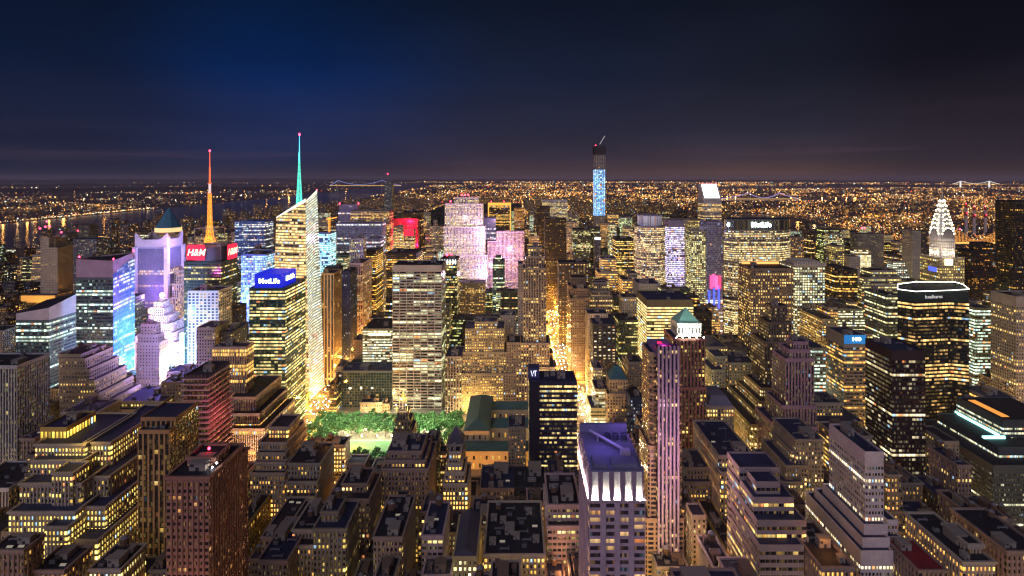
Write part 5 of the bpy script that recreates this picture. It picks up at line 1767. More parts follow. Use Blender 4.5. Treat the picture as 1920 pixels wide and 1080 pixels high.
xx = X(1880, 476) - .9
mb.box(xx - .5, xx, 478, 526, za, zb_)
part('light_strip', mb, [AQUA], b)
mb = MB()
mb.box(X(1886, 480), X(1900, 480), 484, 520, Z(787, 476) - 1.05, Z(787, 476) - .6)
part('lit_roof_well', mb, [mat('well_orange', (.6, .3, .1), emit=(1., .38, .06), st=.5)], b)
B('office_block', "grey low block with white terraces above the aqua striped office", [(1850, 1905, 745, 580, 34, 775), (1868, 1930, 768, 572, 50)], 'terrace', n=4)
for (xa, xb, yt, D, L, lb) in ((1332, 1361, 1033, 380, 58, "yellow lit loft with long dark roof, leftmost of three in a row"), (1362, 1391, 1031, 381, 60, "loft with blue roof edge between two yellow lit lofts"), (1392, 1432, 1041, 381, 62, "yellow lit loft with paired windows, rightmost of three in a row")):
    B('loft_building', lb, [(xa, xb - .4, yt, D, L, 1066)], 'shop_gold', n=6, tanks=.9, group='yellow lit lofts in a row')
B('loft_building', "dark flat roofed building along the bottom edge before the yellow lit lofts", [(1290, 1420, 1148, 268, 30, 1080)], 'brown_near', n=7, tanks=1)
B('loft_building', "low building with glowing orange rooftop terrace at bottom right", [(1540, 1600, 1062, 300, 40, 1080)], 'brown_near', ref='orange terrace building', n=5)

# --- left foreground
B('stepped_tower', "massive tan masonry building in many setbacks with gold glowing pavilion at its top, bottom left",
  [(75, 125, 801, 384, 27, 1080, 'gold_pav'), (66, 160, 832, 374, 50), (58, 156, 862, 366, 52), (38, 152, 905, 354, 54), (18, 141, 958, 344, 56), (52, 124, 1012, 336, 50),
   (160, 207, 828, 378, 62), (152, 203, 892, 364, 62), (145, 197, 948, 352, 62), (135, 183, 1010, 340, 62), (101, 136, 884, 352, 12), (88, 126, 985, 336, 12)],
  'tan_near', ref='massive setback building', n=4, stone=True)
b = bpy.data.objects['stepped_tower.010'] if False else None
B('apartment_tower', "tall orange brown tower of straight brick piers with dark window columns", [(258, 318, 806, 362, 20, 1080), (264, 330, 782, 368, 26)], 'pin_brown', ref='orange brown pier tower', n=2, tanks=0)
b = B('apartment_tower', "red brick apartment tower with chamfered corner and a roof house with white lamps",
      [(312, 392, 893, 272, 34, 1080), (392.6, 420, 884, 288, 26), (352, 404, 856, 284, 14)], 'redbrick', ref='red brick lamp roof tower', n=4, tanks=0)
put('beacon', TBEAC, b, X(392, 290), 290, Z(856, 284), (.7, .7, .7))
for px, py in ((363, 881), (381, 881), (397, 877), (405, 869)):
    m2 = MB()
    m2.lathe(X(px, 280), 280.5, [(.05, Z(py, 280) - .5), (.45, Z(py, 280)), (.05, Z(py, 280) + .5)], 6)
    part('roof_lamp', m2, [LAMPWH], b)
B('stepped_tower', "tan office building with rows of bright yellow windows below two setbacks, near the orange avenue",
  [(485, 537, 829, 446, 40, 1000), (482, 535, 848, 441, 44), (478, 534, 866, 437, 46), (470, 534, 886, 432, 48), (505, 540, 800, 456, 24)], 'tan_near', ref='yellow windowed tan building', n=4)
B('stepped_tower', "brown building with many narrow setback ledges beside the yellow windowed tan building",
  [(540, 600, 868, 430, 34, 985), (538, 594, 902, 424, 38), (536, 590, 930, 418, 42), (535, 580, 952, 413, 46)], 'tan_dark', ref='narrow ledged brown building', n=6)
B('loft_building', "brown loft with copper coloured roof tanks lit orange near the park corner", [(572, 603, 838, 486, 16, 905)], 'brown_near', n=5, tanks=1)
B('loft_building', "tan loft with orange lit parapets between the park and the ledged brown building", [(604, 646, 834, 478, 16, 920)], 'tan_near', ref='orange parapet loft', n=5, tanks=1)
b = B('loft_building', "small block with a brilliantly white lit roof at the edge of the lawn", [(650, 684, 868, 455, 14, 900)], 'brown_near', ref='white lit roof block', n=0, roof=ROOFP)
B('office_block', "brown block with large windowless roof house left of the arched brown tower", [(641, 688, 906, 408, 22, 1035), (615, 692, 935, 398, 36)], 'brown_near', ref='windowless roof house block', n=3)
B('loft_building', "dark glass fronted loft with pale water tank and lit terrace on top", [(602, 634, 958, 352, 16, 1080), (588, 648, 990, 344, 30)], 'tan_dark', ref='lit terrace loft', n=3, tanks=1)
B('loft_building', "beige narrow loft with corner turrets left of the lit terrace loft", [(548, 592, 992, 356, 30, 1080), (543, 590, 1022, 348, 36)], 'tan_near', n=5, tanks=1)
B('loft_building', "low building with dark blue roof and white parapet at the bottom left of centre", [(484, 538, 1050, 332, 42, 1080)], 'brown_near', n=6)
B('loft_building', "building with long narrow skylight roof in front of the yellow windowed tan building", [(490, 528, 1006, 372, 70, 1030)], 'brown_near', n=7)
B('loft_building', "orange lit masonry loft with cluttered flat roof, centre foreground", [(700, 754, 1006, 336, 44, 1080)], 'brown_near', ref='cluttered roof loft', n=12, tanks=1)
B('loft_building', "narrow mauve loft with dark crowded roof right of the cluttered roof loft", [(791, 830, 1003, 346, 36, 1080)], 'pink_near', n=6, tanks=1)
b = B('loft_building', "small orange brick hall with a gabled front and tall lit windows", [(850, 894, 1042, 330, 40, 1080)], 'gold_near', ref='gabled brick hall', n=0)
mb = MB()
xa, xb, zt = X(849, 329.6), X(895, 329.6), Z(1042, 330) - .6
hip(mb, xa, xb, 330, 370, zt, 5.5, over=.1, hipin=False)
part('gabled_roof', mb, [mat('slate', (.06, .06, .09), .7)], b)
B('office_block', "wide low white fronted block with a crowded roof of fans and ducts, bottom centre", [(908, 1021, 1038, 342, 56, 1080)], 'tan_near', ref='crowded roof block', n=22, tanks=1)
B('office_block', "brown loft carrying two round water tanks behind the gabled brick hall", [(882, 925, 985, 384, 34, 1030)], 'brown_near', n=7, tanks=1)
B('office_block', "brown block with lattice screened roof machines below the library", [(900, 968, 915, 446, 36, 960)], 'brown_near', n=9, tanks=1)
B('office_block', "dark block with a low wall of yellow windows behind the crowded roof block", [(964, 1024, 912, 430, 30, 930)], 'dark_ribbon', n=4)
B('office_tower', "thin dark brick slab between the library and the navy roofed tower", [(953, 986, 800, 520, 26, 890)], 'apart', n=3)
B('stepped_tower', "rust coloured building with tall pier windows and setbacks left of the white crowned foreground tower",
  [(1028, 1087, 945, 364, 38, 1080), (1027, 1088, 985, 358, 48)], 'pink_near', ref='rust pier building', n=9)
B('loft_building', "dark loft with steep roof sheds at the very bottom left", [(-20, 44, 1030, 300, 13, 1080)], 'brown_near', n=6)
B('loft_building', "long low loft with white parapet below the massive setback building", [(60, 120, 1068, 306, 20, 1080)], 'brown_near', n=6)
B('loft_building', "tan loft with two round wood tanks at right of the massive setback building", [(168, 226, 1066, 318, 22, 1080)], 'tan_near', n=7, tanks=1)
B('office_block', "wide low office block with bright lower windows behind the orange brown pier tower", [(222, 306, 752, 545, 40, 800), (216, 310, 768, 538, 52)], 'tan_lit', ref='wide low office block', n=6)
B('loft_building', "dark brick block with water tanks between the red scaffold and the beige windowless tower", [(302, 345, 716, 560, 34, 780)], 'brown', n=6, tanks=1)
B('office_block', "low orange lit block by the avenue at the foot of the pink pinstriped tower", [(436, 462, 985, 392, 50, 1060)], 'shop_gold', n=4)
# far west side
B('apartment_tower', "pale windowless concrete block with red roof lights near the river", [(83, 108, 464, 1260, 44, 560), (76, 92, 445, 1262, 30), (92, 104, 447, 1275, 30)], 'beige', ref='windowless riverside block', n=0, beacons=((75, 430, 1265), (85, 427, 1275), (93, 426, 1280), (88, 417, 1275)))
B('apartment_tower', "grey office slab right of the windowless riverside block", [(104, 123, 437, 1320, 30, 470)], 'apart_blue', n=0, beacons=((115, 437, 1325),))
B('apartment_tower', "dark apartment block with a lit green edge beside the river", [(146, 168, 421, 1500, 30, 445)], 'apart_dark', n=0, beacons=((146, 434, 1500),))
B('office_tower', "black glass apartment slab above the magenta crowned tower", [(137, 181, 448, 1210, 34, 485)], 'apart_blue', n=0)
b = B('depot', "wide low depot with glowing amber front at the west edge", [(40, 104, 553, 1240, 60, 568)], 'shop_gold', n=0)
mb = MB()
mb.box(X(40, 1239), X(103, 1239), 1237.6, 1238.8, Z(567, 1239), Z(554.5, 1239))
part('amber_front', mb, [mat('front_amber', (.6, .35, .1), emit=(1., .42, .07), st=.42)], b)

# ------------------------------------------------------------------ the setting: ground, water, streets, park
ASPH = mat("asphalt", (.05, .048, .046), .7, scale=.08)
FARG = mat("far_ground", (.06, .05, .055), .9, scale=.002)
PAVE = mat("pavement", (.20, .19, .18), .9, scale=.3)
PAINT = mat("road_paint", (.75, .73, .68), .7)


def sheet(name, x0, x1, y0, y1, z, m, kind='structure'):
    mb_ = MB()
    mb_.poly([(x0, y0, z), (x1, y0, z), (x1, y1, z), (x0, y1, z)])
    return tag(part(name, mb_, [m]), kind=kind)


mb = MB()
for i in range(24):
    a0, a1_ = 2 * math.pi * i / 24, 2 * math.pi * (i + 1) / 24
    for r0, r1 in ((0, 1500), (1500, 6000), (6000, 25000), (25000, 90000)):
        P = lambda a_, r_: (math.cos(a_) * r_, 3000 + math.sin(a_) * r_, -.05)
        mb.poly([P(a0, r0), P(a0, r1), P(a1_, r1), P(a1_, r0)])
tag(part("ground", mb, [FARG]), kind='structure')
WAT = bpy.data.materials.new("river_water")
WAT.use_nodes = True
k = NT(WAT.node_tree)
bs = WAT.node_tree.nodes['Principled BSDF']
bs.inputs['Base Color'].default_value = (.004, .010, .028, 1)
bs.inputs['Roughness'].default_value = .16
bs.inputs['IOR'].default_value = 1.33
bs.inputs['Specular IOR Level'].default_value = .22
tcn = k.new('ShaderNodeTexCoord')
bp = k.new('ShaderNodeBump')
k.l.new(k.noise(tcn.outputs['Object'], .09, 4., .6), bp.inputs['Height'])
bp.inputs['Strength'].default_value = .35
bp.inputs['Distance'].default_value = 2.
k.l.new(bp.outputs[0], bs.inputs['Normal'])
HUD = [(-1890, -900), (-1900, 2500), (-2150, 7000), (-2500, 13000), (-3300, 24000), (-4600, 24000), (-3900, 13000), (-3500, 7000), (-3260, 2500), (-3200, -900)]
EAS = [(1360, -900), (1400, 2400), (1560, 3600), (1750, 4600), (2050, 4600), (1900, 3400), (1760, 2400), (1700, -900)]
SND = [(5200, 14500), (9500, 15000), (15000, 17000), (16000, 21500), (11000, 20500), (5800, 17200)]
SND2 = [(2300, 7200), (4300, 7000), (5200, 8200), (3300, 8900)]
for nm, pl, z_ in (("river", HUD, .1), ("river", EAS, .1), ("bay", SND, .1), ("bay", SND2, .1)):
    mb = MB()
    mb.poly([(*p, z_) for p in (reversed(pl) if pl is HUD else pl)])
    o = tag(part(nm, mb, [WAT]), kind='structure')


def inside(x, y, pl):
    c_ = False
    n_ = len(pl)
    for i in range(n_):
        (xa, ya), (xb, yb_) = pl[i], pl[(i + 1) % n_]
        if (ya > y) != (yb_ > y) and x < (xb - xa) * (y - ya) / (yb_ - ya) + xa:
            c_ = not c_
    return c_


AVB = [(-1584, -1340), (-1310, -1066), (-1036, -792), (-762, -518), (-488, -271), (-241, 64), (94, 222), (250, 372), (412, 535), (559, 687), (717, 903), (933, 1131), (1161, 1330)]
cst = lambda n_: 691 + (n_ - 42) * 80.5
sheet("street_grid", -1610, 1350, 60, 2110, .0, ASPH)
PARKX = (-241, -62)
mb = MB()
for (xa, xb) in AVB:
    for n_ in range(34, 59):
        y0 = cst(n_) + (15 if n_ in (34, 42, 57) else 8)
        y1 = cst(n_ + 1) - (15 if n_ + 1 in (34, 42, 57) else 8)
        if xa == -241 and n_ in (40, 41):
            if n_ == 40:
                mb.box(xa, xb, y0, cst(42) - 15, 0, .14)
            continue
        mb.box(xa, xb, y0, y1, 0, .14)
tag(part("pavement", mb, [PAVE]), kind='structure')
# painted lanes on the two avenues that can be seen
mb = MB()
for xs in ((70, 76, 82, 88), (-265, -259, -253, -247)):
    for xx in xs:
        y = 480
        while y < 1700:
            mb.poly([(xx - .09, y, .008), (xx + .09, y, .008), (xx + .09, y + 3.2, .008), (xx - .09, y + 3.2, .008)])
            y += 9
for n_ in range(39, 52):
    for (xa, xb) in ((65, 93), (-270, -242)):
        for s_ in (-1, 1):
            yy = cst(n_) + s_ * (13 if n_ == 42 else 7)
            q = xa
            while q < xb:
                mb.poly([(q, yy - 1.5, .008), (q + .55, yy - 1.5, .008), (q + .55, yy + 1.5, .008), (q, yy + 1.5, .008)])
                q += 1.3
tag(part("road_markings", mb, [PAINT]), kind='structure')

# the park behind the library
GRASS = mat("lawn_grass", (.065, .13, .06), .95, scale=.8)
sheet("lawn", -196, -92, 594, 632, .18, GRASS)
mb = MB()
PATHM = mat("gravel_path", (.12, .11, .09), .95, scale=.8)
for (xa, xb, ya, yb_) in ((-232, -200, 560, 674), (-200, -90, 634, 674), (-200, -90, 560, 592), (-88, -66, 560, 674)):
    mb.poly([(xa, ya, .17), (xb, ya, .17), (xb, yb_, .17), (xa, yb_, .17)])
tag(part("path", mb, [PATHM]), kind='structure')
# big park far up the avenue
sheet("park_ground", -745, 60, 2110, 6190, .02, mat("park_dark", (.012, .02, .012), .95, scale=.02))


# ------------------------------------------------------------------ trees
LEAF = mat("leaf_plane", (.050, .125, .040), .8, scale=1.5)
LEAF2 = mat("leaf_plane_light", (.085, .175, .065), .8, scale=1.5)
BARK = mat("bark", (.12, .09, .06), .9)


def tree_meshes(seed):
    r = random.Random(seed)
    t_ = MB()
    hgt = r.uniform(12.5, 16)
    prof = [(.42, 0), (.34, 2.), (.26, 5.5)]
    t_.lathe(0, 0, prof, 7)
    tips = []
    for i in range(6):
        a_ = i * 1.05 + r.uniform(-.3, .3)
        rad = r.uniform(2.2, 4.6)
        tip = (math.cos(a_) * rad, math.sin(a_) * rad, r.uniform(.55, .85) * hgt)
        t_.tube((0, 0, r.uniform(3.8, 5.4)), tip, .17, n=5, r2=.05)
        tips.append(tip)
    c_ = MB()
    cl = []
    for tip in tips:
        cl.append((tip, r.uniform(1.7, 2.7)))
    for i in range(9):
        a_ = r.uniform(0, 6.28)
        rad = r.uniform(0, 4.4)
        cl.append(((math.cos(a_) * rad, math.sin(a_) * rad, hgt * r.uniform(.5, 1.0) - rad * .45), r.uniform(1.3, 2.4)))
    for (cx_, cy_, cz_), rr in cl:
        for q in range(34):
            u_, v_ = r.uniform(-1, 1), r.uniform(0, 6.283)
            sq_ = math.sqrt(1 - u_ * u_)
            d_ = rr * r.uniform(.55, 1.08)
            p = (cx_ + sq_ * math.cos(v_) * d_, cy_ + sq_ * math.sin(v_) * d_, cz_ + u_ * d_ * .8)
            s_ = r.uniform(.35, .75)
            a1_ = [r.gauss(0, 1) for _ in range(3)]
            a2_ = [r.gauss(0, 1) for _ in range(3)]
            n1 = math.sqrt(sum(e * e for e in a1_)); a1_ = [e / n1 * s_ for e in a1_]
            n2 = math.sqrt(sum(e * e for e in a2_)); a2_ = [e / n2 * s_ for e in a2_]
            pts = [tuple(p[k_] + a1_[k_] * sa + a2_[k_] * sb for k_ in range(3)) for sa, sb in ((-1, -1), (1, -1), (1, 1), (-1, 1))]
            c_.poly(pts, 0 if r.random() < .6 else 1)
    return t_.mesh("trunk", [BARK]), c_.mesh("crown", [LEAF, LEAF2])


TREES = [tree_meshes(50 + i) for i in range(4)]
tproto = []
PK_SPOTS = []
r = random.Random(3)
for yy in np.arange(641, 676, 8.6):
    for xx in np.arange(-234, -64, 10.4):
        PK_SPOTS.append((xx + r.uniform(-2.2, 2.2), yy + r.uniform(-2, 2)))
for yy in np.arange(563, 634, 9.5):
    for xx in (-236, -227, -217, -207):
        PK_SPOTS.append((xx + r.uniform(-2, 2), yy + r.uniform(-2.5, 2.5)))
    for xx in (-86, -77, -68):
        PK_SPOTS.append((xx + r.uniform(-2, 2), yy + r.uniform(-2.5, 2.5)))
for xx in np.arange(-196, -90, 9.5):
    for yy in (563, 573, 584):
        PK_SPOTS.append((xx + r.uniform(-2, 2), yy + r.uniform(-2, 2)))
for i, (xx, yy) in enumerate(PK_SPOTS):
    t0, c0 = TREES[i % 4]
    o = empty("plane_tree", (xx, yy, .15), "leafy green plane tree in the lamp lit park behind the library", "tree", "plane trees in the park")
    o.rotation_euler = (0, 0, r.uniform(0, 6.28))
    s_ = r.uniform(.85, 1.2)
    o.scale = (s_, s_, s_)
    link("trunk", t0, o)
    link("crown", c0, o)

# far park: one mass of tree crowns
mb = MB()
r = random.Random(11)
for i in range(2600):
    yy = 2120 + 4060 * r.random() ** 1.2
    xx = r.uniform(-740, 55)
    if -420 < xx < 20 and 4200 < yy < 5000:
        continue
    rr = r.uniform(7, 15)
    h_ = r.uniform(9, 17)
    mb.lathe(xx, yy, [(rr * .6, 2), (rr * r.uniform(.85, 1.1), h_ * .55), (rr * .6, h_ * .9), (.3, h_)], 6, cap=False)
tag(part("park_woods", mb, [mat("woods_dark", (.02, .035, .018), .9, scale=.2)]), kind='stuff')


# ------------------------------------------------------------------ street lamps and traffic
def lamp_mesh():
    a = MB()
    a.lathe(0, 0, [(.22, 0), (.2, .9), (.11, 1.1), (.08, 8.6)], 6)
    a.tube((0, 0, 8.5), (1.9, 0, 9.1), .06, n=5)
    h = MB()
    h.box(1.5, 2.5, -.22, .22, 8.9, 9.15, 0)
    h.box(1.55, 2.45, -.18, .18, 8.78, 8.9, 1)
    return a.mesh("lamp_post", [DARK]), h.mesh("lamp_head", [DARK, LAMPO]), h.mesh("lamp_head", [DARK, LAMPW])


LP, LH, LH2 = lamp_mesh()
KO = 2.0


def street_lamp(x, y, rz, power, col, label, group, head=None, rad=1.2):
    o = empty("street_lamp", (x, y, .14), label, "street lamp", group)
    o.rotation_euler = (0, 0, rz)
    link("lamp_post", LP, o)
    link("lamp_head", head or LH, o)
    point(x + 2 * math.cos(rz), y + 2 * math.sin(rz), 8.2, power * KO, col, rad)


SOD, WRM, COOLW = (1., .37, .045), (1., .60, .19), (1., .93, .80)
y = 560
i = 0
while y < 1560:
    for sx, rz in ((63, 0), (95, math.pi)):
        street_lamp(sx, y + (16 if rz else 0), rz, 46000 if y > 760 else 30000, SOD if y > 760 else (1., .62, .25), "street lamp at the kerb of the glowing avenue running north", "street lamps along the glowing avenue")
    y += 48
y = 470
while y < 980:
    for sx, rz in ((-272, 0), (-240, math.pi)):
        street_lamp(sx, y + (14 if rz else 0), rz, 38000, SOD, "street lamp at the kerb of the orange avenue beside the park", "street lamps along the orange avenue by the park")
    y += 42


def park_lamp_mesh():
    a = MB()
    a.lathe(0, 0, [(.18, 0), (.14, .5), (.06, .7), (.05, 4.2)], 6)
    h = MB()
    h.lathe(0, 0, [(.12, 4.2), (.6, 4.6), (.6, 5.2), (.1, 5.6)], 8)
    return a.mesh("lamp_post", [DARK]), h.mesh("lamp_globe", [LAMPW])


PLP, PLH = park_lamp_mesh()
r = random.Random(21)
for (xx, yy) in [(-230 + q * 15.5, 676) for q in range(11)] + [(-226 + q * 20.8, 658.5) for q in range(8)] + [(-216 + q * 20.8, 649.5) for q in range(7)] + [(-222, 570 + q * 17) for q in range(6)] + [(-211.5, 578 + q * 17) for q in range(5)] + [(-192 + q * 17, 634) for q in range(6)] + [(-81.5, 572 + q * 18) for q in range(6)] + [(-180 + q * 20, 568) for q in range(4)]:
    o = empty("park_lamp", (xx, yy, .15), "globe lamp glowing among the plane trees of the park", "park lamp", "globe lamps in the park")
    link("lamp_post", PLP, o)
    link("lamp_globe", PLH, o)
    point(xx, yy, 7.2, 3200 * KO, (1., .94, .60), .5)


def car_mesh(taxi):
    b_ = MB()
    b_.box(-.9, .9, -2.3, 2.3, .35, .95, 0)
    b_.poly([(-.85, -1.5, .95), (.85, -1.5, .95), (.7, -.9, 1.5), (-.7, -.9, 1.5)], 1)
    b_.poly([(.85, 1.9, .95), (-.85, 1.9, .95), (-.7, 1.3, 1.5), (.7, 1.3, 1.5)], 1)
    b_.poly([(.85, -1.5, .95), (.85, 1.9, .95), (.7, 1.3, 1.5), (.7, -.9, 1.5)], 1)
    b_.poly([(-.85, 1.9, .95), (-.85, -1.5, .95), (-.7, -.9, 1.5), (-.7, 1.3, 1.5)], 1)
    b_.poly([(-.7, -.9, 1.5), (.7, -.9, 1.5), (.7, 1.3, 1.5), (-.7, 1.3, 1.5)], 0)
    if taxi:
        b_.box(-.35, .35, -.1, .15, 1.5, 1.7, 2)
    l_ = MB()
    for sx in (-.62, .62):
        l_.box(sx - .24, sx + .24, -2.36, -2.3, .55, .82, 0)
    k_ = MB()
    for sx in (-.62, .62):
        k_.box(sx - .24, sx + .24, 2.3, 2.36, .6, .82, 0)
    w_ = MB()
    from mathutils import Vector
    for sx in (-.9, .9):
        for sy in (-1.45, 1.45):
            w_.tube((sx - .1, sy, .34), (sx + .1, sy, .34), .34, n=8)
    body = [mat("taxi_yellow", (.75, .42, .03), .4), mat("car_glass", (.02, .02, .03), .15), LAMPW] if taxi else [mat("car_grey", (.12, .12, .14), .35), mat("car_glass", (.02, .02, .03), .15), LAMPW]
    return b_.mesh("body", body), l_.mesh("headlights", [mat("headlight", (1, 1, .9), emit=(1., .90, .70), st=55.)]), k_.mesh("taillights", [mat("taillight", (1, .05, .03), emit=(1., .05, .02), st=40.)]), w_.mesh("wheels", [DARK])


TAXI, SEDAN = car_mesh(True), car_mesh(False)
r = random.Random(5)


def place_car(x, y, rz, label, group):
    ms = TAXI if r.random() < .5 else SEDAN
    t_ = ms is TAXI
    o = empty("taxi" if t_ else "car", (x, y, .012), ("yellow taxi " if t_ else "dark car ") + label, "taxi" if t_ else "car", ("taxis " if t_ else "cars ") + group)
    o.rotation_euler = (0, 0, rz)
    for nm, me in zip(("body", "headlights", "taillights", "wheels"), ms):
        link(nm, me, o)


for lane in (67, 73, 79, 85, 91):
    y = 640 + r.uniform(0, 12)
    while y < 1500:
        if abs((y - 691) % 80.5) > 9 or r.random() < .3:
            place_car(lane + r.uniform(-.4, .4), y, 0, "driving with bright headlights on the glowing avenue", "on the glowing avenue")
        y += r.uniform(11, 30) * (1 if y < 1000 else 1.7)
for lane in (-268, -262, -256, -250, -244):
    y = 520 + r.uniform(0, 12)
    while y < 860:
        if abs((y - 691) % 80.5) > 9:
            place_car(lane + r.uniform(-.4, .4), y, 0, "on the orange avenue beside the park", "on the orange avenue")
        y += r.uniform(9, 22)

# lamps of the streets hidden between the buildings
for ax_, pw in ((-1051, 5000), (-777, 9000), (-503, 14000), (236, 11000), (391, 11000), (547, 9000), (702, 8000), (918, 6000)):
    y = 240
    while y < 1900:
        point(ax_ + (5 if int(y) % 2 else -5), y, 9, pw * KO * (.8 if y < 480 else 1.15), WRM, 2.)
        y += 70
r = random.Random(77)
for n_ in range(36, 60):
    yc = cst(n_)
    for xx in range(-1000, 1150, 105):
        if abs(xx * F / (yc + 40)) > 1150:
            continue
        pw = 11500
        if n_ <= 38:
            pw = 13500
        elif n_ <= 39:
            pw = 13500
        if -240 < xx < 420 and 39 < n_ < 47:
            pw *= 1.9
        if xx > 560:
            pw *= .6
        point(xx + r.uniform(-20, 20), yc, 9, pw * KO, SOD if r.random() < .35 else WRM, 2.)
    if n_ > 39 and n_ < 50 and -300 < xx < 620:  # added golden fill high over the street centres, no lamp stands there
        point(xx + 50, yc, 46, pw * KO * 1.1, (1., .66, .24), 3.)

# ------------------------------------------------------------------ signs and floodlights of the bright square
SQ = empty
BILL = [(-404, 786, 64, 5, 120, (.75, .35, 1.)), (-452, 756, 26, 9, 62, (.55, .85, 1.)), (-418, 790, 8, 22, 30, (.10, .45, 1.)), (-424, 842, 20, 26, 26, (.9, .12, .8)), (-420, 705, 10, 20, 26, (.25, .75, 1.)), (-446, 900, 30, 30, 30, (.3, .5, 1.)), (-432, 660, 6, 18, 24, (.2, .85, 1.))]
for q, (xx, yy, z0, w_, h_, cc) in enumerate(BILL):
    o = empty("billboard", (xx, yy, z0), ["tall thin violet light blade right of the pale window grid block", "bright cyan white billboard left of the pale window grid block", "cobalt blue glowing billboard in the bright square", "magenta glowing billboard high over the bright square", "pale aqua glowing billboard behind the pale window grid block", "periwinkle billboard farthest up the bright square", "teal billboard closest to the violet stepped tower"][q], "billboard")
    mb = MB()
    mb.box(xx - w_ / 2, xx + w_ / 2, yy - .5, yy + .5, z0, z0 + h_)
    part('screen', mb, [mat("screen_%d" % q, cc, emit=cc, st=3., sample=True)], o)
    mb = MB()
    for sx in (-.3, .3):
        mb.box(xx + sx * w_ - .3, xx + sx * w_ + .3, yy + .5, yy + 1.1, 0, z0 + h_ * .9)
    part('post', mb, [DARK], o)
# floods of the square, with points added in the air to brighten its faces
for (xx, yy, zz_, pw, cc) in ((-455, 735, 60, 80000, (.55, .8, 1.)), (-398, 778, 110, 120000, (.55, .22, 1.)), (-520, 855, 190, 46000, (.75, .5, 1.)), (-440, 652, 26, 330000, (.10, .34, 1.)), (-434, 690, 70, 330000, (.12, .42, 1.)), (-436, 660, 120, 170000, (.14, .42, 1.)), (-430, 735, 25, 190000, (.25, .45, 1.)), (-486, 790, 40, 150000, (1., .45, .9)),
                              (-505, 755, 55, 40000, (1., .45, .80)), (-512, 778, 118, 26000, (1., .66, .80)), (-470, 812, 80, 60000, (.95, .5, 1.)), (-505, 838, 60, 170000, (.62, .20, 1.)), (-560, 836, 120, 110000, (.52, .26, 1.)), (-466, 870, 150, 150000, (.38, .30, 1.)),
                              (-400, 800, 120, 80000, (.2, .4, 1.)), (-445, 640, 160, 22000, (1., .1, .7)), (-372, 590, 60, 150000, (.34, .24, 1.)), (-380, 610, 120, 90000, (.36, .28, 1.)), (-400, 655, 80, 70000, (1., .86, .7)), (-352, 672, 50, 60000, (1., .86, .66)), (-433, 560, 20, 40000, (.35, .2, 1.)), (-385, 850, 40, 120000, (.1, .35, 1.))):
    point(xx, yy, zz_, pw * 1.35, cc, 5.)
# floods on single buildings
spot(X(757, 520), 506, Z(772, 520), X(755, 530), 533, Z(748, 530), 60000, (1., .85, .5), 60)
for px in (1276, 1310):
    spot(X(px, 500), 496, Z(640, 505), X(1293, 520), 525, Z(595, 520), 22000, (.95, 1., .86), 75)
spot(X(1258, 520), 512, Z(640, 520), X(1285, 525), 525, Z(600, 525), 18000, (.9, 1., .85), 75)
for zz_, pw in ((80, 120000), (170, 170000)):
    point(X(916, 1275), 1268, zz_, pw, (.90, .52, 1.), 5)
    point(X(866, 1290), 1200, zz_ + 30, pw * .5, (1., .66, .72), 5)
spot(X(822, 1290), 1262, 60, X(835, 1290), 1295, 190, 900000, (.85, .5, 1.), 60, 4)
point(X(955, 1300), 1262, 120, 130000, (1., .55, .85), 5)
for dx_, yy in ((-5, 720.5), (5, 720.5), (-13.8, 730), (-13.8, 742)):
    point(566 + dx_, yy, Z(484, 715) + 5, 1300, (1., .88, .66), .8)
for xx_, yy in ((560, 708), (541, 722)):
    point(xx_, yy, Z(462, 715), 4200, (1., .86, .64), 1.)
point(X(1130, 300), 300, Z(885, 280) + 12, 2300, (.30, .22, 1.), 1.5)
point(X(1180, 300), 318, Z(885, 280) + 9, 1500, (.40, .20, 1.), 1.5)
point(X(1240, 402), 396, Z(640, 402), 2600, (1., .05, .35), 1.)
for q in range(5):
    point(X(1246, 380) + (q - 2) * 5, 366, 40 + q * 22, 9000, (1., .62, .30) if q < 2 else (.95, .50, .66), 3.)
point(X(665, 455), 478, Z(868, 455) + 5, 3200, (.85, 1., .95), .8)
spot(-145, 612, 78, -145, 612, 0, 260000, (.70, 1., .80), 95, 4)
spot(-200, 630, 72, -205, 640, 0, 330000, (.86, 1., .62), 90, 4)
spot(-100, 640, 72, -95, 645, 0, 380000, (.9, 1., .6), 90, 4)
spot(-150, 668, 80, -150, 660, 0, 320000, (.9, 1., .6), 95, 4)
point(X(615, 470), 470, Z(828, 470) + 4, 2600, SOD, 1.)
point(X(590, 480), 478, Z(832, 480) + 4, 1800, SOD, 1.)
point(X(440, 490), 486, 100, 8000, (1., .2, .2), 3.)
point(X(470, 520), 505, 40, 26000, (1., .8, .5), 3.)
point(X(395, 455), 455, 118, 7000, (1., .08, .25), 2.)
point(X(425, 455), 468, 40, 26000, (1., .38, .12), 3.)
point(X(130, 360), 366, Z(826, 372) + 2, 1500, (1., .66, .12), .8)
point(X(150, 370), 371, Z(826, 372) + 2, 1500, (1., .66, .12), .8)
point(X(260, 330), 330, 40, 9000, SOD, 3.)
point(X(330, 250), 250, 80, 7000, (1., .4, .16), 3.)
point(X(1350, 360), 366, 42, 3400, SOD, 1.)
point(X(1385, 360), 366, 42, 3800, SOD, 1.)
point(X(1420, 360), 366, 42, 2400, SOD, 1.)
point(X(1575, 300), 312, Z(1062, 300) + 6, 1500, SOD, .8)
point(X(1440, 545), 545, 60, 40000, (1., .72, .28), 4.)
point(X(1360, 620), 628, 30, 30000, (.95, .95, .5), 4.)
point(X(766, 1378), 1377, 190, 60000, (1., .02, .14), 3.)
point(X(752, 1378), 1377, 150, 60000, (1., .02, .14), 3.)
point(X(780, 1378), 1377, 130, 60000, (1., .02, .14), 3.)
point(X(852, 420), 408, 30, 12000, SOD, 2.)
point(X(1060, 345), 340, 60, 7000, (1., .45, .2), 3.)

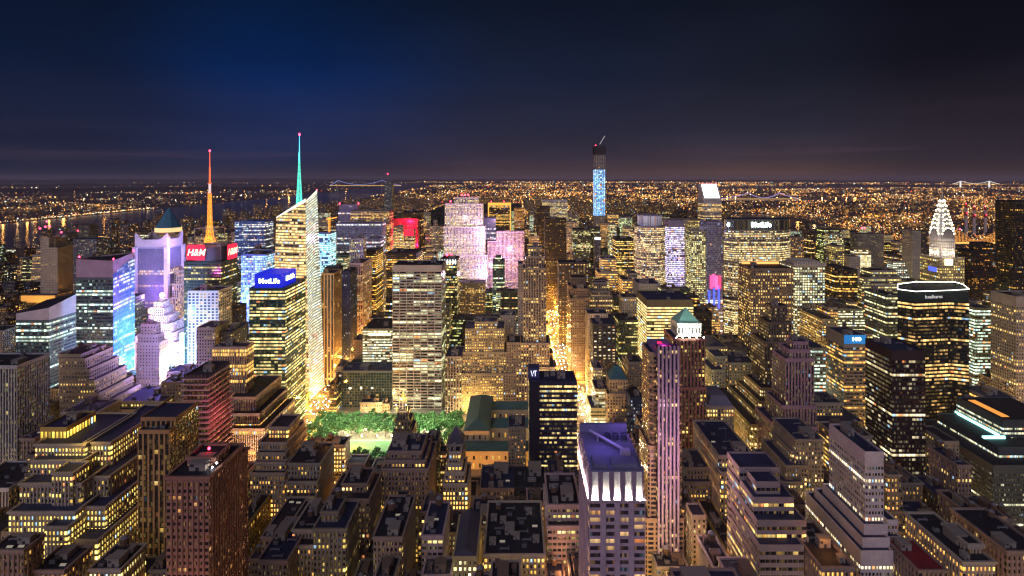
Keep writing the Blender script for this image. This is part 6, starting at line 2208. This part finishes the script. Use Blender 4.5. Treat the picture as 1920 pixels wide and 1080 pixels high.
# ------------------------------------------------------------------ bridges and stacks far away
def suspension(name, label, pxa, pxb, pxl, pxr, D, deck, top, mtow, mcab, mdeck, D2=None):
    xa, xb, xl, xr = (X(p, D) for p in (pxa, pxb, pxl, pxr))
    zd, zt = Z(deck, D), Z(top, D)
    b_ = empty(name, ((xa + xb) / 2, D, 0), label, 'bridge')
    s_ = D / F
    m_ = MB()
    m_.box(xl, xr, D - s_ * .6, D + s_ * 3, zd - s_ * .9, zd)
    part('deck', m_, [mdeck], b_)
    for xx in (xa, xb):
        for dy in (0, s_ * 2):
            m_ = MB()
            m_.box(xx - s_ * .7, xx + s_ * .7, D + dy, D + dy + s_ * .7, 0, zt)
            part('tower', m_, [mtow], b_)
    for dy in (0, s_ * 2):
        m_ = MB()
        def hang(x0, z0, x1, z1, sag, n=18):
            pr = None
            for i in range(n + 1):
                t = i / n
                zz = z0 + (z1 - z0) * t - sag * 4 * t * (1 - t)
                p = (x0 + (x1 - x0) * t, D + dy, zz)
                if pr:
                    m_.tube(pr, p, s_ * .42, n=4)
                pr = p
        hang(xa, zt, xb, zt, (zt - zd) * .85)
        hang(xl, zd, xa, zt, (zt - zd) * .12)
        hang(xb, zt, xr, zd, (zt - zd) * .12)
        part('main_cable', m_, [mcab], b_)
    return b_


DECKO = mat('deck_lamps', (.5, .4, .2), emit=(1., .55, .18), st=.5)
CABB = mat('cable_blue', (.4, .4, .6), emit=(.25, .32, .9), st=.4)
CABP = mat('cable_violet', (.5, .4, .6), emit=(.50, .36, .95), st=.5)
CABW = mat('cable_white', (.7, .7, .7), emit=(.85, .85, .8), st=.5)
TOWD = mat('bridge_tower', (.25, .22, .22))
suspension('suspension_bridge', "long blue lit suspension bridge over the river beyond the wooded park", 633, 716, 618, 752, 11200, 347.5, 338, TOWD, CABB, DECKO)
suspension('suspension_bridge', "violet lit suspension bridge beyond the slanted white roofed tower", 1404, 1462, 1352, 1500, 7600, 372.5, 361.5, TOWD, CABP, DECKO)
suspension('suspension_bridge', "white lit suspension bridge near the horizon above the arched crown tower", 1802, 1856, 1788, 1874, 17500, 344.6, 339.4, mat('tower_lit', (.6, .6, .6), emit=(.8, .8, .8), st=.8), CABW, DECKO)
b = empty('truss_bridge', (X(1850, 2350), 2350, 0), "orange lit cantilever truss bridge behind the dark amber windowed slab", 'bridge')
D = 2350
zd = Z(455, D)
xl, xr = X(1786, D), X(1960, D)
mb = MB()
mb.box(xl, xr, D, D + 24, zd - 4, zd)
part('deck', mb, [mat('deck_orange', (.6, .35, .1), emit=(1., .46, .10), st=.9)], b)
TR = mat('truss_lit', (.5, .3, .1), emit=(1., .40, .08), st=.28)
for dy in (0, 22):
    mb = MB()
    n_ = 26
    hgt = lambda px: 9 + 42 * max(0, 1 - abs(px - 1800) / 24.) + 42 * max(0, 1 - abs(px - 1881) / 34.)
    for i in range(n_):
        pa, pb = 1786 + i * 174 / n_, 1786 + (i + 1) * 174 / n_
        xa, xb = X(pa, D), X(pb, D)
        mb.tube((xa, D + dy, zd + hgt(pa)), (xb, D + dy, zd + hgt(pb)), 1.3, n=4)
        mb.tube((xa, D + dy, zd), (xa, D + dy, zd + hgt(pa)), 1., n=4)
        mb.tube((xa, D + dy, zd), (xb, D + dy, zd + hgt(pb)), .9, n=4)
    part('truss', mb, [TR], b)
for px in (1800, 1881):
    mb = MB()
    mb.box(X(px, D) - 5, X(px, D) + 5, D, D + 24, 0, zd - 4)
    part('pier', mb, [TOWD], b)
    put('beacon', TBEAC, b, X(px, D), D, zd + 52, (3, 3, 3))
CHM = mat('stack_white', (.45, .4, .4))
CHR_ = mat('stack_red', (.40, .04, .05))
for q, (px, yt) in enumerate(((1811.5, 383), (1826.5, 388), (1847.5, 388))):
    o = empty('smokestack', (X(px, 2900), 2900, 0), ["first of three red banded smokestacks, tallest, behind the arched crown tower", "middle one of three red banded smokestacks across the river", "last of three red banded smokestacks, standing apart on the far bank"][q], 'smokestack')
    zt = Z(yt, 2900)
    mb = MB()
    mb.lathe(X(px, 2900), 2900, [(8, 0), (6.5, zt * .45), (6.2, zt * .62)], 10, 0)
    mb.lathe(X(px, 2900), 2900, [(6.2, zt * .62), (6., zt * .75)], 10, 1)
    mb.lathe(X(px, 2900), 2900, [(6., zt * .75), (5.8, zt * .88)], 10, 0)
    mb.lathe(X(px, 2900), 2900, [(5.8, zt * .88), (5.6, zt)], 10, 1)
    part('flue', mb, [CHM, CHR_], o)
    put('beacon', TBEAC, o, X(px, 2900), 2900, zt, (3, 3, 2))
    put('beacon', TBEAC, o, X(px, 2900), 2893.5, zt * .7, (2, 2, 2))

# ------------------------------------------------------------------ the rest of the city between the known buildings
r = random.Random(1234)
KEEP = [(1008, 1062, 520, 420, 980), (1020, 1100, 770, 640, 800), (1022, 1080, 690, 800, 1000), (1012, 1062, 610, 1000, 1350), (1040, 1100, 800, 600, 700), (1025, 1100, 700, 400, 640), (600, 870, 850, 300, 560), (640, 737, 893, 300, 560), (575, 640, 800, 480, 700), (0, 260, 470, 1000, 2000), (-60, 145, 590, 520, 1000)]   # photo x range, lowest photo y to leave open, distances it matters for
PLX = [(l[0] - 1.2, l[1] + 1.2, l[2] - 1.2, l[3] + 1.2) for l in LAND]
cand = []
for (xa, xb) in AVB:
    for n_ in range(34, 59):
        y0 = cst(n_) + (18 if n_ in (34, 42, 57) else 11)
        y1 = cst(n_ + 1) - (18 if n_ + 1 in (34, 42, 57) else 11)
        if xa == -241 and n_ in (40, 41):
            continue
        ym = (y0 + y1) / 2
        for (ya, yb_) in ((y0, ym - .4), (ym + .4, y1)):
            x = xa + 3
            while x < xb - 9:
                w_ = r.uniform(11, 23) if ya < 480 else r.uniform(15, 34) if ya < 700 else r.uniform(20, 48)
                if xb - 3 - (x + w_) < 9:
                    w_ = xb - 3 - x
                x0, x1 = x + .3, x + w_ - .3
                x += w_
                if ya < 215 or x1 - x0 < 6:
                    continue
                pa, pb = CX + x0 * F / ya, CX + x1 * F / ya
                if pb < -60 or pa > 1980:
                    continue
                # keep clear of the hand-placed buildings: trim or skip
                clash = [p for p in PLX if p[0] < x1 and p[1] > x0 and p[2] < yb_ and p[3] > ya]
                for p in clash:
                    if p[0] > x0 + 9 and p[0] < x1:
                        x1 = min(x1, p[0] - .3)
                    elif p[1] < x1 - 9 and p[1] > x0:
                        x0 = max(x0, p[1] + .3)
                yA, yB = ya, yb_
                clash = [p for p in PLX if p[0] < x1 and p[1] > x0 and p[2] < yB and p[3] > yA]
                for p in clash:
                    if p[2] > yA + 9:
                        yB = min(yB, p[2] - .3)
                    elif p[3] < yB - 9:
                        yA = max(yA, p[3] + .3)
                if any(p[0] < x1 and p[1] > x0 and p[2] < yB and p[3] > yA for p in PLX) or x1 - x0 < 6 or yB - yA < 13:
                    continue
                pa, pb = CX + x0 * F / yA, CX + x1 * F / yA
                xm = (x0 + x1) / 2
                if yA < 330:
                    z = r.uniform(34, 78)
                elif yA < 480:
                    z = r.uniform(34, 98)
                elif yA < 720:
                    z = r.choice([r.uniform(24, 60), r.uniform(40, 110)])
                elif -720 < xm < 760:
                    z = r.choice([r.uniform(30, 80), r.uniform(60, 130), r.uniform(100, 185)])
                else:
                    z = r.choice([r.uniform(15, 40), r.uniform(20, 70), r.uniform(60, 125)])
                if xm < -780 and yA < 1300:
                    z *= .55
                lim = 0
                for l in LAND:
                    if l[2] > yA - 5 and l[5] < pb and l[6] > pa and l[7] < 1500:
                        lim = max(lim, l[7])
                for (ka, kb, ky, d0, d1) in KEEP:
                    if d0 <= yA <= d1 and ka < pb and kb > pa:
                        lim = max(lim, ky)
                if lim:
                    zc = H - (lim - 3 - CY) * yA / F
                    z = min(z, zc)
                z = max(z, 11 + r.random() * 6)
                cand.append([x0, x1, yA, yB, z])

# who is seen: paint every box, nearest first, on a small picture of the view
W_, H_ = 480, 270
SCL = 4.0
owner = np.zeros((H_, W_), bool)
yy_, xx_ = np.mgrid[0:H_, 0:W_]
yy_ = (yy_ + .5) * SCL
xx_ = (xx_ + .5) * SCL


def sil(x0, x1, y0, y1, z):
    pts = []
    for x in (x0, x1):
        for y in (y0, y1):
            for zz in (0, z):
                pts.append((CX + x * F / y, CY + (H - zz) * F / y))
    pts.sort()
    def half(p_):
        o_ = []
        for p in p_:
            while len(o_) > 1 and (o_[-1][0] - o_[-2][0]) * (p[1] - o_[-2][1]) - (o_[-1][1] - o_[-2][1]) * (p[0] - o_[-2][0]) <= 0:
                o_.pop()
            o_.append(p)
        return o_
    hull = half(pts)[:-1] + half(pts[::-1])[:-1]
    ax = max(0, int(min(p[0] for p in pts) / SCL)); bx = min(W_, int(max(p[0] for p in pts) / SCL) + 1)
    ay = max(0, int(min(p[1] for p in pts) / SCL)); by = min(H_, int(max(p[1] for p in pts) / SCL) + 1)
    if bx <= ax or by <= ay:
        return None
    X_, Y_ = xx_[ay:by, ax:bx], yy_[ay:by, ax:bx]
    m_ = np.ones(X_.shape, bool)
    for p, q in zip(hull, hull[1:] + hull[:1]):
        m_ &= (q[0] - p[0]) * (Y_ - p[1]) - (q[1] - p[1]) * (X_ - p[0]) >= -1e-6
    return (slice(ay, by), slice(ax, bx)), m_


allb = [(l[2], l[0], l[1], l[2], l[3], l[4], None) for l in LAND] + [(c[2], c[0], c[1], c[2], c[3], c[4], i) for i, c in enumerate(cand)]
allb.sort(key=lambda t: t[0])
vis = [0] * len(cand)
for (_, x0, x1, y0, y1, z, i) in allb:
    s_ = sil(x0, x1, y0, y1, z)
    if s_ is None:
        continue
    sl, m_ = s_
    if i is not None:
        vis[i] = int((m_ & ~owner[sl]).sum())
    owner[sl] |= m_
order = sorted((i for i in range(len(cand)) if vis[i] >= 3), key=lambda i: -vis[i])
NMAX = 230
keep = order[:NMAX]
print("fillers", len(cand), "seen", len(order), "min px of kept", vis[keep[-1]])

ADJ = {'tan_dark': 'dim tan masonry', 'brown_near': 'brown brick', 'tan_near': 'tan masonry', 'pink_near': 'mauve stone', 'apart': 'grey brick', 'apart_dark': 'dark brick', 'tan': 'tan stone', 'brown': 'brown stone', 'tan_lit': 'warm lit stone',
       'stone_green': 'olive lit stone', 'terrace': 'pale banded', 'dark_ribbon': 'black glass', 'dark_green': 'dark olive glass', 'tan_ribbon': 'beige banded', 'green_lit': 'yellow lit', 'apart_blue': 'slate blue', 'far_blue': 'dark slate', 'far_dark': 'blackish', 'far_tan': 'dusky brown', 'black': 'black', 'tan_pier': 'tan piered', 'beige_punch': 'cream', 'green_ribbon': 'bright ribbon windowed'}
used_l = {}


def near_name(x, y):
    return min(NAMED, key=lambda t: (t[1] - x) ** 2 + ((t[2] - y) * 1.2) ** 2)


for i in keep:
    x0, x1, y0, y1, z = cand[i]
    xm = (x0 + x1) / 2
    if y0 < 470:
        st_ = r.choice(['tan_dark', 'brown_near', 'brown_near', 'tan_near', 'pink_near', 'tan_dark', 'apart_dark'])
    elif y0 < 720:
        st_ = r.choice(['tan', 'brown', 'tan_lit', 'stone_green', 'apart', 'tan_near', 'tan_dark', 'dark_ribbon', 'tan_ribbon'])
    elif z > 85:
        st_ = r.choice(['dark_ribbon', 'dark_green', 'tan_ribbon', 'green_lit', 'tan_pier', 'black', 'beige_punch', 'green_ribbon', 'dark_green'])
    elif xm < -700:
        st_ = r.choice(['far_blue', 'far_dark', 'far_tan', 'far_blue'])
    else:
        st_ = r.choice(['tan', 'brown', 'tan_lit', 'apart', 'apart_dark', 'terrace', 'stone_green', 'tan_ribbon'])
    hk = 'low' if z < 24 else 'mid height' if z < 60 else 'tall' if z < 110 else 'very tall'
    kind = ('loft_building' if z < 45 else 'office_block') if y0 < 720 else ('office_tower' if z > 85 else 'office_block' if -520 < xm < 720 else 'apartment_block')
    kw = kind.replace('_', ' ')
    nm, nx, ny = near_name(xm, y0)
    rel = 'behind' if y0 - ny > 25 else 'in front of' if ny - y0 > 25 else ('beside' if abs(nx - xm) < 60 else 'along the street from')
    lab = f"{hk} {ADJ[st_]} {kw} {rel} the {nm}"
    s = STY[st_]
    o = empty(kind, (xm, (y0 + y1) / 2, 0), None, 'building')
    mb, rf = MB(), MB()
    rm_ = [r.choice([ROOF, ROOFP, ROOFB, ROOF])]
    fp = rect(x0, x1, y0, y1)
    extra = ''
    L_, w_ = y1 - y0, x1 - x0
    if z > 34 and r.random() < .68 and L_ > 16 and w_ > 12:
        ns = 1 if r.random() < .45 else 2 if r.random() < .6 else 3
        z2, zb_ = z * r.uniform(.58, .8), 0
        for q_ in range(ns):
            tier(mb, rf, fp, zb_, z2, s)
            part('roof', rf, rm_, o)
            rf = MB()
            q = r.uniform(1.2, 3.) if ns > 1 else r.uniform(2, 4)
            a0, a1_ = fp[0][0] + q * r.choice([.3, 1]), fp[1][0] - q * r.choice([.3, 1])
            b0, b1 = fp[0][1] + q, fp[2][1] - q * .6
            if a1_ - a0 < 7 or b1 - b0 < 8:
                a0, a1_, b0, b1 = fp[0][0] + .8, fp[1][0] - .8, fp[0][1] + .8, fp[2][1] - .8
            fp = rect(a0, a1_, b0, b1)
            zb_ = z2 - 1.1
            z2 = z2 + (z - z2) / (ns - q_)
        tier(mb, rf, fp, zb_, z, s)
        extra = 'stepped back'
    else:
        tier(mb, rf, fp, 0, z, s)
    part('wall', mb, [s['mat'], s['trim']], o)
    ro = part('roof', rf, rm_, o)
    n_c = 12 if y0 < 430 else 8 if y0 < 600 else 3 if y0 < 900 else 1
    if -215 < xm < -85 and y0 > 420 and y0 < 560:
        n_c = 1
    clutter(o, fp[0][0], fp[1][0], fp[0][1], fp[2][1], z - 1.1, n_c, r, .75 if y0 < 600 else .3, under=ro)
    kids = [c_.name.split('.')[0] for c_ in ro.children]
    tags_ = []
    if extra:
        tags_.append(extra + ' near its top')
    if 'water_tank' in kids and y0 < 600:
        tags_.append('with a water tank')
    elif kids.count('cooling_unit') > 1 and y0 < 600:
        tags_.append('with roof fans')
    for e in [''] + tags_ + [' and '.join(tags_)] + ['%s floored' % (['narrow', 'broad', 'very broad'][0 if w_ < 18 else 1 if w_ < 30 else 2])]:
        l2 = (lab + ', ' + e) if e and 'floored' not in e else (e.split(' floored')[0] + ' ' + lab if e else lab)
        if l2 not in used_l and len(l2.split()) <= 16:
            lab = l2
            break
    if lab in used_l:
        g = 'alike: ' + ' '.join(lab.split()[:14])
        o['group'] = g[7:]
        used_l[lab]['group'] = g[7:]
    else:
        used_l[lab] = o
    o['label'] = ' '.join(lab.split()[:16])

# everything else down there that shows only as slivers: one mass per kind
rest = [i for i in range(len(cand)) if i not in set(keep)]
masses = {}
for i in rest:
    x0, x1, y0, y1, z = cand[i]
    st_ = ['tan', 'brown', 'apart', 'tan_ribbon', 'dark_green'][i % 5] if y0 < 1300 and x0 > -650 else ['far_tan', 'far_dark', 'far_blue'][i % 3]
    mb, rf = masses.setdefault(st_, (MB(), MB()))
    tier(mb, rf, rect(x0, x1, y0, y1), 0, z, STY[st_])
for st_, (mb, rf) in masses.items():
    o = tag(part('distant_blocks', mb, [STY[st_]['mat'], STY[st_]['trim']]), kind='stuff')
    o2 = tag(part('distant_roofs', rf, [ROOF]), kind='stuff')

# ------------------------------------------------------------------ far city beyond the park and across the rivers
r = random.Random(99)
ms = {k_: (MB(), MB()) for k_ in ('far_tan', 'far_dark', 'far_blue')}
for i in range(3600):
    D = 2130 + 6500 * r.random() ** 1.7
    x = r.uniform(-1850, 1330)
    if r.random() < .2:
        x = r.uniform(-5200, -3300) if r.random() < .4 else r.uniform(1700, 5200)
    px = CX + x * F / D
    if px < -60 or px > 1980 or (-760 < x < 75 and D < 6200):
        continue
    out = not (-1850 < x < 1350)
    if inside(x, D, HUD) or inside(x, D, EAS) or inside(x, D, SND2):
        continue
    w_, d_ = r.uniform(16, 42), r.uniform(15, 32)
    z = r.choice([r.uniform(14, 30), r.uniform(18, 55), r.uniform(40, 105)]) * (.5 if out else 1.)
    if D > 6000:
        z *= .5
    if -1850 < x < -800 and D < 5000 and r.random() < .35:
        z = r.uniform(60, 125)
    if 75 < x < 950 and D < 4200 and r.random() < .3:
        z = r.uniform(70, 125)
    mb, rf = ms['far_blue' if x < -700 and r.random() < .7 else r.choice(['far_tan', 'far_dark'])]
    tier(mb, rf, rect(x, x + w_, D, D + d_), 0, z, STY['far_dark'], band=1.5)
for st_, (mb, rf) in ms.items():
    tag(part('distant_city', mb, [STY[st_]['mat'], STY[st_]['trim']]), kind='stuff')
    tag(part('distant_city_roofs', rf, [ROOF]), kind='stuff')

LCOL = [(1., .42, .07), (1., .56, .15), (1., .72, .34), (1., .92, .75), (1., .34, .04), (1., .05, .04), (.55, .9, .8)]
LSTR = (.32, .75, 1.9)
LM = [mat('city_light_%d_%d' % (q, e), c_, emit=c_, st=LSTR[e] * (1.25 if q in (2, 3) else 1.)) for e in range(3) for q, c_ in enumerate(LCOL)]
mb = MB()


def lightbox(x, y, z, s_, m_):
    mb.poly([(x, y - s_, z), (x + s_, y, z), (x, y, z + s_)], m_)
    mb.poly([(x - s_, y, z), (x, y - s_, z), (x, y, z + s_)], m_)
    mb.poly([(x + s_, y, z), (x, y + s_, z), (x, y, z + s_)], m_)
    mb.poly([(x, y + s_, z), (x - s_, y, z), (x, y, z + s_)], m_)
    mb.poly([(x, y - s_, z), (x - s_, y, z), (x, y, z - s_)], m_)
    mb.poly([(x + s_, y, z), (x, y - s_, z), (x, y, z - s_)], m_)


def vnoise(u, v, sd):
    def h(a, b):
        t = math.sin(a * 127.1 + b * 311.7 + sd * 74.7) * 43758.5453
        return t - math.floor(t)
    a, b = math.floor(u), math.floor(v)
    fu, fv = u - a, v - b
    fu, fv = fu * fu * (3 - 2 * fu), fv * fv * (3 - 2 * fv)
    return (h(a, b) * (1 - fu) + h(a + 1, b) * fu) * (1 - fv) + (h(a, b + 1) * (1 - fu) + h(a + 1, b + 1) * fu) * fv


def clump(x, D):
    """towns, avenues and dark woods: uneven density at several sizes"""
    a_, d_ = math.atan2(x, D), math.log(D)
    return .5 * vnoise(a_ * 26, d_ * 9, 1) + .32 * vnoise(a_ * 70, d_ * 26, 2) + .18 * vnoise(a_ * 190, d_ * 60, 3)


def pick(px):
    u_ = r.random()
    if px < 700:
        c_ = 0 if u_ < .32 else 1 if u_ < .52 else 2 if u_ < .74 else 3 if u_ < .88 else 4 if u_ < .92 else 5 if u_ < .955 else 6
    else:
        c_ = 0 if u_ < .40 else 1 if u_ < .68 else 2 if u_ < .81 else 3 if u_ < .88 else 4 if u_ < .965 else 5 if u_ < .988 else 6
    e_ = r.random()
    return c_ + 7 * (0 if e_ < .55 else 1 if e_ < .91 else 2)


n_l = 0
for i in range(90000):
    px = r.uniform(-30, 1950)
    py = 341.5 + 130 * r.random() ** 1.35
    D = (H - 6) * F / (py - CY)
    x = (px - CX) * D / F
    if D < 1700:
        continue
    if D < 6190 and -745 < x < 60:
        continue
    if any(inside(x, D, p_) for p_ in (HUD, EAS, SND, SND2)):
        continue
    c2 = clump(x, D)
    east = min(1., max(0., (px - 640) / 330.))
    thr = .545 - .105 * east
    pr = max(0., (c2 - thr) * 7.) * (.55 + .45 * east) + .055 + .13 * east
    if px < 760 and D > 14000:
        pr *= .30
    if D < 2600 and x > 0:
        pr *= .5
    if r.random() > pr * .85:
        continue
    s_ = D / F * 1.875 * r.uniform(.22, .50)
    m_ = pick(px)
    if m_ >= 14:
        s_ *= 1.35
    lightbox(x, D, r.uniform(4, 16) + s_, s_, m_)
    n_l += 1
# lamps down the long avenues uptown and along the park's edges
for ax_, d0, d1 in ((79, 1560, 9000), (236, 2100, 9500), (391, 2100, 9500), (547, 2100, 9500), (702, 2000, 8500), (918, 2000, 8500), (1146, 2000, 7000), (-760, 2110, 6200), (-1051, 2100, 9000), (-1325, 2100, 9000), (-1850, 900, 9000)):
    D = d0
    while D < d1:
        s_ = D / F * 1.875 * r.uniform(.25, .5)
        lightbox(ax_ + r.uniform(-7, 7), D, 9 + s_, s_, r.choice([7, 8, 8, 11, 15]))
        D += r.uniform(28, 60) * (D / 2600)
# the lit shore opposite, with piers
for i in range(420):
    t = r.random()
    D = 1900 + 3400 * t
    xw = -3235 - 40 * (D - 2500) / 4500 * 6 + r.uniform(-30, 10)
    if inside(xw, D, HUD):
        xw = -3300 - (D - 2500) * .06
    s_ = D / F * 1.875 * r.uniform(.3, .6)
    lightbox(xw + r.uniform(-50, 0), D, 5 + s_, s_, r.choice([8, 9, 10, 10, 13, 11, 18, 15]))
print("far lights", n_l)
tag(part('city_lights', mb, LM), kind='stuff')
# twelve shore lights of the west bank that throw their glow on the water
for q in range(9):
    D = 2450 + q * 190
    point(-3255 - max(0, D - 2500) * .055, D, 14, 30000, (1., .42, .08), 6.)

# low hills that end the plain
r = random.Random(8)
HILL = mat('hill_dark', (.018, .018, .024), .95, scale=.001)
for (D, hb, hv, a0, a1_, sd) in ((24000, 10, 90, -62, 62, 4), (36000, 60, 190, -62, 62, 9), (14000, 10, 110, -60, -21, 14)):
    mb = MB()
    n_ = 240
    pv = None
    for i in range(n_ + 1):
        a_ = R(a0 + (a1_ - a0) * i / n_)
        e_ = min(1., min(i, n_ - i) / 20.)
        h_ = (hb + hv * (.6 * vnoise(a_ * 9, .5, sd) + .3 * vnoise(a_ * 30, .5, sd + 1) + .1 * vnoise(a_ * 110, .5, sd + 2))) * e_ * (1.25 - .55 * min(1, max(0, (a_ + .5))))
        c_, s_ = math.cos(a_), math.sin(a_)
        p = [(s_ * (D + o_), c_ * (D + o_), h_ * k_ - 3) for o_, k_ in ((0, 0), (700, .75), (1500, 1.), (3200, .7), (5200, 0))]
        if pv:
            for q in range(4):
                mb.poly([pv[q], p[q], p[q + 1], pv[q + 1]])
        pv = p
    tag(part('hills', mb, [HILL]), kind='structure')
# the air: one even body of haze over land and water
hz = MB()
hz.box(-60000, 60000, -3000, 52000, -8, 460)
HAZE = bpy.data.materials.new("haze")
HAZE.use_nodes = True
hn = HAZE.node_tree
hn.nodes.clear()
pv_ = hn.nodes.new('ShaderNodeVolumePrincipled')
pv_.inputs['Color'].default_value = (.72, .64, .82, 1)
pv_.inputs['Density'].default_value = 2.0e-5
pv_.inputs['Anisotropy'].default_value = 0.
ho_ = hn.nodes.new('ShaderNodeOutputMaterial')
hn.links.new(pv_.outputs[0], ho_.inputs['Volume'])
HAZE.cycles.homogeneous_volume = True if hasattr(HAZE.cycles, 'homogeneous_volume') else None
tag(part('haze', hz, [HAZE]), kind='stuff')
cy.volume_bounces = 0
# unseen lights added over the far city to spread glow on its ground
r = random.Random(31)
n_q = 0
while n_q < 190:
    px = r.uniform(-20, 1940)
    D = 2500 * (15000 / 2500) ** r.random()
    x = (px - CX) * D / F
    if (D < 6190 and -745 < x < 60) or any(inside(x, D, p_) for p_ in (HUD, EAS, SND, SND2)):
        continue
    if clump(x, D) < (.56 if px < 700 else .46) + .12 * r.random():
        continue
    point(x, D, 34, 46000 * (D / 2500) ** 1.2, r.choice([(1., .42, .08), (1., .50, .13), (1., .62, .28)]), 8., "far_glow_fill")
    n_q += 1
# words become meshes
dg = bpy.context.evaluated_depsgraph_get()
for o in [o for o in bpy.data.objects if o.type == 'FONT']:
    me = bpy.data.meshes.new_from_object(o.evaluated_get(dg), depsgraph=dg)
    o2 = bpy.data.objects.new("text_tmp", me)
    COL.objects.link(o2)
    o2.parent = o.parent
    o2.location, o2.rotation_euler, o2.scale = o.location, o.rotation_euler, o.scale
    bpy.data.objects.remove(o)
    o2.name = "lettering"
